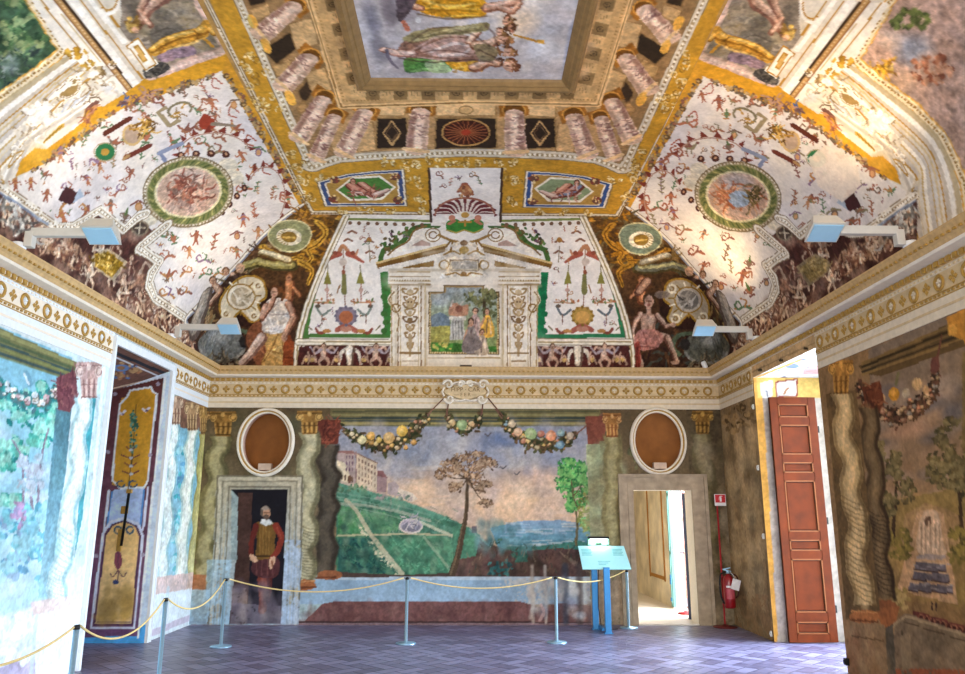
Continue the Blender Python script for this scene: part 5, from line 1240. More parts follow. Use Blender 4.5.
# band over the opening, strip between corner and opening
P_([(738, 388), (750, 362), (822, 328), (826, 349), (755, 379)], 'b3a285', n=.1); L_([(752, 372), (818, 341)], 1.2, '8a7a60')
for x, y in ((760, 370), (781, 360.5), (806, 348.5)): E_(x, y, 2.4, 1.4, '2c261e')
P_([(716, 405), (760, 385), (775, 645), (736, 630)], ('7a6e58', '85765e'), n=.3)
for x0, x1, w, c in ((724, 738, 7, 'a59a80'), (737, 752, 9, 'aca088'), (748, 764, 8, '9a8e74'), (730, 745, 4, '5c5240'), (743, 758, 4, '544a3a'), (754, 770, 3, '5c503c')): L_([(x0, 425), ((x0+x1)/2+2, 520), (x1, 620)], w, c, a=.75, soft=True, curve=True)
S.leaves(742, 420, 20, 14, 60, 3, ('6a5c44', '4c402e', '8a7a5c')); mottle(S, [(722, 430), (755, 420), (770, 630), (738, 620)], 110, 8, ('9a8f76', '6f644e', 'b0a48a', '5f5542', '8a8878'), 4)
P_([(735, 590), (770, 596), (773, 650), (736, 630)], '7a6a54', patchy=.45)
L_([(769, 400), (774, 640)], 3, '4a3c2c', a=.6)
# landscape
gid = S.part('garden_view', TF)
P_([(868, 350), (1000, 290), (1000, 640), (885, 600)], ('6e6660', '9a7c58'), id=gid)
R = random.Random(9)
for k in range(40): S.glow(R.uniform(880, 965), R.uniform(385, 500), R.uniform(10, 26), R.uniform(5, 10), ('8a807c', '5f5c62', 'a08a78', '77706c')[k % 4], a=.6)
for x, y, rx, ry, c in ((945, 385, 22, 12, '8f8782'), (925, 405, 30, 9, '5c5c66'), (955, 410, 20, 12, '5a5a62'), (910, 430, 30, 12, 'a08472'), (925, 505, 40, 14, 'b08e50')): S.glow(x, y, rx, ry, c, a=.8)
eid = S.part('painted_entablature', TF)
P_([(858, 366), (1000, 300), (1000, 335), (880, 376), (866, 374)], '54462e', id=eid)
for y, c, w in ((0, '6f5f3e', 3), (5, '2c2618', 2.5), (9, '6a5a3c', 2), (13, '2f2a20', 2.2), (17, '7a6844', 2.5)): L_([(862, 364+y*.6), (940, 330+y), (1000, 303+y*1.2)], w, c, a=.9)
P_([(868, 505), (1000, 480), (1000, 640), (880, 620)], ('84764c', '7a6448'), id=gid, n=.25)
mottle(S, [(890, 530), (965, 520), (965, 600), (890, 590)], 110, 7, ('7a7040', '968050', '5f5a34', 'a08a58'), 7)
P_([(905, 515), (925, 503), (950, 510), (965, 520), (965, 545), (900, 545)], '8f7a5a', n=.3)
fid = S.part('painted_cascade', TF)
P_([(917, 512), (930, 508), (944, 514), (958, 605), (897, 590)], 'a58c72', id=fid); S.S_([(920, 520), (928, 510), (938, 514), (943, 540), (945, 555), (918, 552)], 'ab9a8a', id=fid)
E_(928, 521, 3.5, 5.5, '5a4a40', id=fid)
for x in (920, 924, 929, 934, 938): L_([(x, 522), (x-1, 552)], 1.8, 'c4b6a8', a=.7); L_([(x+1, 524), (x+2, 552)], 1, '7d6c60', a=.7)
S.E_(931, 557, 15, 3, '8a8488', id=fid)
for y0, x0, x1 in ((561, 916, 946), (571, 914, 949), (582, 910, 952)): P_([(x0, y0), (x1, y0+3), (x1+1, y0+11), (x0-2, y0+8)], '5c5a68', id=fid, n=.25); L_([(x0-2, y0+8.5), (x1+1, y0+11.5)], 1.6, '3a2c2c'); L_([(x0, y0), (x1, y0+3)], 1.2, 'b09a84')
for k in range(40): x, y = R.uniform(913, 950), R.uniform(562, 590); L_([(x, y), (x+4, y+.5)], 1, ('7d7f92', '4a4858', '90909c')[k % 3], a=.7)
for k, y in enumerate((603, 604)): L_([(932+k*4, y), (932+k*4, y+6)], 1.6, '2c2024')
P_([(913, 610), (965, 626), (965, 640), (913, 622)], '5c3430', n=.3)
for k in range(9): E_(921+k*5.5, 618+k*1.7, 2.2, 3, '3a1f1e'); L_(arc(921+k*5.5, 618+k*1.7, 2.6, 3.4, 180, 360, 8), 1, '8a6050')
tid = S.part('painted_tree', TF)
GR = ('4c4a34', '5f5a40', '3f3c2c', '6e684c', '585036')
L_([(893, 540), (895, 500), (898, 470)], (4, 2), '3a2e22', id=tid)
for x, y, rx, ry, nn in ((890, 470, 14, 22, 120), (902, 490, 14, 14, 70), (888, 510, 10, 18, 60), (884, 450, 8, 10, 30)): S.leaves(x, y, rx, ry, nn, 3, GR, id=tid, clump=6)
tid = S.part('painted_tree', TF)
L_([(962, 540), (960, 500), (955, 470)], (5, 2.5), '3a2e22', id=tid)
for x, y, rx, ry, nn in ((955, 440, 22, 24, 190), (968, 470, 22, 26, 150), (937, 465, 12, 14, 60), (945, 485, 14, 8, 50), (930, 475, 8, 10, 30), (980, 430, 20, 20, 70)): S.leaves(x, y, rx, ry, nn, 3.2, GR, id=tid, clump=7)
S.leaves(900, 545, 14, 16, 70, 3, ('6a6438', '7d7440', '5a5630')); S.leaves(958, 545, 12, 18, 70, 3, ('6a6438', '7d7440', '55502e')); S.leaves(899, 600, 10, 12, 40, 3, ('8a7c50', '6f6340', '9a8a60'))
g = S.part('fruit_garland', TF)
garland(S, [(858, 384), (868, 400), (882, 412), (900, 414), (920, 406), (932, 392), (936, 370)], 9, g, ('8f7d62', 'a8937a', '7a5c4c', '6a6a6a', '9a6a54'), ('3a2c22', '4c3a2a', '2c2420', '5a4034'), n=70, seed=6, big=1.0)
for x, y, z, c in ((894, 394, 5.5, 'b08432'), (906, 393, 4, '9a9488'), (917, 384, 5, 'b09a78'), (882, 398, 3.4, '9a8262'), (926, 390, 3.6, 'a58a6a')): E_(x, y, z, z*1.25, c, id=g); S.glow(x-1, y-2, z*.7, z*.7, 'dcc28a', a=.3)
L_([(896, 384), (898, 374)], 3, '6a6a50'); L_([(935, 370), (942, 335)], (3, 1.2), '5a3c34'); S.S_([(932, 358), (938, 358), (939, 370), (931, 372)], '5c3c38')
# pedestal zone and parapet
sid = S.part('painted_parapet', TF)
P_([(895, 622), (906, 613), (1000, 645), (1000, 760), (890, 690)], ('72685a', '6a5c50'), id=sid, n=.25); L_([(890, 628), (906, 616), (1000, 646)], 3, '8f8472'); L_([(904, 622), (1000, 652)], 1.2, '4a4036')
L_([(902, 632), (906, 680)], 2, '4a4238'); P_([(900, 636), (910, 632), (912, 668), (902, 672)], '7d7262'); P_([(880, 668), (965, 670), (965, 720), (880, 700)], '84503c', patchy=.45)
cid = S.part('painted_column', TQ)
P_([(862, 388), (880, 380), (884, 400), (880, 412), (868, 416)], '5a3424', id=cid); blotch(S, [(864, 388), (880, 384), (880, 410), (868, 414)], 20, 3, ('6e4430', '43261c', '7d5238'), 3)
twisted(S, [(868, 408), (872, 450), (876, 500), (880, 545), (884, 598)], 21, '5f523e', cid, '2a2016', '82745a', 3.4, .11, bands=.55)
S.E_(884, 606, 13, 6, '7d5236', id=cid); P_([(874, 608), (900, 606), (896, 622), (884, 630)], '8a5c3c', n=.2); P_([(884, 628), (893, 624), (896, 674), (888, 676)], '4f4c46', n=.2)
cid = S.part('painted_column', TQ)
P_([(826, 394), (856, 390), (880, 610), (846, 620)], '5f5038', n=.25)
twisted(S, [(841, 394), (846, 440), (853, 490), (857, 545), (863, 605)], 24, 'b0a17e', cid, '5a4c32', 'd6c8a4', 3.4, .12, bands=.52)
capital(S, 829, 853, 360, 394, '94703a', '4f3818', 'b8924e', cid)
S.E_(864, 617, 15, 7, '9a6a44', id=cid); L_([(850, 620), (878, 622)], 2, '5f3c24'); L_([(851, 611), (877, 613)], 1.5, 'b88a5c')
P_([(850, 622), (885, 625), (890, 720), (852, 720)], ('86745c', '7d644c'), n=.2); mottle(S, [(852, 630), (884, 634), (888, 690), (854, 690)], 60, 8, ('94826a', '6f5c46', 'a08e74', '7a5a44'), 5); L_([(852, 636), (884, 641)], 1.6, '5a4a38')
cid = S.part('painted_column', TQ)
P_([(946, 318), (985, 296), (985, 350), (968, 354), (964, 340), (950, 335)], 'a07838', id=cid); S.E_(952, 330, 5, 6, 'b8924a', id=cid); P_([(962, 352), (1000, 340), (1000, 480), (962, 450)], '6f6244', id=cid, n=.2)

RW.rgb *= np.array([1.14, 1.04, .92])
S = RRV; P_ = S.P_; L_ = S.L_
P_([(740, 350), (860, 350), (860, 660), (740, 660)], 'cfc8be')
P_([(752, 370), (768, 374), (784, 642), (768, 642)], ('dba858', 'd09a4a'), n=.15); P_([(762, 382), (776, 380), (790, 642), (778, 642)], 'b5aaa2', n=.2)
P_([(756, 376), (822, 360), (822, 398), (758, 398)], 'e2c070'); P_([(760, 383), (773, 380), (772, 398), (762, 398)], 'e6e4e0'); P_([(776, 382), (797, 379), (797, 396), (777, 397)], 'e8e2da'); L_([(776, 382), (797, 379), (797, 396), (777, 397), (776, 382)], 1.4, '8f4038')
S.L_([(784, 394), (788, 388)], 2, 'b07a50'); S.L_([(766, 390), (768, 396)], 1.2, '6a6a78')
S = RSF; P_ = S.P_; L_ = S.L_
P_([(730, 330), (870, 330), (870, 400), (730, 400)], 'e9ecf2'); R = random.Random(3)
for k in range(26):
    x, y = R.uniform(768, 815), R.uniform(352, 386); L_([(x, y), (x+R.uniform(-4, 4), y+R.uniform(-2, 2))], 1.6, ('7d8fb0', 'b08a8a', '8a8fa0', '5f6a8a')[k % 4])
S.E_(792, 366, 7, 2.5, '7a8fb8'); P_([(803, 369), (820, 365), (820, 374), (803, 374)], 'c8a0a0'); L_([(776, 382), (783, 378), (799, 382), (797, 385), (776, 385)], 1.3, '8f4038'); L_([(757, 377), (800, 360)], 2, 'dba858')
# ------------------------------------------------------------------ side coves (the right one mirrors the left about the hall)
CREAM, GOLD, GOLDL, BRN = 'efe6d6', 'b08232', 'd8b25c', '6a4a2c'
def side_vault(S, cx, tx, right):
    P_, L_, E_ = S.P_, S.L_, S.E_
    sd = 'right' if right else 'left'
    X = XR-.6 if right else XL+.6
    TG = thing('grotesque_fresco', 'white vault fresco of small grotesque figures on the %s cove around the medallion' % sd, 'fresco', (X, 8.5, 4.6))
    TT = thing('medallion_fresco', ('round medallion of reclining figures in a green wreath on the %s cove' if right else 'round medallion of riders in a green wreath on the %s cove') % sd, 'medallion', (X, 9, 5))
    TZ = thing('figure_frieze', 'dark painted frieze of pale figures just above the %s cornice' % sd, 'fresco', (X, 8, 4))
    TA = thing('painted_aedicule', 'white and gold painted aedicule framing a %s, near end of %s cove' % ('cloudy sky scene' if right else 'green landscape', sd), 'fresco', (X, 6, 4.6))
    TN = thing('nude_fresco', 'painted panel of a crouching nude above a golden figure, %s of the central ceiling' % sd, 'fresco', (X, 7, 5.4))
    gid = S.part('grotesque_ground', TG)
    P_([(-140, -60), (330, -60), (340, 240), (212, 400), (-140, 260)], 'e6ded6', id=gid, n=.06)
    mottle(S, [(0, 190), (40, 150), (220, 70), (306, 204), (187, 318)], 90, 16, ('d9d0cc', 'f0eae4', 'cfc8ca', 'e8dccc', 'dcd6da'), 5, .5)
    # --- aedicule at the near end
    aid = S.part('aedicule_frame', TA)
    P_([(-200, 240), (-140, -80), (125, -20), (122, 30), (150, 78), (148, 104), (122, 108), (98, 124), (79, 141), (47, 150), (31, 170), (0, 190), (-2, 260), (-200, 300)], 'ded6c8', id=aid, n=.08)
    mottle(S, [(-40, 230), (-30, 100), (60, 60), (130, 0), (150, 78), (100, 120), (30, 168), (0, 190)], 80, 10, ('c9beae', 'efe8dc', 'bdb3a6', 'd8cab0', 'c8ccd4'), 6, .5)
    P_([(-200, -140), (-60, -80), (14, -22), (28, 0), (60, 54), (27, 79), (0, 97), (-30, 126), (-52, 170), (-62, 230), (-260, 230)], '3d5640' if not right else 'b89a8c', id=S.part('framed_picture', TA), n=.3)
    if not right:
        for x, y, rx, ry in ((8, 12, 30, 20), (30, 45, 24, 14), (-10, 50, 30, 20), (15, 30, 20, 16)): S.leaves(x, y, rx, ry, 90, 4, ('2f4a34', '55764c', '6f8a60', '3d5a3c', '8a9a6c', '28402e'), clump=7)
        blotch(S, [(-20, 55), (45, 48), (25, 78), (-10, 98)], 70, 3, ('3a4c44', '6a7a70', '2c3a38', '8f9c94', '4a6450'), 3); S.glow(10, 66, 14, 10, '8fa0a8', a=.6)
    else:
        for x, y, rx, ry, c in ((0, 40, 34, 16, '8a94a8'), (25, 30, 20, 10, 'd8c0b0'), (-15, 55, 24, 14, 'c2a08c'), (10, 70, 20, 10, 'd6b49c')): S.glow(x, y, rx, ry, c, a=.9)
        S.leaves(5, 8, 22, 10, 60, 3.5, ('5a6438', '6f7a44', '46502e')); S.leaves(-18, 60, 22, 16, 50, 4, ('b0785c', '8a5440', 'c8977a')); blotch(S, [(25, 50), (52, 62), (35, 72), (20, 60)], 50, 3, ('d8a838', 'b88828', 'e4c264', '8a6428'), 4)
    fr = [(-62, 230), (-52, 172), (-30, 128), (0, 98), (27, 79), (55, 58), (63, 50), (46, 24), (28, -6), (14, -26)]
    L_(fr, 11, 'd9a64a'); L_(fr, 7.5, 'e8d9b8'); beads(S, fr, 4.2, 1.5, '9a7434')
    for off, w, c in ((8, 6, 'b9a988'), (20, 7, 'c6bcae'), (15, 5, 'f5f1ea'), (38, 8, 'c9c2ba'), (43, 4, 'f3ede2'), (56, 5, 'c4bbb0'), (62, 4, 'f1e9da'), (24, 1.6, GOLD), (29, 2.2, 'cdb98e'), (35, 1.4, 'bda06a'), (46, 2, 'c2a468'), (52, 1.2, 'd4c4a0'), (60, 2, GOLD), (66, 3, 'd9cdb8')):
        L_([(-60+off*.95, 235), (-50+off*.9, 172+off*.3), (-30+off*.5, 128+off*.75), (0, 98+off*1.15), (27, 79+off), (60, 58+off*.75), (84+off*.12, 44+off*.55)], w, c, curve=True, a=.9)
    # straight entablature running up to the crown
    P_([(26, -8), (56, -8), (150, 104), (136, 104), (64, 52)], 'efe8dc', id=aid, n=.05)
    for a, b, w, c in (((50, -10), (135, 96), 7.5, '8a6038'), ((50, -10), (135, 96), 4, 'b58c58'), ((57, -8), (141, 97), 2.5, '3f2c1c'), ((66, -8), (149, 102), 8, 'f4efe6'), ((74, -8), (152, 90), 1.6, GOLD), ((34, -8), (80, 50), 1.8, GOLD), ((42, -8), (100, 62), 1.4, 'c9b48a'), ((84, -8), (124, 42), 5, 'f6f2ea'), ((92, -8), (126, 36), 2, GOLD)): L_([a, b], w, c, id=aid)
    beads(S, [(50, -10), (135, 96)], 4, 1.3, 'd6b888'); S.leaves(76, 53, 12, 5, 30, 3, ('b88a2c', '96701f', 'd2a848'), rot=-.1)
    L_(arc(108, -2, 12, 16, -20, 130, 16), 3, 'f4efe6'); L_(arc(108, -2, 9, 12, -20, 130, 16), 1.5, GOLD)
    # grisaille reliefs: ribs, cherub heads, shells, drapery between the mouldings
    for q in ([(18, 168), (30, 142), (52, 126), (74, 112), (96, 98)], [(6, 182), (20, 150), (44, 128)], [(60, 128), (80, 114), (100, 100)]): L_(q, 5, 'b5aa9c', curve=True, a=.7, soft=True); L_([(x-2, y-3) for x, y in q], 3, 'f6f1e8', curve=True, a=.9, soft=True)
    blotch(S, [(52, 94), (90, 60), (118, 70), (112, 92), (84, 108), (58, 120)], 46, 2.6, ('cfc2ae', 'efe7da', 'a8977c', '8a7a60', 'f4eee4', 'b8a890'), 12)
    blotch(S, [(8, 150), (34, 122), (58, 104), (62, 116), (30, 146), (14, 166)], 40, 2.4, ('cfc2ae', 'efe7da', 'a8977c', 'bdb1a0', 'f4eee4'), 13)
    for x, y, r in ((99, 74, 5), (88, 98, 4), (112, 66, 3.6)): S.E_(x, y, r, r*1.05, 'e6d8c6'); S.glow(x-r*.3, y-r*.3, r*.8, r*.8, 'fbf6ee', a=.8); L_(arc(x, y, r, r, 10, 150, 10), 1.3, '7d6a50', a=.8); L_([(x-r*.5, y-.3), (x-r*.1, y-.2)], 1, '6a543c'); L_([(x+r*.2, y-.1), (x+r*.55, y)], 1, '6a543c'); S.leaves(x, y-r*.8, r, r*.5, 8, 1.6, ('b59a6c', '8a6c40'))
    for k in range(8): a = -2.4+k*.28; L_([(70, 92), (70+17*cos(a), 92+13*sin(a))], 1.2, ('a8977c', 'f6f0e6')[k % 2], a=.8)
    # scrolled bracket, masks and swag of fruit
    q = [(56, 93), (66, 84), (77, 77), (80, 85), (77, 93), (66, 98)]
    S.S_(q, '9a7f4e', id=aid); L_(q, 2.5, 'f3ece0', curve=True, closed=True); L_(q, 1, '6f5426', curve=True, closed=True, a=.7); L_(arc(73, 81, 4.5, 4, 0, 320, 16), 2, 'f0e6d2'); L_([(52, 98), (70, 84)], 4, 'f1ebe0')
    S.leaves(40, 112, 17, 11, 60, 4.5, ('e8dfd0', 'cdbfa6', 'f4efe8', 'a8957a', 'd9ccb6', '8d7a5c'), rot=-.5, clump=8); S.leaves(22, 130, 8, 6, 24, 3, ('e8dfd0', 'cdbfa6', 'a8957a'))
    S.leaves(100, 75, 10, 8, 46, 3, ('e4d9c6', 'b49c74', 'f2ece2', '8a7048', 'd0b888')); S.leaves(88, 65, 6, 5, 16, 2.6, ('c29a3c', 'a07c2c')); L_([(86, 82), (90, 90), (84, 96)], 2, '8a7048', curve=True)
    for k in range(7): L_([(62+k*3, 112-k*1.5), (70+k*2.5, 100), (84+k, 100-k*1.4)], 1.4, ('b4bccc', 'd6d8de', 'a5957a')[k % 3], curve=True, a=.8)
    E_(95, 101, 6, 4, 'e6ddd0'); L_(arc(95, 101, 6, 4, 160, 350, 12), 1.5, '6e5a40'); S.glow(76, 128, 5, 5, 'fbf7f0', a=.9); L_([(44, 142), (62, 126)], (2, 4), 'c09a3c'); L_([(44, 142), (62, 126)], 1, '7a5c20')
    L_([(8, 168), (14, 155), (24, 151), (16, 160), (9, 168)], 1.3, 'b08a44', curve=True)
    # --- yellow band between aedicule and white field
    yid = S.part('yellow_band', TG)
    P_([(15, 178), (21, 160), (35, 148), (47, 149), (62, 138), (83, 122), (85, 108), (104, 106), (124, 94), (146, 78), (230, 52), (240, 66), (219, 72), (160, 96), (122, 109), (98, 124), (79, 141), (60, 151), (50, 162), (31, 170)], 'd0992c', id=yid, n=.12)
    S.glow(40, 156, 16, 9, 'dcab48', a=.5); P_([(228, 52), (240, 60), (312, 206), (300, 206), (222, 72)], 'cc9530', id=yid, n=.12)
    for a, b in (((224, 70), (304, 203)), ((122, 110), (219, 73)), ((30, 172), (118, 110))):
        cx_, cy_, ln = (a[0]+b[0])/2, (a[1]+b[1])/2, math.hypot(b[0]-a[0], b[1]-a[1])
        S.leaves(cx_, cy_, ln/2, 3.5, int(ln*1.1), 2.3, ('5a4a38', '7a5238', '96805c', '6a5c4c', 'b89a6c', '8a5c48'), rot=math.atan2(b[1]-a[1], b[0]-a[0]))
    for k in range(5): x, y = 226+k*17, 76+k*28.5; E_(x, y, 3.4, 2.6, '6a5030'); E_(x+1, y, 1.5, 1.2, 'b89a68'); L_([(x-4, y+8), (x-12, y+2), (x-14, y+10), (x-7, y+13)], 1.4, 'a8604c', curve=True)
    L_([(84, 118), (88, 108), (96, 103)], (1, 5), '6e4a40', curve=True); blotch(S, [(80, 128), (90, 120), (98, 106), (92, 108), (84, 116)], 16, 2.5, ('a86a50', '8a5440', 'c08a68'), 3)
    blotch(S, [(120, 98), (138, 96), (152, 88), (160, 92), (140, 104), (122, 106)], 26, 3, ('4a5f96', '8f6a58', '6a4c4c', 'b08a78'), 5)
    # --- white field with grotesques
    av = [(188, 192, 52, 40), (133, 131, 14, 12), (105, 152, 13, 12), (172, 114, 18, 14), (140, 228, 16, 14)]
    scatter(S, [(40, 166), (62, 152), (100, 125), (125, 110), (160, 97), (216, 76), (250, 130), (292, 200), (262, 232), (232, 262), (200, 294), (186, 310), (160, 292), (156, 284), (168, 262), (148, 249), (166, 236), (146, 220), (124, 226), (101, 205), (84, 214), (66, 220), (40, 200), (12, 186)], 66, 7.8, 11+right, av)
    scatter(S, [(150, 110), (214, 84), (246, 135), (286, 200), (230, 262), (190, 306), (160, 290), (172, 262), (155, 248)], 30, 3.4, 15+right, av, kinds=(0, 4, 2, 4))
    scatter(S, [(50, 165), (125, 115), (150, 150), (125, 220), (100, 200), (60, 218), (20, 188)], 20, 3.4, 25+right, av, kinds=(0, 4, 2, 4))
    E_(105, 152, 10, 8.5, '2f6e44', rot=-.2); E_(105, 152, 4, 3.5, 'b08a3c'); L_(arc(105, 152, 11, 9, 0, 345, 20), 1.2, 'a89a78')
    E_(132, 135, 10, 11, 'd0b078'); E_(132, 135, 7.5, 8.5, 'b9a08a'); blotch(S, [(132, 126), (150, 118), (152, 132), (140, 138)], 34, 2.8, ('b88a3c', '8a6428', 'd8b060', '6a4a20'), 4)
    L_([(106, 133), (129, 119)], 5, '5a2c20'); L_([(127, 157), (149, 146)], 4.5, '6e3428'); L_([(128, 156), (124, 159)], 3, 'b08a5c')
    q = [(157, 112), (170, 108), (186, 104), (191, 112), (178, 118), (166, 124)]; L_([(165, 108), (158, 112), (170, 126), (178, 121)], 4, '9a8a6a'); L_(arc(180, 110, 12, 7, 120, 400, 20, -.3), 2.5, '7d7458'); blotch(S, [(172, 110), (184, 106), (186, 114), (176, 118)], 12, 2, ('b89048', '8a6a34'), 3)
    if not right: S.S_([(199, 122), (204, 114), (212, 118), (216, 126), (206, 130), (200, 127)], '9a3f2c'); L_([(214, 124), (235, 126)], (4, 2), '8a7a68')
    P_([(66, 186), (84, 196), (70, 205), (58, 200)], '46282a'); P_([(80, 188), (84, 196), (72, 204)], 'a9b6c6')
    # fans of red tongues above and beside the medallion
    for c0, rx, ry, a0, a1 in (((214, 152), 36, 20, 170, 350), ((266, 196), 20, 30, 215, 400)):
        for k in range(9):
            a = math.radians(a0+(a1-a0)*k/8); x, y = c0[0]+rx*cos(a), c0[1]+ry*sin(a); xo, yo = c0[0]+(rx+7)*cos(a+.06), c0[1]+(ry+7)*sin(a+.06); da = .12
            P_([(c0[0]+rx*cos(a-da), c0[1]+ry*sin(a-da)), (xo, yo), (c0[0]+rx*cos(a+da), c0[1]+ry*sin(a+da))], '7a3428')
        L_(arc(c0[0], c0[1], rx-1, ry-1, a0, a1, 20), 1.2, 'b08a78')
    for k in range(4): x, y = 181+k*15, 154+(k-1.5)**2*.6-k*.3; E_(x, y, 4, 3.5, '4f2a22'); E_(x, y-.5, 1.6, 1.4, 'c89a78')
    for k in range(4): x, y = 222+k*7.5, 212-k*8; E_(x, y, 3.2, 3.6, '4f2a22'); E_(x, y, 1.2, 1.4, 'c89a78')
    L_([(160, 153), (166, 162)], 4, '8089a6'); L_([(160, 153), (181, 144)], 4, '8f97ae')
    # --- medallion
    mid = S.part('wreath_frame', TT); el = lambda r, q, w, c, i=mid: L_(arc(188, 192, r, q, 0, 360, 40, -.12), w, c, id=i)
    E_(188, 192, 46, 36, 'e4dccb', rot=-.12, id=mid)
    for x, y in ((228, 166), (148, 218), (234, 178)): E_(x, y, 10, 8, 'dcd2bd', id=mid)
    el(45, 35, 1.5, '7d6a4c'); el(41.5, 32, 2, 'b4a684'); el(37.5, 28.8, 6.5, '7a7d4a'); el(33, 25, 2, 'e6d8a8')
    for k in range(46):
        a = 2*pi*k/46; x, y = 37.5*cos(a), 28.8*sin(a); x, y = 188+x*cos(-.12)-y*sin(-.12), 192+x*sin(-.12)+y*cos(-.12)
        L_([(x-2.4*cos(a+.6), y-2.4*sin(a+.6)), (x+2.6*cos(a+.6), y+2.6*sin(a+.6))], 1.4, ('4f5a30', 'b0a868', '5f6a3a')[k % 3])
    beads(S, arc(188, 192, 43.3, 33.6, 0, 360, 60, -.12), 3.6, 1.1, '8d7a58')
    pid = S.part('medallion_picture', TT); E_(188, 192, 31.5, 24, 'cfae98' if not right else 'c7a58e', rot=-.12, id=pid)
    S.glow(188, 180, 26, 12, 'dcc6b4' if not right else '9aa0aa', a=.6)
    if not right: blotch(S, [(166, 190), (184, 176), (206, 182), (212, 196), (196, 204), (172, 206)], 80, 3.4, ('9a5a48', 'b87a60', '7d4a3c', 'd8b098', '8a6a5c'), 6); S.leaves(186, 206, 20, 5, 24, 3, ('b09080', '9a7a6c'))
    else:
        blotch(S, [(163, 188), (180, 180), (206, 184), (214, 196), (190, 208), (168, 202)], 40, 3.4, ('b87a58', 'a86444', '7d6a4c', 'd8a880'), 6); S.S_([(176, 190), (190, 186), (200, 194), (192, 202), (178, 200)], '9fb0c4'); blotch(S, [(166, 180), (178, 184), (178, 200), (166, 198)], 30, 2.6, ('6a5a34', '8a7444', '4f4428'), 7); blotch(S, [(200, 182), (212, 186), (208, 200), (198, 196)], 24, 2.8, ('b06a48', 'c88a60'), 8)
    # --- frieze of figures
    zid = S.part('frieze_ground', TZ)
    pal2 = ('b08d78', '8a6654', 'cbb19c', '7a5444', '9f8474')
    low = [(-2, 230), (-2, 188), (0, 189), (33, 210), (51, 223), (67, 228), (84, 222), (100, 211), (124, 232), (139, 222), (152, 230), (160, 232), (139, 249), (160, 262), (149, 281), (153, 298), (187, 319)]
    P_(low+[(205, 352), (215, 400), (-2, 250)], ('4a2a26', '3a2420'), id=zid, n=.2)
    fid = S.part('painted_figures', TZ); PAL = ('b99a82', '94705a', 'cfb8a0', '7a5444', 'a88468', 'd9c8b4', '6a4438')
    def fg(x, y, s, seed, cols=PAL):
        R = random.Random(seed); c = cols[R.randrange(len(cols))]; d = cols[R.randrange(len(cols))]
        S.limb([(x, y), (x+R.uniform(-2, 2)*s, y+6*s)], (6*s, 5*s), c, '4a2c24', 'e4d2bc', id=fid)
        for q in (-1, 1):
            S.limb([(x+q*1.5*s, y+6*s), (x+q*3.5*s+R.uniform(-1, 1)*s, y+10*s), (x+q*2.5*s, y+14*s)], (3.4*s, 2*s), d, '4a2c24', 'e0ccb4', id=fid)
            L_([(x+q*2.4*s, y+1), (x+q*6*s, y+R.uniform(-3, 4)*s), (x+q*8*s, y+R.uniform(-5, 3)*s)], (2.2*s, 1.3*s), c, curve=True, id=fid)
        face(S, x, y-4.2*s, 2.7*s, 'c8a88e', '5f4434', fid)
    for k, (x, y, s) in enumerate(((20, 212, 1.5), (52, 236, 1.2), (66, 244, 1.3), (98, 238, 1.1), (84, 262, 1.), (140, 282, 1.6), (152, 296, 1.1), (118, 300, .8), (172, 320, 1.0), (186, 328, 1.), (150, 312, 1.), (132, 262, 1.), (36, 224, 1.1), (112, 272, 1.), (160, 306, 1.1))): fg(x, y, s, k)
    mottle(S, low+[(205, 352), (-2, 250)], 150, 6, pal2, 7, .45)
    for k, (x, y, s) in enumerate(((30, 228, 1.2), (76, 252, 1.3), (102, 250, 1.2), (124, 282, 1.3), (140, 300, 1.2), (164, 316, 1.2), (44, 240, 1.), (90, 274, 1.1), (8, 206, 1.5), (180, 336, 1.), (116, 240, 1.3))): fg(x, y, s, k+40)
    blotch(S, [(40, 226), (75, 244), (95, 270), (60, 262), (30, 240)], 60, 3.2, PAL, 3, fid); blotch(S, [(112, 290), (150, 300), (190, 330), (195, 350), (150, 322)], 90, 3, PAL, 4, fid); blotch(S, [(0, 196), (30, 215), (34, 236), (5, 225)], 40, 4, ('8f8d88', 'b9b6ae', '6a6660', 'cfc8bc', '57504c'), 5, fid)
    for x, y, r in ((95, 226, 9), (108, 236, 7), (148, 268, 8), (42, 232, 7)): L_([(x-r, y+r*.6), (x-r*.3, y-r*.6), (x+r*.5, y), (x+r, y-r*.8)], 3, 'b59f8c', curve=True, id=fid, a=.9)
    P_([(92, 256), (108, 248), (128, 262), (114, 282), (92, 266)], 'b5a184' if not right else '8f7d60', id=fid); P_([(95, 256), (108, 251), (124, 263), (112, 277), (95, 266)], '94701c' if not right else '8a7448', id=fid)
    blotch(S, [(96, 257), (108, 252), (122, 263), (112, 275), (97, 266)], 26, 3, ('c9a24a', 'e0c070', '6f5214') if not right else ('9a8654', '7a6640', 'ab966a'), 7, fid)
    E_(140, 228, 9, 8, '8a7a64', id=fid); E_(140, 228, 7, 6, '4a3c34'); L_([(135, 228), (145, 228)], 1.4, 'c8b89c'); L_([(140, 223), (139, 233)], 1.4, 'c8b89c')
    # --- white moulded frame between field and frieze
    wid = S.part('painted_moulding', TG)
    for pth in ([(0, 187), (33, 208), (44, 219), (58, 227), (72, 227), (84, 221), (100, 210), (124, 230), (139, 216), (146, 214)], [(166, 226), (160, 231), (139, 248), (160, 262), (152, 273), (149, 284), (155, 298), (187, 319)]):
        for w, c in ((9.5, '8a7458'), (8, 'ece5d8'), (4.5, 'bda98a'), (2.6, 'f2ece0')): L_(pth, w, c, id=wid)
        beads(S, pth, 3.6, .9, '7d684a')
    L_([(0, 193), (30, 212), (48, 224)], 3, '8494ae', a=.8)
    band = [(306, 206), (286, 220), (263, 240), (238, 268), (215, 292), (200, 308), (188, 320)]
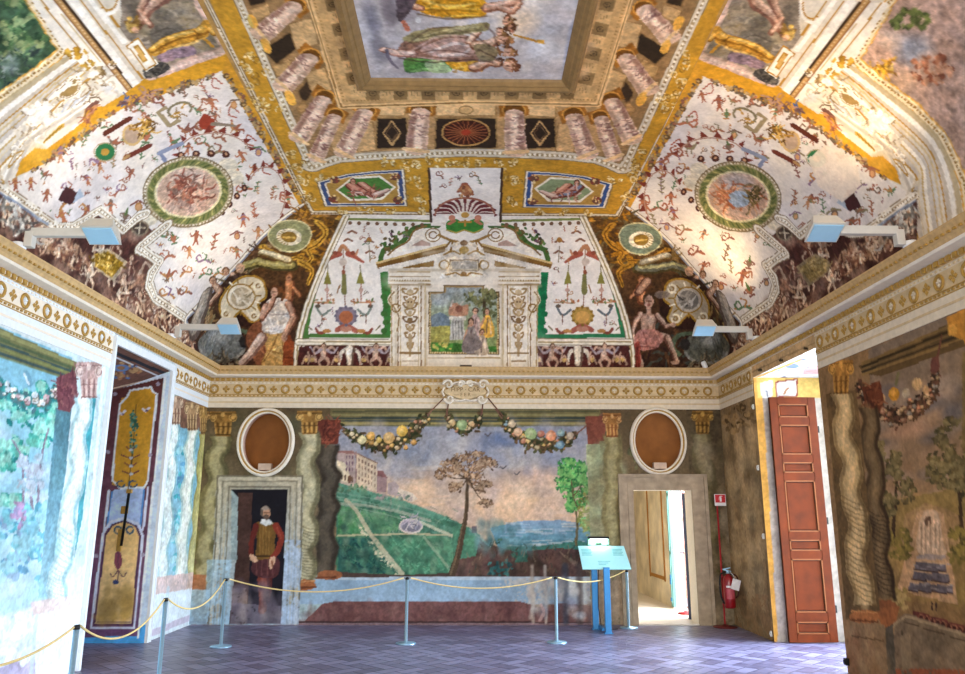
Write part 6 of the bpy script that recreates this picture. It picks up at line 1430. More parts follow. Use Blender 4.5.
    for w, c in ((10, '9a8468'), (8.5, 'ece4d6'), (4.5, '8f93a2')): L_(band, w, c, curve=True, id=wid)
    # --- crouching nude panel above
    nid = S.part('panel_ground', TN)
    P_([(117, -60), (190, -60), (228, 50), (150, 77), (137, 52), (120, 30), (121, 8)], '8d8072', id=nid, n=.25)
    blotch(S, [(125, 0), (200, 0), (220, 45), (155, 70)], 90, 4, ('7d7468', 'a09484', '6a6258', 'b0a08c', '8a7a5c'), 9)
    L_([(186, -30), (200, 5), (226, 50), (190, 62), (152, 76)], 9, 'd9b9ac', id=nid); L_([(190, -30), (203, 4), (222, 47), (190, 58), (154, 71)], 3, 'c09a8c', a=.7); beads(S, [(200, 5), (226, 50), (152, 76)], 5, 1.6, 'ead2c6')
    bid = S.part('painted_figures', TN)
    mottle(S, [(128, 0), (196, 0), (222, 44), (154, 68)], 60, 8, ('5f584e', 'a89c88', '7a7264', '4f4a44', 'b5a68e', '8d7f60'), 14, .5)
    S.S_([(150, 30), (164, 22), (180, 24), (186, 36), (172, 44), (156, 42)], '6f675c', id=nid, n=.3); L_([(152, 34), (168, 28), (184, 34)], 2, '4a443c', curve=True, a=.6)
    S.limb([(172, -24), (166, -4), (150, 8), (136, 28)], (14, 8), 'c09a84', '7d5648', 'e0c4b0', id=bid); S.limb([(160, -24), (148, -6), (140, 12), (150, 26)], (10, 6), 'b58d78', '7d5648', 'd8bca8', id=bid)
    E_(133, 28, 6, 6, 'b89a5c', id=bid); S.leaves(133, 24, 7, 7, 20, 3, ('c9a85c', '8a6a34', '6a5028'), id=bid); E_(135, 30, 3.4, 3.6, 'c8a088', id=bid)
    drape(S, [(150, 52), (162, 42), (180, 34), (196, 28), (208, 28), (206, 38), (190, 42), (172, 48), (156, 56)], 'c48f34', '7a4f16', 'e8c070', bid, 9, 3)
    S.limb([(152, 50), (164, 42), (180, 36), (198, 32)], (6, 8), 'cf9a3c', '8a5c1c', 'ecc878', id=bid); S.limb([(200, 32), (208, 26), (214, 34)], (9, 5), 'd09c40', '8a5c1c', 'e8c070', id=bid); E_(206, 24, 5, 4, 'c08c34', id=bid); L_([(206, 40), (212, 46)], 3, 'b8862f')
    S.S_([(158, 56), (176, 48), (192, 46), (196, 54), (180, 58), (164, 62)], '8a7480', id=bid, n=.3)
    S.S_([(143, 70), (150, 64), (164, 62), (170, 68), (158, 76), (146, 78)], '46423f', id=bid, n=.3); blotch(S, [(144, 70), (166, 64), (160, 74), (148, 77)], 20, 2.4, ('5f5a54', '35322f', '6f685e'), 3)
    P_([(126, 46), (138, 37), (158, 64), (146, 72)], 'f2ede2', id=aid); L_([(127, 46), (138, 38), (156, 64), (146, 70), (127, 46)], 1.4, GOLD); P_([(133, 47), (138, 44), (148, 60), (143, 63)], 'b0832c'); P_([(135, 48.5), (138, 46.5), (146, 59), (143, 61)], 'd2a860')
    if right:
        P_([(114, 152), (96, 138), (64, 150), (58, 178), (78, 196), (104, 180)], 'e6d9cb', a=.92, n=.06)
def corner(S, right):
    """spandrel painting at a corner, shared by two coves that meet on the groin"""
    P_, L_, E_ = S.P_, S.L_, S.E_
    sd = 'right' if right else 'left'
    t = corner.t.get(right)
    if t is None: t = corner.t[right] = thing('spandrel_fresco', ('dark corner fresco of a seated nude man beside a shell cartouche, right corner' if right else 'dark corner fresco of a seated woman in white beside a shell cartouche'), 'fresco', (3.0 if right else -3.2, 11, 4.2))
    gid = S.part('spandrel_ground', t); bid = S.part('painted_figures', t); kid = S.part('painted_cartouche', t); kid2 = S.part('shell_cartouche', t)
    reg = [(306, 204), (286, 219), (263, 239), (238, 267), (215, 291), (200, 307), (187, 320), (200, 352), (213, 375), (300, 380), (298, 345), (306, 312), (324, 266), (346, 216), (330, 190)]
    P_(reg, ('7a5626', '33201a'), id=gid, n=.3)
    GO = ('b5822c', '8f621e', 'cfa048', '6f4a18', 'a8783c') if not right else ('a8741f', '7d561c', 'c08a34', '5a3f1c', '6a5a38')
    blotch(S, [(306, 206), (345, 218), (326, 262), (310, 270), (280, 240), (270, 236)], 90, 4, GO, 3, gid)
    blotch(S, [(190, 322), (240, 270), (285, 225), (262, 262), (230, 300), (212, 340)], 110, 4, ('8a6a44', '6a4a30', 'a58862', '4f3624', '7d7050') if not right else ('5a4428', '7d6234', '3f2c1c', '8a6f44', '4a4630'), 4, gid)
    blotch(S, [(225, 330), (262, 320), (300, 330), (298, 366), (215, 366)], 60, 4, ('4a3020', '5f3f28', '2f1c18', '3f4038'), 5, gid)
    # small upper cartouche
    S.S_([(272, 228), (284, 221), (302, 222), (311, 232), (306, 246), (290, 252), (274, 246), (268, 236)], '93946a' if not right else '7d8a74', id=kid); L_([(272, 228), (284, 221), (302, 222), (311, 232), (306, 246), (290, 252), (274, 246), (268, 236)], 1.4, 'd8cfa0', curve=True, closed=True)
    E_(289, 237, 13, 8.5, 'e6dcc2', id=kid, rot=.1); E_(289, 237, 8, 5.5, '8a6c30', id=kid, rot=.1); L_([(284, 237), (294, 238)], 2, 'd0b060')
    for k in range(9): a = pi*(.55+k*.1); L_([(289+9*cos(a), 237+6.5*sin(a)), (289+12*cos(a), 237+8.3*sin(a))], 1, 'a58f60')
    for q in ([(318, 222), (326, 232), (318, 244), (308, 250), (312, 258), (304, 266)], [(300, 262), (312, 270), (308, 284)], [(262, 246), (272, 252), (286, 258), (302, 258)]): L_(q, (6, 3), 'c89a3c' if not right else 'b5822c', curve=True, id=bid); L_(q, 1.2, '6a4716', curve=True)
    # reclining figure over the shell
    S.limb([(246, 266), (258, 262), (274, 266), (292, 266)], (8, 9), '96894e' if not right else '6c6a58', '4a4022', 'c8be84', id=bid); S.limb([(262, 252), (276, 256), (288, 260)], (6, 7), 'd8c8a0' if not right else 'a59a84', '7a6438', 'f2e8cc', id=bid); E_(240, 268, 4.5, 5, 'c8a080', id=bid)
    S.limb([(232, 274), (240, 282), (250, 276)], (5, 3), 'b5927a', '5f4030', 'd8bca0', id=bid)
    # shell cartouche
    E_(244, 300, 27, 27, '2c1814', id=gid, a=.75)
    S.S_([(222, 316), (220, 302), (230, 286), (246, 276), (262, 280), (266, 296), (258, 304), (262, 316), (252, 322), (240, 312), (230, 322)], 'ddd0b4' if not right else 'b5a68c', id=kid2)
    L_([(222, 316), (220, 302), (230, 286), (246, 276), (262, 280), (266, 296), (258, 304), (262, 316), (252, 322), (240, 312), (230, 322)], 2.2, 'a8802f', curve=True, closed=True)
    E_(241, 297, 13, 12, 'e9dfcc' if not right else 'c2b8a8', id=kid2, rot=-.5); E_(241, 297, 10.5, 9.5, 'b8a88c' if not right else '7d766c', id=kid2, rot=-.5); blotch(S, [(235, 292), (247, 290), (248, 303), (236, 304)], 16, 3, ('efe8da', '94866c', 'd8ccb4') if not right else ('cfc8bc', '4f4a44', 'a59c90'), 6)
    for k in range(11): a = -2.6+k*.42; x, y = 241+15*cos(a), 297+14*sin(a); L_([(x, y), (241+20*cos(a), 297+18*sin(a))], 1.5, ('8a6a2c', 'f4ecd8')[k % 2])
    L_(arc(241, 297, 14, 13, 0, 350, 24), 1.4, '9a7428')
    for x, y in ((226, 314), (254, 316), (258, 286)): L_(arc(x, y, 4, 4, 0, 300, 14), 2, 'efe4ca'); L_(arc(x, y, 2, 2, 0, 300, 10), 1, '8a6424')
    # flank figures and armour
    S.limb([(206, 296), (202, 310), (196, 326)], (9, 11), '94897c', '5a4c44', 'c2b6a8', id=bid); S.limb([(214, 284), (220, 292), (212, 302)], (6, 4), 'b8937a', '6a4636', 'd8bea6', id=bid); face(S, 213, 281, 4, 'b8937a', '5a3c28', bid); face(S, 226, 272, 4, 'b8937a', '6a4a30', bid)
    S.E_(222, 345, 24, 17, '6f706c' if not right else '5a5a50', id=bid, n=.25); S.glow(218, 338, 13, 9, 'b4b6b4', a=.75); L_(arc(222, 345, 23, 16, 20, 160, 20), 3, '8f8d86'); L_(arc(222, 338, 17, 14, 200, 340, 16), 1.5, '4a4a48'); E_(244, 342, 5, 6, '2a2624', id=bid); L_([(204, 352), (198, 362), (214, 366)], 4, '7d7a74', curve=True)
    L_([(236, 330), (252, 334), (256, 344), (250, 352)], 4, '5c6a50', curve=True, id=bid); blotch(S, [(205, 355), (240, 356), (238, 367), (206, 366)], 24, 3, ('8a7a62', '6f6450', '4a4238'), 6)
    # putto behind
    S.limb([(290, 284), (289, 298)], (9, 8), 'b5784e', '6f3f28', 'd29a70', id=bid); face(S, 289, 278, 4.2, 'bd8560', '7d4f2c', bid); S.limb([(294, 288), (300, 296)], (4, 3), 'b5784e', '6f3f28', 'd29a70', id=bid)
    if not right:
        drape(S, [(255, 322), (266, 326), (272, 340), (280, 350), (290, 366), (262, 368), (250, 352), (246, 336)], '8a5438', '4f2a1c', 'b87a54', bid, 6)
        drape(S, [(264, 332), (276, 328), (286, 336), (287, 352), (280, 368), (262, 368), (266, 350)], 'c29a5c', '7a5428', 'e6c890', bid, 8, 3); drape(S, [(286, 334), (294, 344), (297, 368), (283, 368)], '8a4424', '55240f', 'b0643c', bid, 5, 5)
        S.limb([(262, 338), (252, 352), (242, 364)], (10, 6), 'c8aa9a', '7d5a4c', 'e6d2c4', id=bid)
        drape(S, [(266, 302), (276, 298), (288, 300), (290, 312), (287, 330), (272, 334), (262, 330), (264, 316)], 'd6cbc0', '8f8078', 'f4eee6', bid, 9, 2)
        S.limb([(289, 304), (294, 318), (288, 330), (284, 338)], (7, 5), 'b98a70', '6f4634', 'd8b298', id=bid); S.limb([(266, 306), (262, 318), (272, 304), (274, 298)], (6, 4), 'c09078', '6f4634', 'd8b298', id=bid); E_(284, 339, 3, 3, 'b98a70', id=bid)
        face(S, 275, 292, 5.4, 'c69c80', '6a4024', bid, -.6); L_([(280, 288), (284, 294), (282, 300)], 3, '6a4024', curve=True, id=bid)
    else:
        nude(S, (281, 299), 7.0, [(290, 312), (273, 313)], [(288, 332), (276, 332)], [(296, 342), (262, 336)], [(288, 364), (252, 360)], [(296, 345), (256, 322)], 'b5917c', '6a4438', 'dcc0aa', '43301f', bid, elbows=[(298, 328), (264, 324)])
        drape(S, [(272, 328), (290, 328), (296, 340), (290, 348), (274, 346), (266, 336)], 'a8746a', '6a3a34', 'c89a8e', bid, 6, 2); drape(S, [(290, 340), (297, 346), (298, 366), (290, 368)], '8a3a30', '52201a', 'b06050', bid, 4, 3)
        S.limb([(284, 280), (292, 290)], (9, 7), 'a8826a', '5c3c30', 'c8a48c', id=bid); E_(268, 292, 8, 4, '8a7a70', id=bid, a=.8)
    return t
corner.t = {}
side_vault(LC, 0, 0, False)
corner(LC, False); corner(BC, False)
RC.conv = LC.conv; side_vault(RC, 0, 0, True); corner(RC, True); RC.conv = cove_uv('R')
_bc = BC.conv; BC.conv = lambda q: (lambda a: np.stack([XL+XR-a[:, 0], a[:, 1]], 1))(_bc(q)); corner(BC, True); BC.conv = _bc
# ------------------------------------------------------------------ end cove: aedicule between two grotesque panels
S = BC; P_ = S.P_; L_ = S.L_; E_ = S.E_
TE = thing('painted_aedicule', 'painted white aedicule with broken pediment and a framed sacrifice scene above the cornice middle', 'fresco', (-.08, 11.3, 4.4))
def mx(pts): return [(928.5-x, y) for x, y in pts]
for right in (False, True):
    W = (lambda p: mx(p)) if right else (lambda p: list(p))
    w1 = lambda x, y: W([(x, y)])[0]
    t = thing('fan_fresco', 'white fan shaped fresco of grotesques with green edges, %s of the end aedicule' % ('right' if right else 'left'), 'fresco', (1.6 if right else -1.8, 11.3, 4.5))
    t2 = thing('putti_frieze', 'dark red frieze of winged putti below the white panel %s of the aedicule' % ('right' if right else 'left'), 'fresco', (1.6 if right else -1.8, 11.7, 3.9))
    gid = S.part('grotesque_ground', t)
    P_(W([(346, 214), (470, 214), (470, 345), (296, 345), (306, 312), (324, 266)]), 'efe9e2', id=gid, n=.06)
    eid = S.part('green_edging', t)
    P_(W([(302, 337), (306, 312), (314, 287), (317, 291), (311, 315), (308, 334), (398, 334), (398, 338), (302, 338)]), '4f7a3c' if not right else '2f7a50', id=eid); P_(W([(380, 272), (391, 272), (398, 336), (385, 336)]), '3f7a3c' if not right else '1f7a4c', id=eid)
    for k in range(7): E_(*w1(384+(k % 2)*2, 280+k*8.5), 3.4, 3, '3f6a34' if not right else '1f6a44', id=eid)
    q = W([(380, 262), (384, 250), (396, 246), (404, 240), (412, 230), (424, 226), (436, 226)]); L_(q, 5, '4a6a34', curve=True, id=eid); S.leaves(*w1(400, 240), 22, 10, 50, 2.4, ('3f5f2c', '5a7a40', '6a5a34'), rot=.45 if right else -.45, id=eid)
    L_(W([(348, 219), (432, 221)]), 2.5, '7d8a4c', id=eid); beads(S, W([(350, 223), (430, 225)]), 9, 2.2, '7a5a44')
    # candelabrum of little figures
    mid = S.part('painted_candelabrum', t)
    def l(p, w, c, **k): L_(W(p), w, c, id=mid, **k)
    def e(x, y, rx, ry, c): E_(*w1(x, y), rx, ry, c, id=mid)
    l([(346, 331), (343, 246)], 1.2, 'a07a64'); e(346, 316, 11, 9.5, '8a7d8a' if not right else 'b5924c'); e(346, 317, 7, 6.5, 'b06a48' if not right else 'd0a058'); l([(337, 330), (346, 326), (356, 331)], 5, 'a86050', curve=True); e(346, 329, 6, 3, 'c08a74')
    for k in range(12): a = 2*pi*k/12; x, y = 346+10.5*cos(a), 316+9*sin(a); e(x, y, 1.6, 1.5, '6f6878' if not right else '8a6a2c')
    l([(344, 292), (344, 275)], (6, 4), '7d7a4a'); e(343.5, 272, 2, 2.4, '9a5a40'); l([(340, 285), (337, 293)], 1.5, 'a07a54'); l([(344, 262), (344, 268)], 2, '8a5a3c'); e(343, 262, 4, 4, 'cfc0b4'); l([(338, 254), (343, 246), (350, 254)], 4, 'b5805c', curve=True)
    for q in (-1, 1):
        l([(344+q*5, 254), (344+q*11, 257), (344+q*19, 262)], (6, 2.5), 'a85a48', curve=True); e(344+q*9, 253, 2.4, 2.2, '8a4a38'); l([(344+q*12, 255), (344+q*14, 250)], 2, 'c08a6a')
        l([(344+q*16, 265), (344+q*17, 284)], 1, '8a7a5c'); P_(W([(344+q*16.5-4, 284), (344+q*16.5, 270), (344+q*16.5+4, 284)]), '8a8440', id=mid); l([(344+q*17, 284), (344+q*17, 302)], 1.2, 'b07a68'); e(344+q*17, 290, 2.5, 2, 'c9a494')
        l([(344+q*28, 306), (344+q*22, 315), (344+q*14, 310)], 2.4, '7d8a80' if not right else '5f6a70', curve=True); e(344+q*26, 306, 2.5, 2, '6a5a4c'); l([(344+q*22, 315), (344+q*22, 324)], 1.2, '8a6a5c')
        l([(344+q*10, 303), (344+q*30, 302)], 1.6, 'c29a78'); S.leaves(*w1(344+q*18, 301), 12, 2.5, 18, 1.6, ('a86a48', '6a7a48', 'b8865c'), id=mid); l([(344+q*16, 331), (344+q*24, 333), (344+q*28, 329)], 3, '8a4a3c', curve=True); e(344+q*17, 331, 4.5, 2, 'b5824c'); l([(344+q*32, 330), (344+q*36, 326)], 1.4, '7a6a4c')
    for x, y in ((352, 232), (369, 241), (370, 252), (348, 240)): l([(x-4, y+1), (x, y-1), (x+4, y+1)], 2, '8a5f48', curve=True)
    l([(369, 246), (370, 262)], 1, '8a7a5c'); e(369, 240, 3, 2.6, 'a8783c')
    S.leaves(*w1(391, 238), 4, 8, 16, 2, ('5a4434', '6a4a5c', '3f3c2c'))
    scatter(S, W([(352, 226), (424, 228), (396, 244), (380, 262), (378, 300), (368, 330), (352, 300), (358, 262)]), 12, 3, 31, kinds=(0, 4, 2)); scatter(S, W([(328, 290), (336, 300), (330, 330), (312, 330)]), 5, 3, 32, kinds=(0, 4, 2))
    fid = S.part('painted_moulding', t)
    arcp = W([(346, 216), (324, 264), (306, 311), (298, 345), (297, 372)])
    for w, c in ((7.5, '7d6a4c'), (6, 'eee6d6'), (1.6, 'a89468')): L_(arcp, w, c, curve=True, id=fid)
    for w, c in ((7, '7d6a4c'), (5.5, 'eee6d6'), (1.4, 'a89468')): L_(W([(298, 342), (398, 342)]), w, c, id=fid)
    zid = S.part('frieze_ground', t2); P_(W([(299, 346), (398, 346), (398, 380), (296, 380)]), '4c2624', id=zid, n=.2); pid = S.part('painted_putti', t2)
    for x in (324, 376):
        for a, b in (((x, 350), (x, 358)), ): S.limb(W([a, b]), (7, 6), 'c9a893', '6a4034', 'e4cab8', id=pid)
        for q in (-1, 1):
            L_(W([(x+q*2, 350), (x+q*8, 347), (x+q*11, 351)]), (3, 2), 'c2a08c', curve=True, id=pid); L_(W([(x+q*2, 358), (x+q*5, 362), (x+q*3, 367)]), (3.5, 2), 'c2a08c', curve=True, id=pid); L_(W([(x+q*3, 350), (x+q*9, 353), (x+q*14, 347)]), (3, 1.5), 'a89aa0', curve=True, id=pid)
        face(S, *w1(x, 346.5), 2.8, 'd0ae98', '6a4a38', pid)
    for q in (-1, 1):
        L_(W([(350+q*1, 350), (350+q*8, 352), (350+q*11, 364)]), (5, 2), 'd9d2c6', curve=True, id=pid)
    S.limb(W([(350, 350), (350, 364)]), (9, 6), 'd4c9ba', '6a5548', 'f0e8dc', id=pid)
    for x in (306, 312, 336, 364, 390): L_(W([(x-4, 364), (x, 356), (x+4, 362), (x+2, 352)]), 1.8, 'b59684', curve=True, id=pid); E_(*w1(x, 360), 2.2, 2.2, 'c8a86c', id=pid)
# shell field that rises into the crown
TS = thing('shell_fresco', 'small white field with a dark red scallop shell above the end aedicule', 'fresco', (-.08, 10.4, 5.5))
def shell(S):
    P_, L_, E_ = S.P_, S.L_, S.E_
    sid = S.part('shell_ground', TS); P_([(430, 168), (502, 168), (501, 226), (431, 226)], 'f0e9e2', id=sid, n=.06)
    shid = S.part('scallop_shell', TS)
    E_(465, 215, 28, 15, 'e9dfd4', id=shid)
    for k in range(11):
        a = pi+pi*k/10; x, y = 465+28*cos(a), 215+16*sin(a); x2, y2 = 465+11*cos(a), 216+5*sin(a); L_([(x, y), ((x+x2)/2-1.5*cos(a), (y+y2)/2-2), (x2, y2)], (3.6, 1.4), '6e2c30', curve=True, id=shid)
    L_(arc(465, 215, 29.5, 17, 180, 360, 24), 2, 'a0644f', id=shid); P_([(436, 214), (494, 214), (494, 222), (436, 222)], 'f0e9e2', id=sid)
    S.S_([(447, 222), (456, 219), (464, 223), (474, 219), (483, 222), (482, 230), (474, 233), (464, 230), (455, 233), (447, 230)], '3f8438', id=S.part('green_cloth', TS)); L_([(447, 230), (456, 233), (464, 230), (474, 233), (483, 229)], 1.4, 'b09a4c')
    E_(465, 215, 4, 3, 'c89a4c'); L_([(465, 220), (465, 226)], 2, 'b8863c'); L_([(460, 222), (470, 222)], 2, 'b8863c')
    for q in (-1, 1): E_(465+q*13, 218, 3.4, 3, 'c8866c'); L_([(465+q*11, 221), (465+q*16, 224)], 3, 'b8765c')
    L_([(458, 192), (465, 184), (472, 192)], 3, '9a5a44', curve=True); E_(465, 190, 5, 5, 'b57a50'); S.leaves(465, 192, 8, 5, 24, 2, ('a86a48', '7d4a38', 'c89a6c')); scatter(S, [(436, 174), (496, 174), (496, 192), (476, 182), (452, 182), (436, 192)], 6, 4, 41, kinds=(0, 2, 4))
    L_([(429, 168), (431, 222)], 2.6, '4a3428'); L_([(502, 168), (500.5, 222)], 2.6, '4a3428')
shell(BC)
# aedicule body
aid = S.part('aedicule_body', TE)
P_([(391, 284), (537, 284), (538, 380), (390, 380)], 'ece3d4', id=aid, n=.06)
P_([(388, 270), (541, 270), (541, 284), (388, 284)], 'efe7d9', id=aid, n=.05)
did = S.part('pediment', TE)
P_([(398, 270), (464, 244), (531, 270)], 'efe8dc', id=did, n=.05)
for q in (False, True):
    W = mx if q else list
    P_(W([(376, 264), (446, 245), (444.5, 252.5), (378, 269)]), '7d5a2a', id=did, n=.15); L_(W([(377, 263), (446, 244.5)]), 2.2, 'd9bd84', id=did); P_(W([(400, 267), (434, 260), (434, 266.5), (404, 268.5)]), '8d6a34', id=did); P_(W([(378, 268), (445, 252), (445, 258), (400, 268), (388, 270)]), 'f0e9de', id=did)
    S.S_(W([(388, 254), (398, 246), (408, 240), (414, 230), (424, 228), (430, 236), (424, 244), (408, 250), (392, 256)]), 'f0e8db', id=did); L_(W([(388, 255), (396, 248), (408, 241), (414, 231), (426, 226)]), 1.8, '8a6a3c', curve=True); P_(W([(411, 246), (422, 240), (431, 243), (430, 246)]), 'b89a8c', id=did)
    L_(arc(*W([(433, 235)])[0], 7, 6, 0, 340, 20), 2.6, 'f4ecde', id=did); L_(arc(*W([(433, 235)])[0], 7.5, 6.5, 0, 360, 20), 1, '8a6a3c'); L_(arc(*W([(433, 235)])[0], 4, 3.4, 0, 330, 14), 1.2, '8a6a3c')
    L_(W([(439, 235), (450, 240), (458, 242)]), 2.6, 'a07c44', curve=True, id=did)
    L_(W([(446, 247), (452, 240), (450, 252), (444, 256)]), 2, '8d6a34', curve=True, id=did)
for y, c, w in ((272, 'c4ac84', 1.2), (276.5, '9a7c4c', 1.2), (281, 'c9b48c', 1.8), (284.5, '8a6c40', 1.6)): L_([(390, y), (430, y)], w, c); L_([(499, y), (539, y)], w, c)
beads(S, [(392, 280.5), (430, 280.5)], 2.6, .8, '8a6c40'); beads(S, [(500, 280.5), (538, 280.5)], 2.6, .8, '8a6c40')
kid = S.part('painted_cartouche', TE)
S.S_([(441, 258), (450, 252), (464, 256), (478, 252), (487, 258), (484, 268), (488, 278), (464, 276), (440, 278), (445, 268)], 'ede4d6', id=kid); P_([(449.5, 259.5), (479, 259.5), (479, 271), (449.5, 271)], '7d6648', id=kid); P_([(451, 261), (477.5, 261), (477.5, 269.5), (451, 269.5)], '9a948c', id=kid); L_([(459, 267), (463, 263), (467, 267)], 1.2, 'd8d0c4')
L_([(451, 261), (477.5, 261), (477.5, 269.5), (451, 269.5)], .9, 'e8dcc0', closed=True)
for q in (-1, 1): L_(arc(464+q*20, 265, 4.5, 4.5, 0, 350, 16), 1.5, '9a7434'); L_([(464+q*20, 255), (464+q*12, 251), (464+q*4, 254)], 1.8, '9a7434', curve=True); L_([(464+q*18, 275), (464+q*8, 273), (464+q*2, 276)], 1.6, '9a7434', curve=True)
E_(464, 250, 5, 4, 'b0862f', id=kid); L_([(452, 246), (464, 242), (476, 246)], 3.5, 'e8dcc8', curve=True, id=kid); E_(464, 274, 3, 2.4, '8a6230', id=kid); E_(464, 243, 4, 3, '7d5c3c', id=kid)
for q, w in (([(390, 286), (430, 286)], 5), ([(499, 286), (540, 286)], 5), ([(390, 270), (464, 270), (540, 270)], 4), ([(426, 292), (426, 364)], 4), ([(502, 292), (502, 364)], 4), ([(396, 290), (396, 364)], 3), ([(424, 254), (446, 250)], 4), ([(484, 250), (506, 254)], 4)): L_(q, w, 'b8a688', a=.6, soft=True)
mottle(S, [(390, 250), (540, 250), (538, 366), (390, 366)], 60, 9, ('d8c9b0', 'f2ebdf', 'cdbfae', 'e2d8cc'), 8, .4)
# pilasters with hanging ornament
for q in (False, True):
    W = mx if q else list; w1 = lambda x, y: W([(x, y)])[0]
    lid = S.part('painted_pilaster', TE)
    P_(W([(398, 286), (421, 286), (421, 366), (397, 366)]), 'f0e8dc', id=lid, n=.05)
    for x, c, w in ((398, '8a6c44', 1.2), (400.5, 'c9b58e', 1), (418.5, 'c9b58e', 1), (421, '8a6c44', 1.2)): L_(W([(x, 286), (x, 366)]), w, c)
    for y, w in ((292, 8), (300, 6), (306, 7), (313, 5), (320, 7), (328, 4), (336, 5), (346, 3)):
        for s in (-1, 1): L_(W([(410, y+3), (410+s*w*.7, y+1), (410+s*w, y-3), (410+s*w*.5, y-3)]), 1.8, ('94764c', 'a88a5c', '7d6040')[y % 3], curve=True, id=lid)
        E_(*w1(410, y), w*.42, 2.6, ('b59a74', 'cdb690', '8a6a44')[y % 3], id=lid)
    E_(*w1(410, 303), 4.4, 5, 'c2a880', id=lid); E_(*w1(408.5, 302), .9, .9, '5a4028'); E_(*w1(411.5, 302), .9, .9, '5a4028'); L_(W([(410, 336), (410, 356)]), (4, 2), 'b59c78', id=lid); L_(W([(400, 353), (420, 353)]), 1.8, '8f7248'); L_(W([(403, 361), (417, 361)]), 1.4, 'a08560')
    L_(W([(394, 292), (390, 300), (395, 308), (398, 318), (396, 330)]), 5, 'eadfcb', curve=True, id=lid); L_(W([(394, 292), (389, 300), (395, 309), (399, 318), (397, 331)]), 1.3, '8d6f44', curve=True); L_(arc(*w1(396, 308), 4, 4, 0, 330, 14), 1.5, '8a6a34'); L_(W([(391, 286), (392, 366)]), 1.2, 'b59c70')
# framed picture of a sacrifice
fr = [(444, 285.5), (484, 285.5), (484, 292), (499, 292), (499, 354), (429, 354), (429, 292), (444, 292)]
rid = S.part('painted_frame', TE); P_(fr, 'a08458', id=rid)
pid = S.part('framed_picture', TE)
P_([(445.5, 287.5), (482.5, 287.5), (482.5, 293.5), (497, 293.5), (497, 352), (431, 352), (431, 293.5), (445.5, 293.5)], ('9aa0a4', '8a9a58'), id=pid, n=.2)
L_(fr, 1, '5f4828', closed=True); beads(S, [(430, 293), (430, 353), (498, 353), (498, 293)], 2.6, .8, 'e2d0a0')
S.glow(440, 300, 12, 8, 'c8ccd0', a=.7); P_([(431, 316), (440, 312), (450, 317), (450, 326), (431, 326)], '6f7d88', id=pid); P_([(431, 326), (450, 326), (450, 342), (431, 342)], '9a9450', id=pid, n=.25); P_([(431, 342), (497, 346), (497, 352), (431, 352)], '3f7030', id=pid, n=.3); S.leaves(445, 347, 12, 4, 24, 2.2, ('4f8a38', 'b8b060', '2f5a28'))
S.leaves(480, 297, 17, 10, 120, 2.2, ('4f5438', '6a6c48', '3c402c', '7a7a54'), id=pid, clump=8); L_([(484, 300), (486, 340)], 3, '4a3c2c'); S.leaves(490, 310, 7, 12, 40, 2.2, ('4f5438', '5f6240', '6a6c48'))
P_([(449, 316), (466, 316), (466, 320), (449, 320)], 'd2cdc2', id=pid); P_([(451, 320), (464, 320), (465, 340), (450, 340)], 'b8b4ac', id=pid)
for x in (453, 456, 459, 462): L_([(x, 321), (x, 339)], 1.3, '7d7a74')
S.S_([(450, 315), (450, 306), (456, 303), (462, 306), (468, 304), (468, 312), (464, 316)], 'b88a70', id=pid); L_([(451, 306), (453, 301)], 2, 'c8c0b4'); L_([(460, 306), (463, 302)], 2, 'c8c0b4'); E_(459, 309, 4, 3.4, '8a5a48', id=pid)
for x, y, c, s in ((475, 318, 'b59a94', 1.1), (487, 318, 'd0a048', 1.), (471, 330, '8f8480', 1.2), (482, 338, 'b8a48e', .9)):
    S.S_([(x-5*s, y+4*s), (x, y-4*s), (x+5*s, y+3*s), (x+7*s, y+18*s), (x-7*s, y+18*s)], c, id=pid, n=.25); face(S, x, y-6*s, 3*s, 'c49a80', '4f3828', pid); L_([(x-3*s, y), (x-6*s, y+8*s)], 2, 'b88a70'); L_([(x+1, y), (x-1, y+16*s)], 1.4, '5f4c48', a=.7); L_([(x+3*s, y+2), (x+4*s, y+16*s)], 1.2, 'e0d0c0', a=.6)
S.S_([(462, 348), (466, 336), (476, 334), (482, 344), (478, 350), (468, 351)], '7d706c', id=pid, n=.25)
L_([(425, 284), (425, 366)], 1.2, 'c4ae86'); L_([(503, 284), (503, 366)], 1.2, 'c4ae86'); L_([(428, 358), (500, 358)], 1.4, 'b59c70'); P_([(460, 365), (472, 365), (472, 368), (460, 368)], '4a3a2c')

# ------------------------------------------------------------------ crown: frame, colonnade and central picture
S = FC; P_ = S.P_; L_ = S.L_; E_ = S.E_
TB = thing('painted_border', 'painted golden border with gilt scrolls around the central ceiling', 'fresco', (-.08, 9.3, H))
TCN = thing('painted_colonnade', 'painted balcony of pale marble columns seen from below around the central picture', 'fresco', (-.08, 8.4, H))
TP = thing('central_painting', 'central framed ceiling painting of a reclining group with a golden trumpet', 'painting', (-.08, 6.5, H))
def rx_(pts): return [(931-x+y*.015, y+(x-465)*-.0+2) for x, y in pts]
yid = S.part('golden_ground', TB)
P_([(120, -190), (810, -190), (625, 222), (308, 220)], 'c2912f', id=yid, n=.15)
cidb = S.part('colonnade_ground', TCN)
INN = [(311, 168), (338, 159), (375, 156), (419, 154), (470, 152.5), (520, 154), (565, 156), (598, 160), (623, 170)]
P_([(150, -190)]+[(238, 0)]+INN+[(704, 0), (790, -190)], '8a7a62', id=cidb, n=.2)
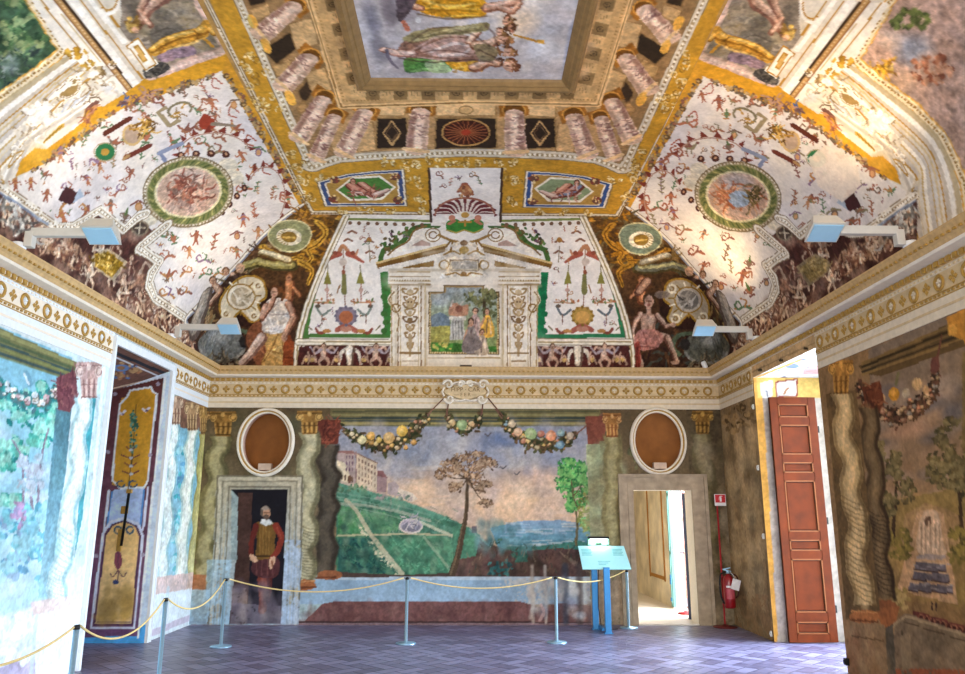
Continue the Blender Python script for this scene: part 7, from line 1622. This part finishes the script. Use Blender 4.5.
# pale mouldings
ml = S.part('painted_moulding', TB)
for pth, ws in (([(120, -190), (206, 0), (311, 213), (465, 215.5), (618, 216.5), (734, 0), (815, -190)], ((5.5, '8d7654'), (4.2, 'dfd3be'), (1.2, '9a8258'))), ([(158, -190), (238, 0)]+INN+[(704, 0), (783, -190)], ((9, '8a7552'), (7.5, 'd9ccb6'), (3, 'b09a74')))):
    for w, c in ws: L_(pth, w, c, id=ml)
    beads(S, pth, 4.2, 1.1, '7d6644')
beads(S, [(158, -190), (238, 0)]+INN+[(704, 0), (783, -190)], 5, 1.6, 'efe6d4')
# gilt scroll work on the yellow
def gilt(x, y, r, R):
    for k in range(5):
        a = R.uniform(0, 6.3); x2, y2 = x+R.gauss(0, r*.7), y+R.gauss(0, r*.55); L_(arc(x2, y2, r*.42, r*.34, 0, 260, 10, a), 1.3, ('e6d2a0', '8f6a24', 'd8bc80')[k % 3])
        S.leaves(x2, y2, r*.5, r*.4, 5, 1.5, ('e9d8ac', '9a7430', 'c8a860'))
R = random.Random(6)
for x, y, r in ((248, 60, 8), (254, 76, 8), (262, 96, 8), (268, 106, 6), (294, 166, 7), (300, 180, 7), (306, 196, 6), (290, 154, 5)):
    gilt(x, y, r, R); gilt(930-x+y*.02, y+1, r, R)
for x, y, r in ((415, 164, 6), (400, 164, 5), (385, 165, 4), (430, 163, 5), (500, 163, 5), (514, 164, 5), (415, 180, 6), (417, 198, 6), (512, 182, 6), (511, 200, 6), (420, 212, 4), (320, 178, 4), (611, 180, 4), (365, 211, 5), (340, 212, 4), (565, 213, 5), (590, 213, 4), (390, 211, 4), (540, 213, 4), (465, 164, 6), (450, 163, 4), (480, 163, 4)): gilt(x, y, r, R)
shell(FC)
# two painted panels with lozenges
for right in (False, True):
    W = (lambda p: [(930-x, y+1.5) for x, y in p]) if right else list
    t = thing('lozenge_fresco', 'blue framed painted figure in a lozenge, %s end of the golden ceiling border' % ('right' if right else 'left'), 'fresco', (1.0 if right else -1.2, 9.6, H))
    o = [(316, 182), (345, 174), (375, 170.5), (405, 169), (408, 206.5), (324, 207)]; fi = S.part('blue_frame', t)
    P_(W(o), '8f7648', id=fi); cx, cy = 364, 189
    sc_ = lambda k: [(cx+(x-cx)*k, cy+(y-cy)*k) for x, y in o]
    P_(W(sc_(.965)), 'ece4d4', id=fi); P_(W(sc_(.92)), '34508a' if right else '3f4f7a', id=fi); P_(W(sc_(.83)), 'efe6d6', id=fi); P_(W(sc_(.79)), 'b08a44', id=fi)
    ii = S.part('panel_picture', t)
    P_(W([(336, 190), (352, 177), (380, 175.5), (396, 187), (382, 200), (350, 201)]), 'efe6d4', id=ii); P_(W([(338.5, 190), (353, 179), (379, 177.5), (393, 187), (380, 198), (351, 199)]), '4f7f3a' if not right else '8a9a74', id=ii, n=.2)
    S.limb(W([(352, 186), (360, 192), (376, 194)]), (8, 6), 'b5705c' if not right else '7a86a0', '6a3428', 'dca890', id=ii); S.limb(W([(362, 184), (370, 190), (380, 194)]), (6, 4), 'c0846c', '6a3428', 'e0b8a0', id=ii); S.limb(W([(376, 195), (388, 190)]), (5, 3), 'cfb0a0', '8a6a60', 'eadad0', id=ii); face(S, *W([(353, 182)])[0], 3.2, 'c69078', '5a3020', ii)
    blotch(S, W([(348, 188), (378, 188), (378, 197), (352, 198)]), 26, 2.2, ('a86050', 'c8907c', '7d4a40', 'd8c0b8'), 5, ii)
    for q in ((335, 180), (396, 177), (333, 199), (398, 200)): S.E_(*W([q])[0], 5, 3.5, '6a4438', id=fi); S.leaves(*W([q])[0], 6, 4, 10, 1.6, ('d8b070', '8a3f34', 'e0c890'))
# colonnade: dark coffers, stone, columns
ST = ('b5a488', 'a89474', 'c2b298', '94826a')
for q, c in (([(312, 118), (343, 106), (490, 102), (597, 105), (622, 118), (616, 152), (520, 150), (470, 148), (419, 150), (338, 155)], 'a8967a'),):
    P_(q, c, n=.2)
for x0, x1 in ((377, 407), (436, 496), (525, 555)):
    P_([(x0, 118), (x1, 118), (x1+1, 148), (x0-1, 149)], '2c2420', id=cidb); L_([(x0, 118), (x1, 118), (x1+1, 148), (x0-1, 149)], 1.4, '8a7a5c', closed=True)
    if x1-x0 < 40: cx = (x0+x1)/2; L_([(cx, 121), (cx+9, 133), (cx, 145), (cx-9, 133)], 1.5, 'b8a684', closed=True); L_([(cx, 125), (cx+6, 133), (cx, 141), (cx-6, 133)], 1, '6a5a4a', closed=True)
    else:
        E_(466, 132.5, 24, 13.5, '3a1f1c'); L_(arc(466, 132.5, 24, 13, 0, 360, 30), 1.6, 'b0986c')
        for k in range(22): a = 2*pi*k/22; L_([(466+5*cos(a), 132.5+3*sin(a)), (466+21*cos(a), 132.5+11.5*sin(a))], 1, '8a5a40')
        E_(466, 132.5, 5, 3, '9a4030')
for q in ([(379, 105), (405, 104), (405, 116), (379, 116)], [(436, 104), (496, 104), (496, 116), (436, 116)], [(525, 105), (555, 106), (556, 117), (525, 116)]): P_(q, 'd2c4aa', n=.1); L_(q, 1.2, '9a8664', closed=True)
E_(466, 110, 7, 4, 'c2b294'); L_(arc(466, 110, 7, 4, 0, 360, 20), 1, '8a7656')
for m in (False, True):
    W = (lambda p: [(931.5-x, y+1) for x, y in p]) if m else list
    for q, c in (([(262, 50), (290, 32), (300, 46), (276, 64)], '2c2620'), ([(276, 66), (288, 58), (296, 72), (288, 80)], 'b8a88c'), ([(289, 24), (312, 18), (318, 44), (296, 50)], 'bcae94'), ([(298, 92), (306, 80), (312, 92), (304, 104)], '3a3028'), ([(304, 74), (325, 66), (332, 90), (314, 96)], 'b5a588'), ([(272, 66), (292, 60), (286, 76), (276, 76)], 'a89878'), ([(250, 10), (268, 3), (270, 14), (256, 22)], 'b5a588'), ([(246, -4), (262, -10), (266, 2), (250, 6)], '2c2620'), ([(318, 140), (330, 136), (326, 152), (318, 154)], '5c4a3c'), ([(353, 124), (373, 122), (376, 150), (358, 152)], 'bfae92'), ([(296, 108), (304, 100), (308, 108), (300, 114)], 'a08c6c'), ([(238, -30), (262, -40), (300, -34), (296, -4), (262, -6)], '9a8a70')):
        P_(W(q), c, n=.2); L_(W(q), 1, '7d6a4c', closed=True, a=.7)
COLS = [((296, 5), (262, 34), 19), ((311, 56), (284, 86), 19), ((325, 97), (299, 138), 18.5), ((336, 114), (316, 158), 15.5), ((366, 110), (344, 153), 18.5), ((421, 109), (416, 150), 20.5),
        ((514, 110), (516, 152), 20.5), ((573, 114), (588, 155), 19), ((600, 116), (614, 158), 15.5), ((611, 99), (632, 140), 18), ((624, 56), (648, 90), 19), ((643, 8), (670, 38), 19), ((275, -50), (236, -24), 19), ((664, -46), (694, -22), 19)]
for k, (a, b, w) in enumerate(COLS):
    i = S.part('painted_column', TCN)
    d = math.hypot(b[0]-a[0], b[1]-a[1]); ux, uy = (b[0]-a[0])/d, (b[1]-a[1])/d; nx, ny = -uy, ux
    h = w*.72; P_([(a[0]+nx*h-ux*7, a[1]+ny*h-uy*7), (a[0]-nx*h-ux*7, a[1]-ny*h-uy*7), (a[0]-nx*h+ux*6, a[1]-ny*h+uy*6), (a[0]+nx*h+ux*6, a[1]+ny*h+uy*6)], '94682a', id=i, n=.2)
    E_(a[0]+ux*1.5, a[1]+uy*1.5, w*.56, w*.44, '6a4818', id=i); L_(arc(a[0]+ux, a[1]+uy, w*.55, w*.42, 0, 360, 20), 1.6, 'c89c4c')
    L_([(a[0]+ux*4, a[1]+uy*4), b], (w*.92, w*1.1), 'cdbfb4', id=i, n=.2)
    for off, c, aa, ww in ((.32, '8a6f68', .85, .42), (-.36, 'a89488', .6, .3), (-.02, 'efe6de', .8, .45)): L_([(a[0]+ux*5+nx*w*off*(1 if k < 6 or k == 12 else -1), a[1]+uy*5+ny*w*off*(1 if k < 6 or k == 12 else -1)), (b[0]+nx*w*off*(1 if k < 6 or k == 12 else -1), b[1]+ny*w*off*(1 if k < 6 or k == 12 else -1))], w*ww, c, a=aa, soft=True)
    R = random.Random(k)
    for j in range(34):
        t = R.uniform(.12, 1); o = R.uniform(-.42, .42)*w; x, y = a[0]+(b[0]-a[0])*t+nx*o, a[1]+(b[1]-a[1])*t+ny*o
        L_([(x-nx*2, y-ny*2), (x+ux*1.2, y+uy*1.2), (x+nx*2.4, y+ny*2.4)], R.uniform(.8, 1.5), ('94787a', 'f4efe8', '7a5a5c', 'b8a49c')[j % 4], a=.75)
    L_([(b[0]-nx*w*.5, b[1]-ny*w*.62), (b[0]+nx*w*.5, b[1]+ny*w*.5)], 3.6, 'dccaa2', id=i)
for m in (False, True):
    W = (lambda p: [(931.5-x, y+1) for x, y in p]) if m else list
    for x, y in ((266, 46), (290, 98), (253, 22)): S.E_(*W([(x, y)])[0], 4.5, 8, 'd8b660', rot=.5 if m else -.5)
# inner entablature of square stones, then the picture
eid = S.part('painted_entablature', TCN)
P_([(225, -190), (310, 0), (342, 106), (470, 102), (598, 105), (630, 0), (705, -190)], 'b8a686', id=eid, n=.15)
L_([(225, -190), (309, 0), (341, 107), (470, 102.5), (598, 105), (631, 0), (706, -190)], 4.5, 'd9cbae', id=eid); L_([(225, -190), (309, 0), (341, 107), (470, 102.5), (598, 105), (631, 0), (706, -190)], 1.4, '8a7450'); beads(S, [(314, 0), (344, 101), (470, 97), (595, 100), (626, 0)], 3.6, .9, '8d7852')
def blocks(a, b, nrm, n, ph):
    for k in range(n):
        t0, t1 = k/n, (k+1)/n; p = (a[0]+(b[0]-a[0])*t0, a[1]+(b[1]-a[1])*t0); q = (a[0]+(b[0]-a[0])*t1, a[1]+(b[1]-a[1])*t1)
        Q = [p, q, (q[0]+nrm[0], q[1]+nrm[1]), (p[0]+nrm[0], p[1]+nrm[1])]; P_(Q, ('bfb092', '81745a')[(k+ph) % 2], n=.2)
        cx, cy = sum(x for x, _ in Q)/4, sum(y for _, y in Q)/4
        if (k+ph) % 2: L_(arc(cx, cy, 3.6, 2.6, 0, 330, 10), 1, '4f4636'); S.E_(cx, cy, 1.4, 1.2, '5c5240')
        else:
            for j in (-1, 0, 1): L_([(cx+j*3, cy-2.5), (cx+j*3, cy+2.5)], .8, '94856a')
blocks((352, 100), (588, 99), (0, -13), 17, 0); blocks((324, 0), (352, 98), (14, -3), 8, 1); blocks((616, 0), (588, 98), (-14, -3), 8, 1); blocks((272, -160), (324, 0), (14, -3), 6, 1); blocks((664, -160), (616, 0), (-14, -3), 6, 1)
pid = S.part('painted_sky', TP)
P_([(288, -190), (338, 0), (358, 85), (575, 86), (598, 0), (650, -190)], 'b9b2b4', id=pid, n=.12)
R = random.Random(12)
for k in range(110):
    x, y = R.uniform(350, 585), R.uniform(-60, 80); c = ('857d86', 'cdc6c8', 'e2dcd8', '968c92', 'b8b0b2') if x < 430 else ('e2dcd8', 'cfccd0', 'ecdfd0', 'c4c2c8', 'e6d4c0')
    S.glow(x, y, R.uniform(8, 20), R.uniform(5, 14), c[k % 5], a=.55)
for x, y, rx, ry, c in ((372, 20, 10, 26, '6f6f80'), (380, 50, 12, 16, '75727c'), (362, 30, 8, 30, 'cfccd2'), (390, 10, 10, 20, '6a5f66'), (520, 20, 24, 20, 'f0d4b4'), (540, 50, 22, 16, 'dcdce2'), (575, 40, 6, 40, '7d8cb4')): S.glow(x, y, rx, ry, c, a=.8)
fid = S.part('painted_figures', TP)
drape(S, [(404, 60), (412, 57), (428, 59), (448, 62), (452, 70), (438, 72), (420, 72), (405, 71)], '5a8a44', '35602c', '8ab070', fid, 6); S.S_([(426, 62), (438, 60), (448, 66), (450, 72), (430, 72)], 'a9bd8c', id=fid)
drape(S, [(446, 62), (460, 58), (476, 60), (484, 66), (480, 72), (456, 70)], 'd0982c', '94661c', 'ecc468', fid, 5)
S.limb([(476, 68), (488, 62), (498, 64)], (9, 6), 'd0a488', '8a5a44', 'ecccb4', id=fid); face(S, 511, 66, 6.5, 'cf9f80', '6a3f28', fid); S.leaves(516, 67, 4, 6, 24, 2, ('6a3f28', '8a5a38'), id=fid)
drape(S, [(398, 48), (410, 38), (440, 30), (462, 34), (476, 40), (486, 50), (484, 58), (462, 62), (430, 58), (404, 56)], '8a6656', '54362c', 'b8968a', fid, 10); S.S_([(420, 50), (440, 40), (462, 38), (474, 46), (470, 56), (440, 57)], 'b59488', id=fid); L_([(430, 52), (452, 44), (470, 46), (462, 54), (440, 55)], 3, 'e0cfc8', curve=True, a=.8)
S.limb([(384, 50), (396, 53), (412, 54)], (5, 7), 'd4b0a0', '8a6054', 'eed6ca', id=fid); L_([(386, 50), (390, 60), (398, 68)], (4, 2), '6f6672', curve=True)
S.limb([(470, 42), (478, 32), (484, 24)], (7, 5), 'd8b49c', '8a5c48', 'f0d8c6', id=fid); S.limb([(478, 46), (490, 44), (498, 40)], (9, 7), 'cfa88c', '84543e', 'ecccb4', id=fid); S.S_([(474, 46), (486, 44), (498, 50), (494, 60), (480, 60)], '8a7a5c', id=fid, n=.25)
for x, y, r in ((506, 40, 5), (510, 52, 5), (500, 33, 4.5), (512, 28, 5), (508, 20, 4.5)): face(S, x, y, r, 'c89478', '5f3a26', fid); S.leaves(x+3, y, 4, 4, 16, 1.8, ('5a3826', '7d5434', '8f6a40'), id=fid)
drape(S, [(404, 36), (430, 28), (460, 26), (486, 22), (488, 30), (462, 34), (434, 38), (408, 42)], '94865c', '5a5034', 'b8ac84', fid, 6)
drape(S, [(416, 2), (428, -6), (456, -8), (482, -2), (488, 10), (480, 17), (452, 18), (430, 15), (418, 10)], 'cf9626', '86590f', 'f0c456', fid, 12); S.limb([(404, 8), (412, 6), (420, 8)], (6, 6), 'c89478', '84543e', 'e6c0a4', id=fid); S.limb([(488, 8), (500, 6), (516, 2), (524, -6)], (9, 5), 'cf9c80', '8a5a44', 'ecc8b0', id=fid); S.limb([(500, 8), (512, 12), (520, 4)], (6, 4), 'c89478', '84543e', 'e6c0a4', id=fid)
S.S_([(398, -10), (414, -14), (418, -2), (408, 14), (400, 22), (396, 12)], '574a50', id=fid, n=.25); L_([(404, 22), (408, 30)], 5, 'c8775c', id=fid); E_(418, 20, 3, 3, 'd8d8dc')
S.limb([(430, -30), (450, -36), (470, -24)], (20, 16), '8a6a5c', '54362c', 'b8968a', id=fid); S.limb([(470, -40), (490, -30), (500, -14)], (12, 8), 'cf9c80', '8a5a44', 'ecc8b0', id=fid)
for q, c, w in (([(400, 58), (430, 62), (470, 60), (492, 62)], '3c2622', 2.5), ([(404, 46), (434, 28), (466, 32), (490, 46)], '4a342c', 2), ([(418, 14), (450, 19), (486, 16)], '4a2e14', 2.5), ([(478, 50), (492, 56), (500, 62)], '3f2a22', 2), ([(486, 26), (494, 34), (496, 44)], '4a3028', 3)): L_(q, w, c, curve=True, a=.6, soft=True)
for q, c, w in (([(424, 0), (446, 6), (474, 4)], 'f6d478', 3), ([(426, 10), (452, 10), (476, 12)], '8a5c14', 2), ([(434, -4), (452, 1), (466, -3)], '94661a', 2), ([(412, 50), (440, 36), (466, 36)], 'c8a89c', 2.5), ([(410, 55), (440, 50), (470, 54)], '5f4036', 2), ([(414, 40), (446, 30), (478, 27)], 'c2b88c', 2), ([(420, 38), (450, 33), (480, 30)], '5f5636', 1.8)): L_(q, w, c, curve=True, a=.75, soft=True)
S.leaves(506, 44, 9, 24, 70, 2.2, ('5a3826', '7d5434', '432a1e', 'a87850', '8f6a40'), id=fid)
for x, y, r in ((502, 40, 4.6), (507, 52, 5), (498, 32, 4.2), (507, 66, 5.5), (505, 22, 4)): S.E_(x, y, r*.75, r*.85, 'd0a084', id=fid); S.glow(x-1, y-1, r*.6, r*.6, 'ecc8ae', a=.6); L_([(x-1.5, y), (x-.3, y)], 1, '5a3424'); L_([(x+1, y+.3), (x+2, y+.3)], 1, '5a3424')
L_([(514, 35), (530, 39), (540, 43)], (1.6, 2.4), 'c08a34', id=S.part('painted_trumpet', TP)); P_([(537, 40), (544, 40), (545, 44), (537, 44)], 'd09a3c', id=fid)
tc = np.isin(FC.id, [k for k, (n, p) in enumerate(FC.owner) if p is TCN and n != 'painted_column']); FC.rgb[tc] *= np.array([1.1, .97, .80]); tc = np.isin(FC.id, [k for k, (n, p) in enumerate(FC.owner) if p is TCN and n == 'painted_column']); FC.rgb[tc] *= np.array([1.06, .96, .88]); FC.rgb = np.clip(FC.rgb, 0, 1)
bm = NB()                                             # heavy moulded frame, mitred, hanging below the vault
A_ = [on_z(x, y, H) for x, y in ((357.5, 86), (575.5, 86.5))]
x0, x1, y1 = A_[0].x, A_[1].x, A_[0].y; y0 = 4.4
pr = [(0, 0), (0, .05), (-.03, .07), (-.06, .07), (-.085, .05), (-.10, .05), (-.135, .02), (-.15, .0)]
rings = []
for g, d in pr: rings.append([bm.verts.new((x-TP.location.x, y-TP.location.y, -d)) for x, y in ((x0-g, y0-g), (x1+g, y0-g), (x1+g, y1+g), (x0-g, y1+g))])
for A, B in zip(rings, rings[1:]):
    for k in range(4): bm.faces.new((A[k], A[(k+1) % 4], B[(k+1) % 4], B[k]))
obj('frame', bm, mat('bronze_frame', '8a6c40', .5, var=.2, scale=12, bump=.2), TP)
# ================================================================== pigment to meshes, light, lens
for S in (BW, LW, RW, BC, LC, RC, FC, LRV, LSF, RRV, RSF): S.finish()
def area(name, loc, tgt, sx, sy, w, col, spread=pi):
    l = bpy.data.lights.new(name, 'AREA'); l.shape = 'RECTANGLE'; l.size = sx; l.size_y = sy; l.energy = w; l.color = col
    l.spread = spread; o = bpy.data.objects.new(name, l); C.objects.link(o); o.location = loc
    o.rotation_euler = (Vector(tgt)-Vector(loc)).to_track_quat('-Z', 'Y').to_euler(); return o
DAY = (.58, .78, 1.0)
area('daylight_right', (ER+.5, (RO0+RO1)/2, 1.75), (XL+3, (RO0+RO1)/2-1.2, 0), RO1-RO0-.1, 3.3, 420, (.74, .87, 1), 1.9)
area('daylight_right_near', (XR+.5, (WN0+WN1)/2, 1.8), (XL, 6.2, 1.2), 1.9, 3.3, 250, DAY)  # fill lamp added in the unseen near window, brightens the left wall
for k, (a, b) in enumerate(FILLWIN): area('daylight_rear', ((a+b)/2, YR-.3, 1.9), ((a+b)/2*.6, 8, 2.2), 1.7, 2.3, 340, (1.0, .95, .88))  # fill lamps added in the unseen rear windows, for the end wall
area('daylight_beyond', (AX1+.5, (AW0+AW1)/2, 1.5), (1.5, 13.6, .4), 1.3, 2.8, 240, (1, .98, .95))
w = bpy.data.worlds.new('sky'); bpy.context.scene.world = w; w.use_nodes = True
bg = w.node_tree.nodes['Background']; bg.inputs[0].default_value = (.82, .92, 1, 1); bg.inputs[1].default_value = 2.6
cd = bpy.data.cameras.new('camera'); cam = bpy.data.objects.new('camera', cd); C.objects.link(cam)
cd.sensor_fit = 'HORIZONTAL'; cd.sensor_width = 36; cd.lens = FOC*36/965; cd.clip_start = .05
cam.matrix_world = Matrix(((_R[0], _U[0], -_F[0], 0), (_R[1], _U[1], -_F[1], 0), (_R[2], _U[2], -_F[2], EYE), (0, 0, 0, 1)))
sc = bpy.context.scene; sc.camera = cam
sc.view_settings.view_transform = 'Standard'; sc.view_settings.look = 'None'; sc.view_settings.gamma = 1; sc.view_settings.use_curve_mapping = False
sc.view_settings.exposure = 0
sc.cycles.max_bounces = 8; sc.cycles.diffuse_bounces = 5
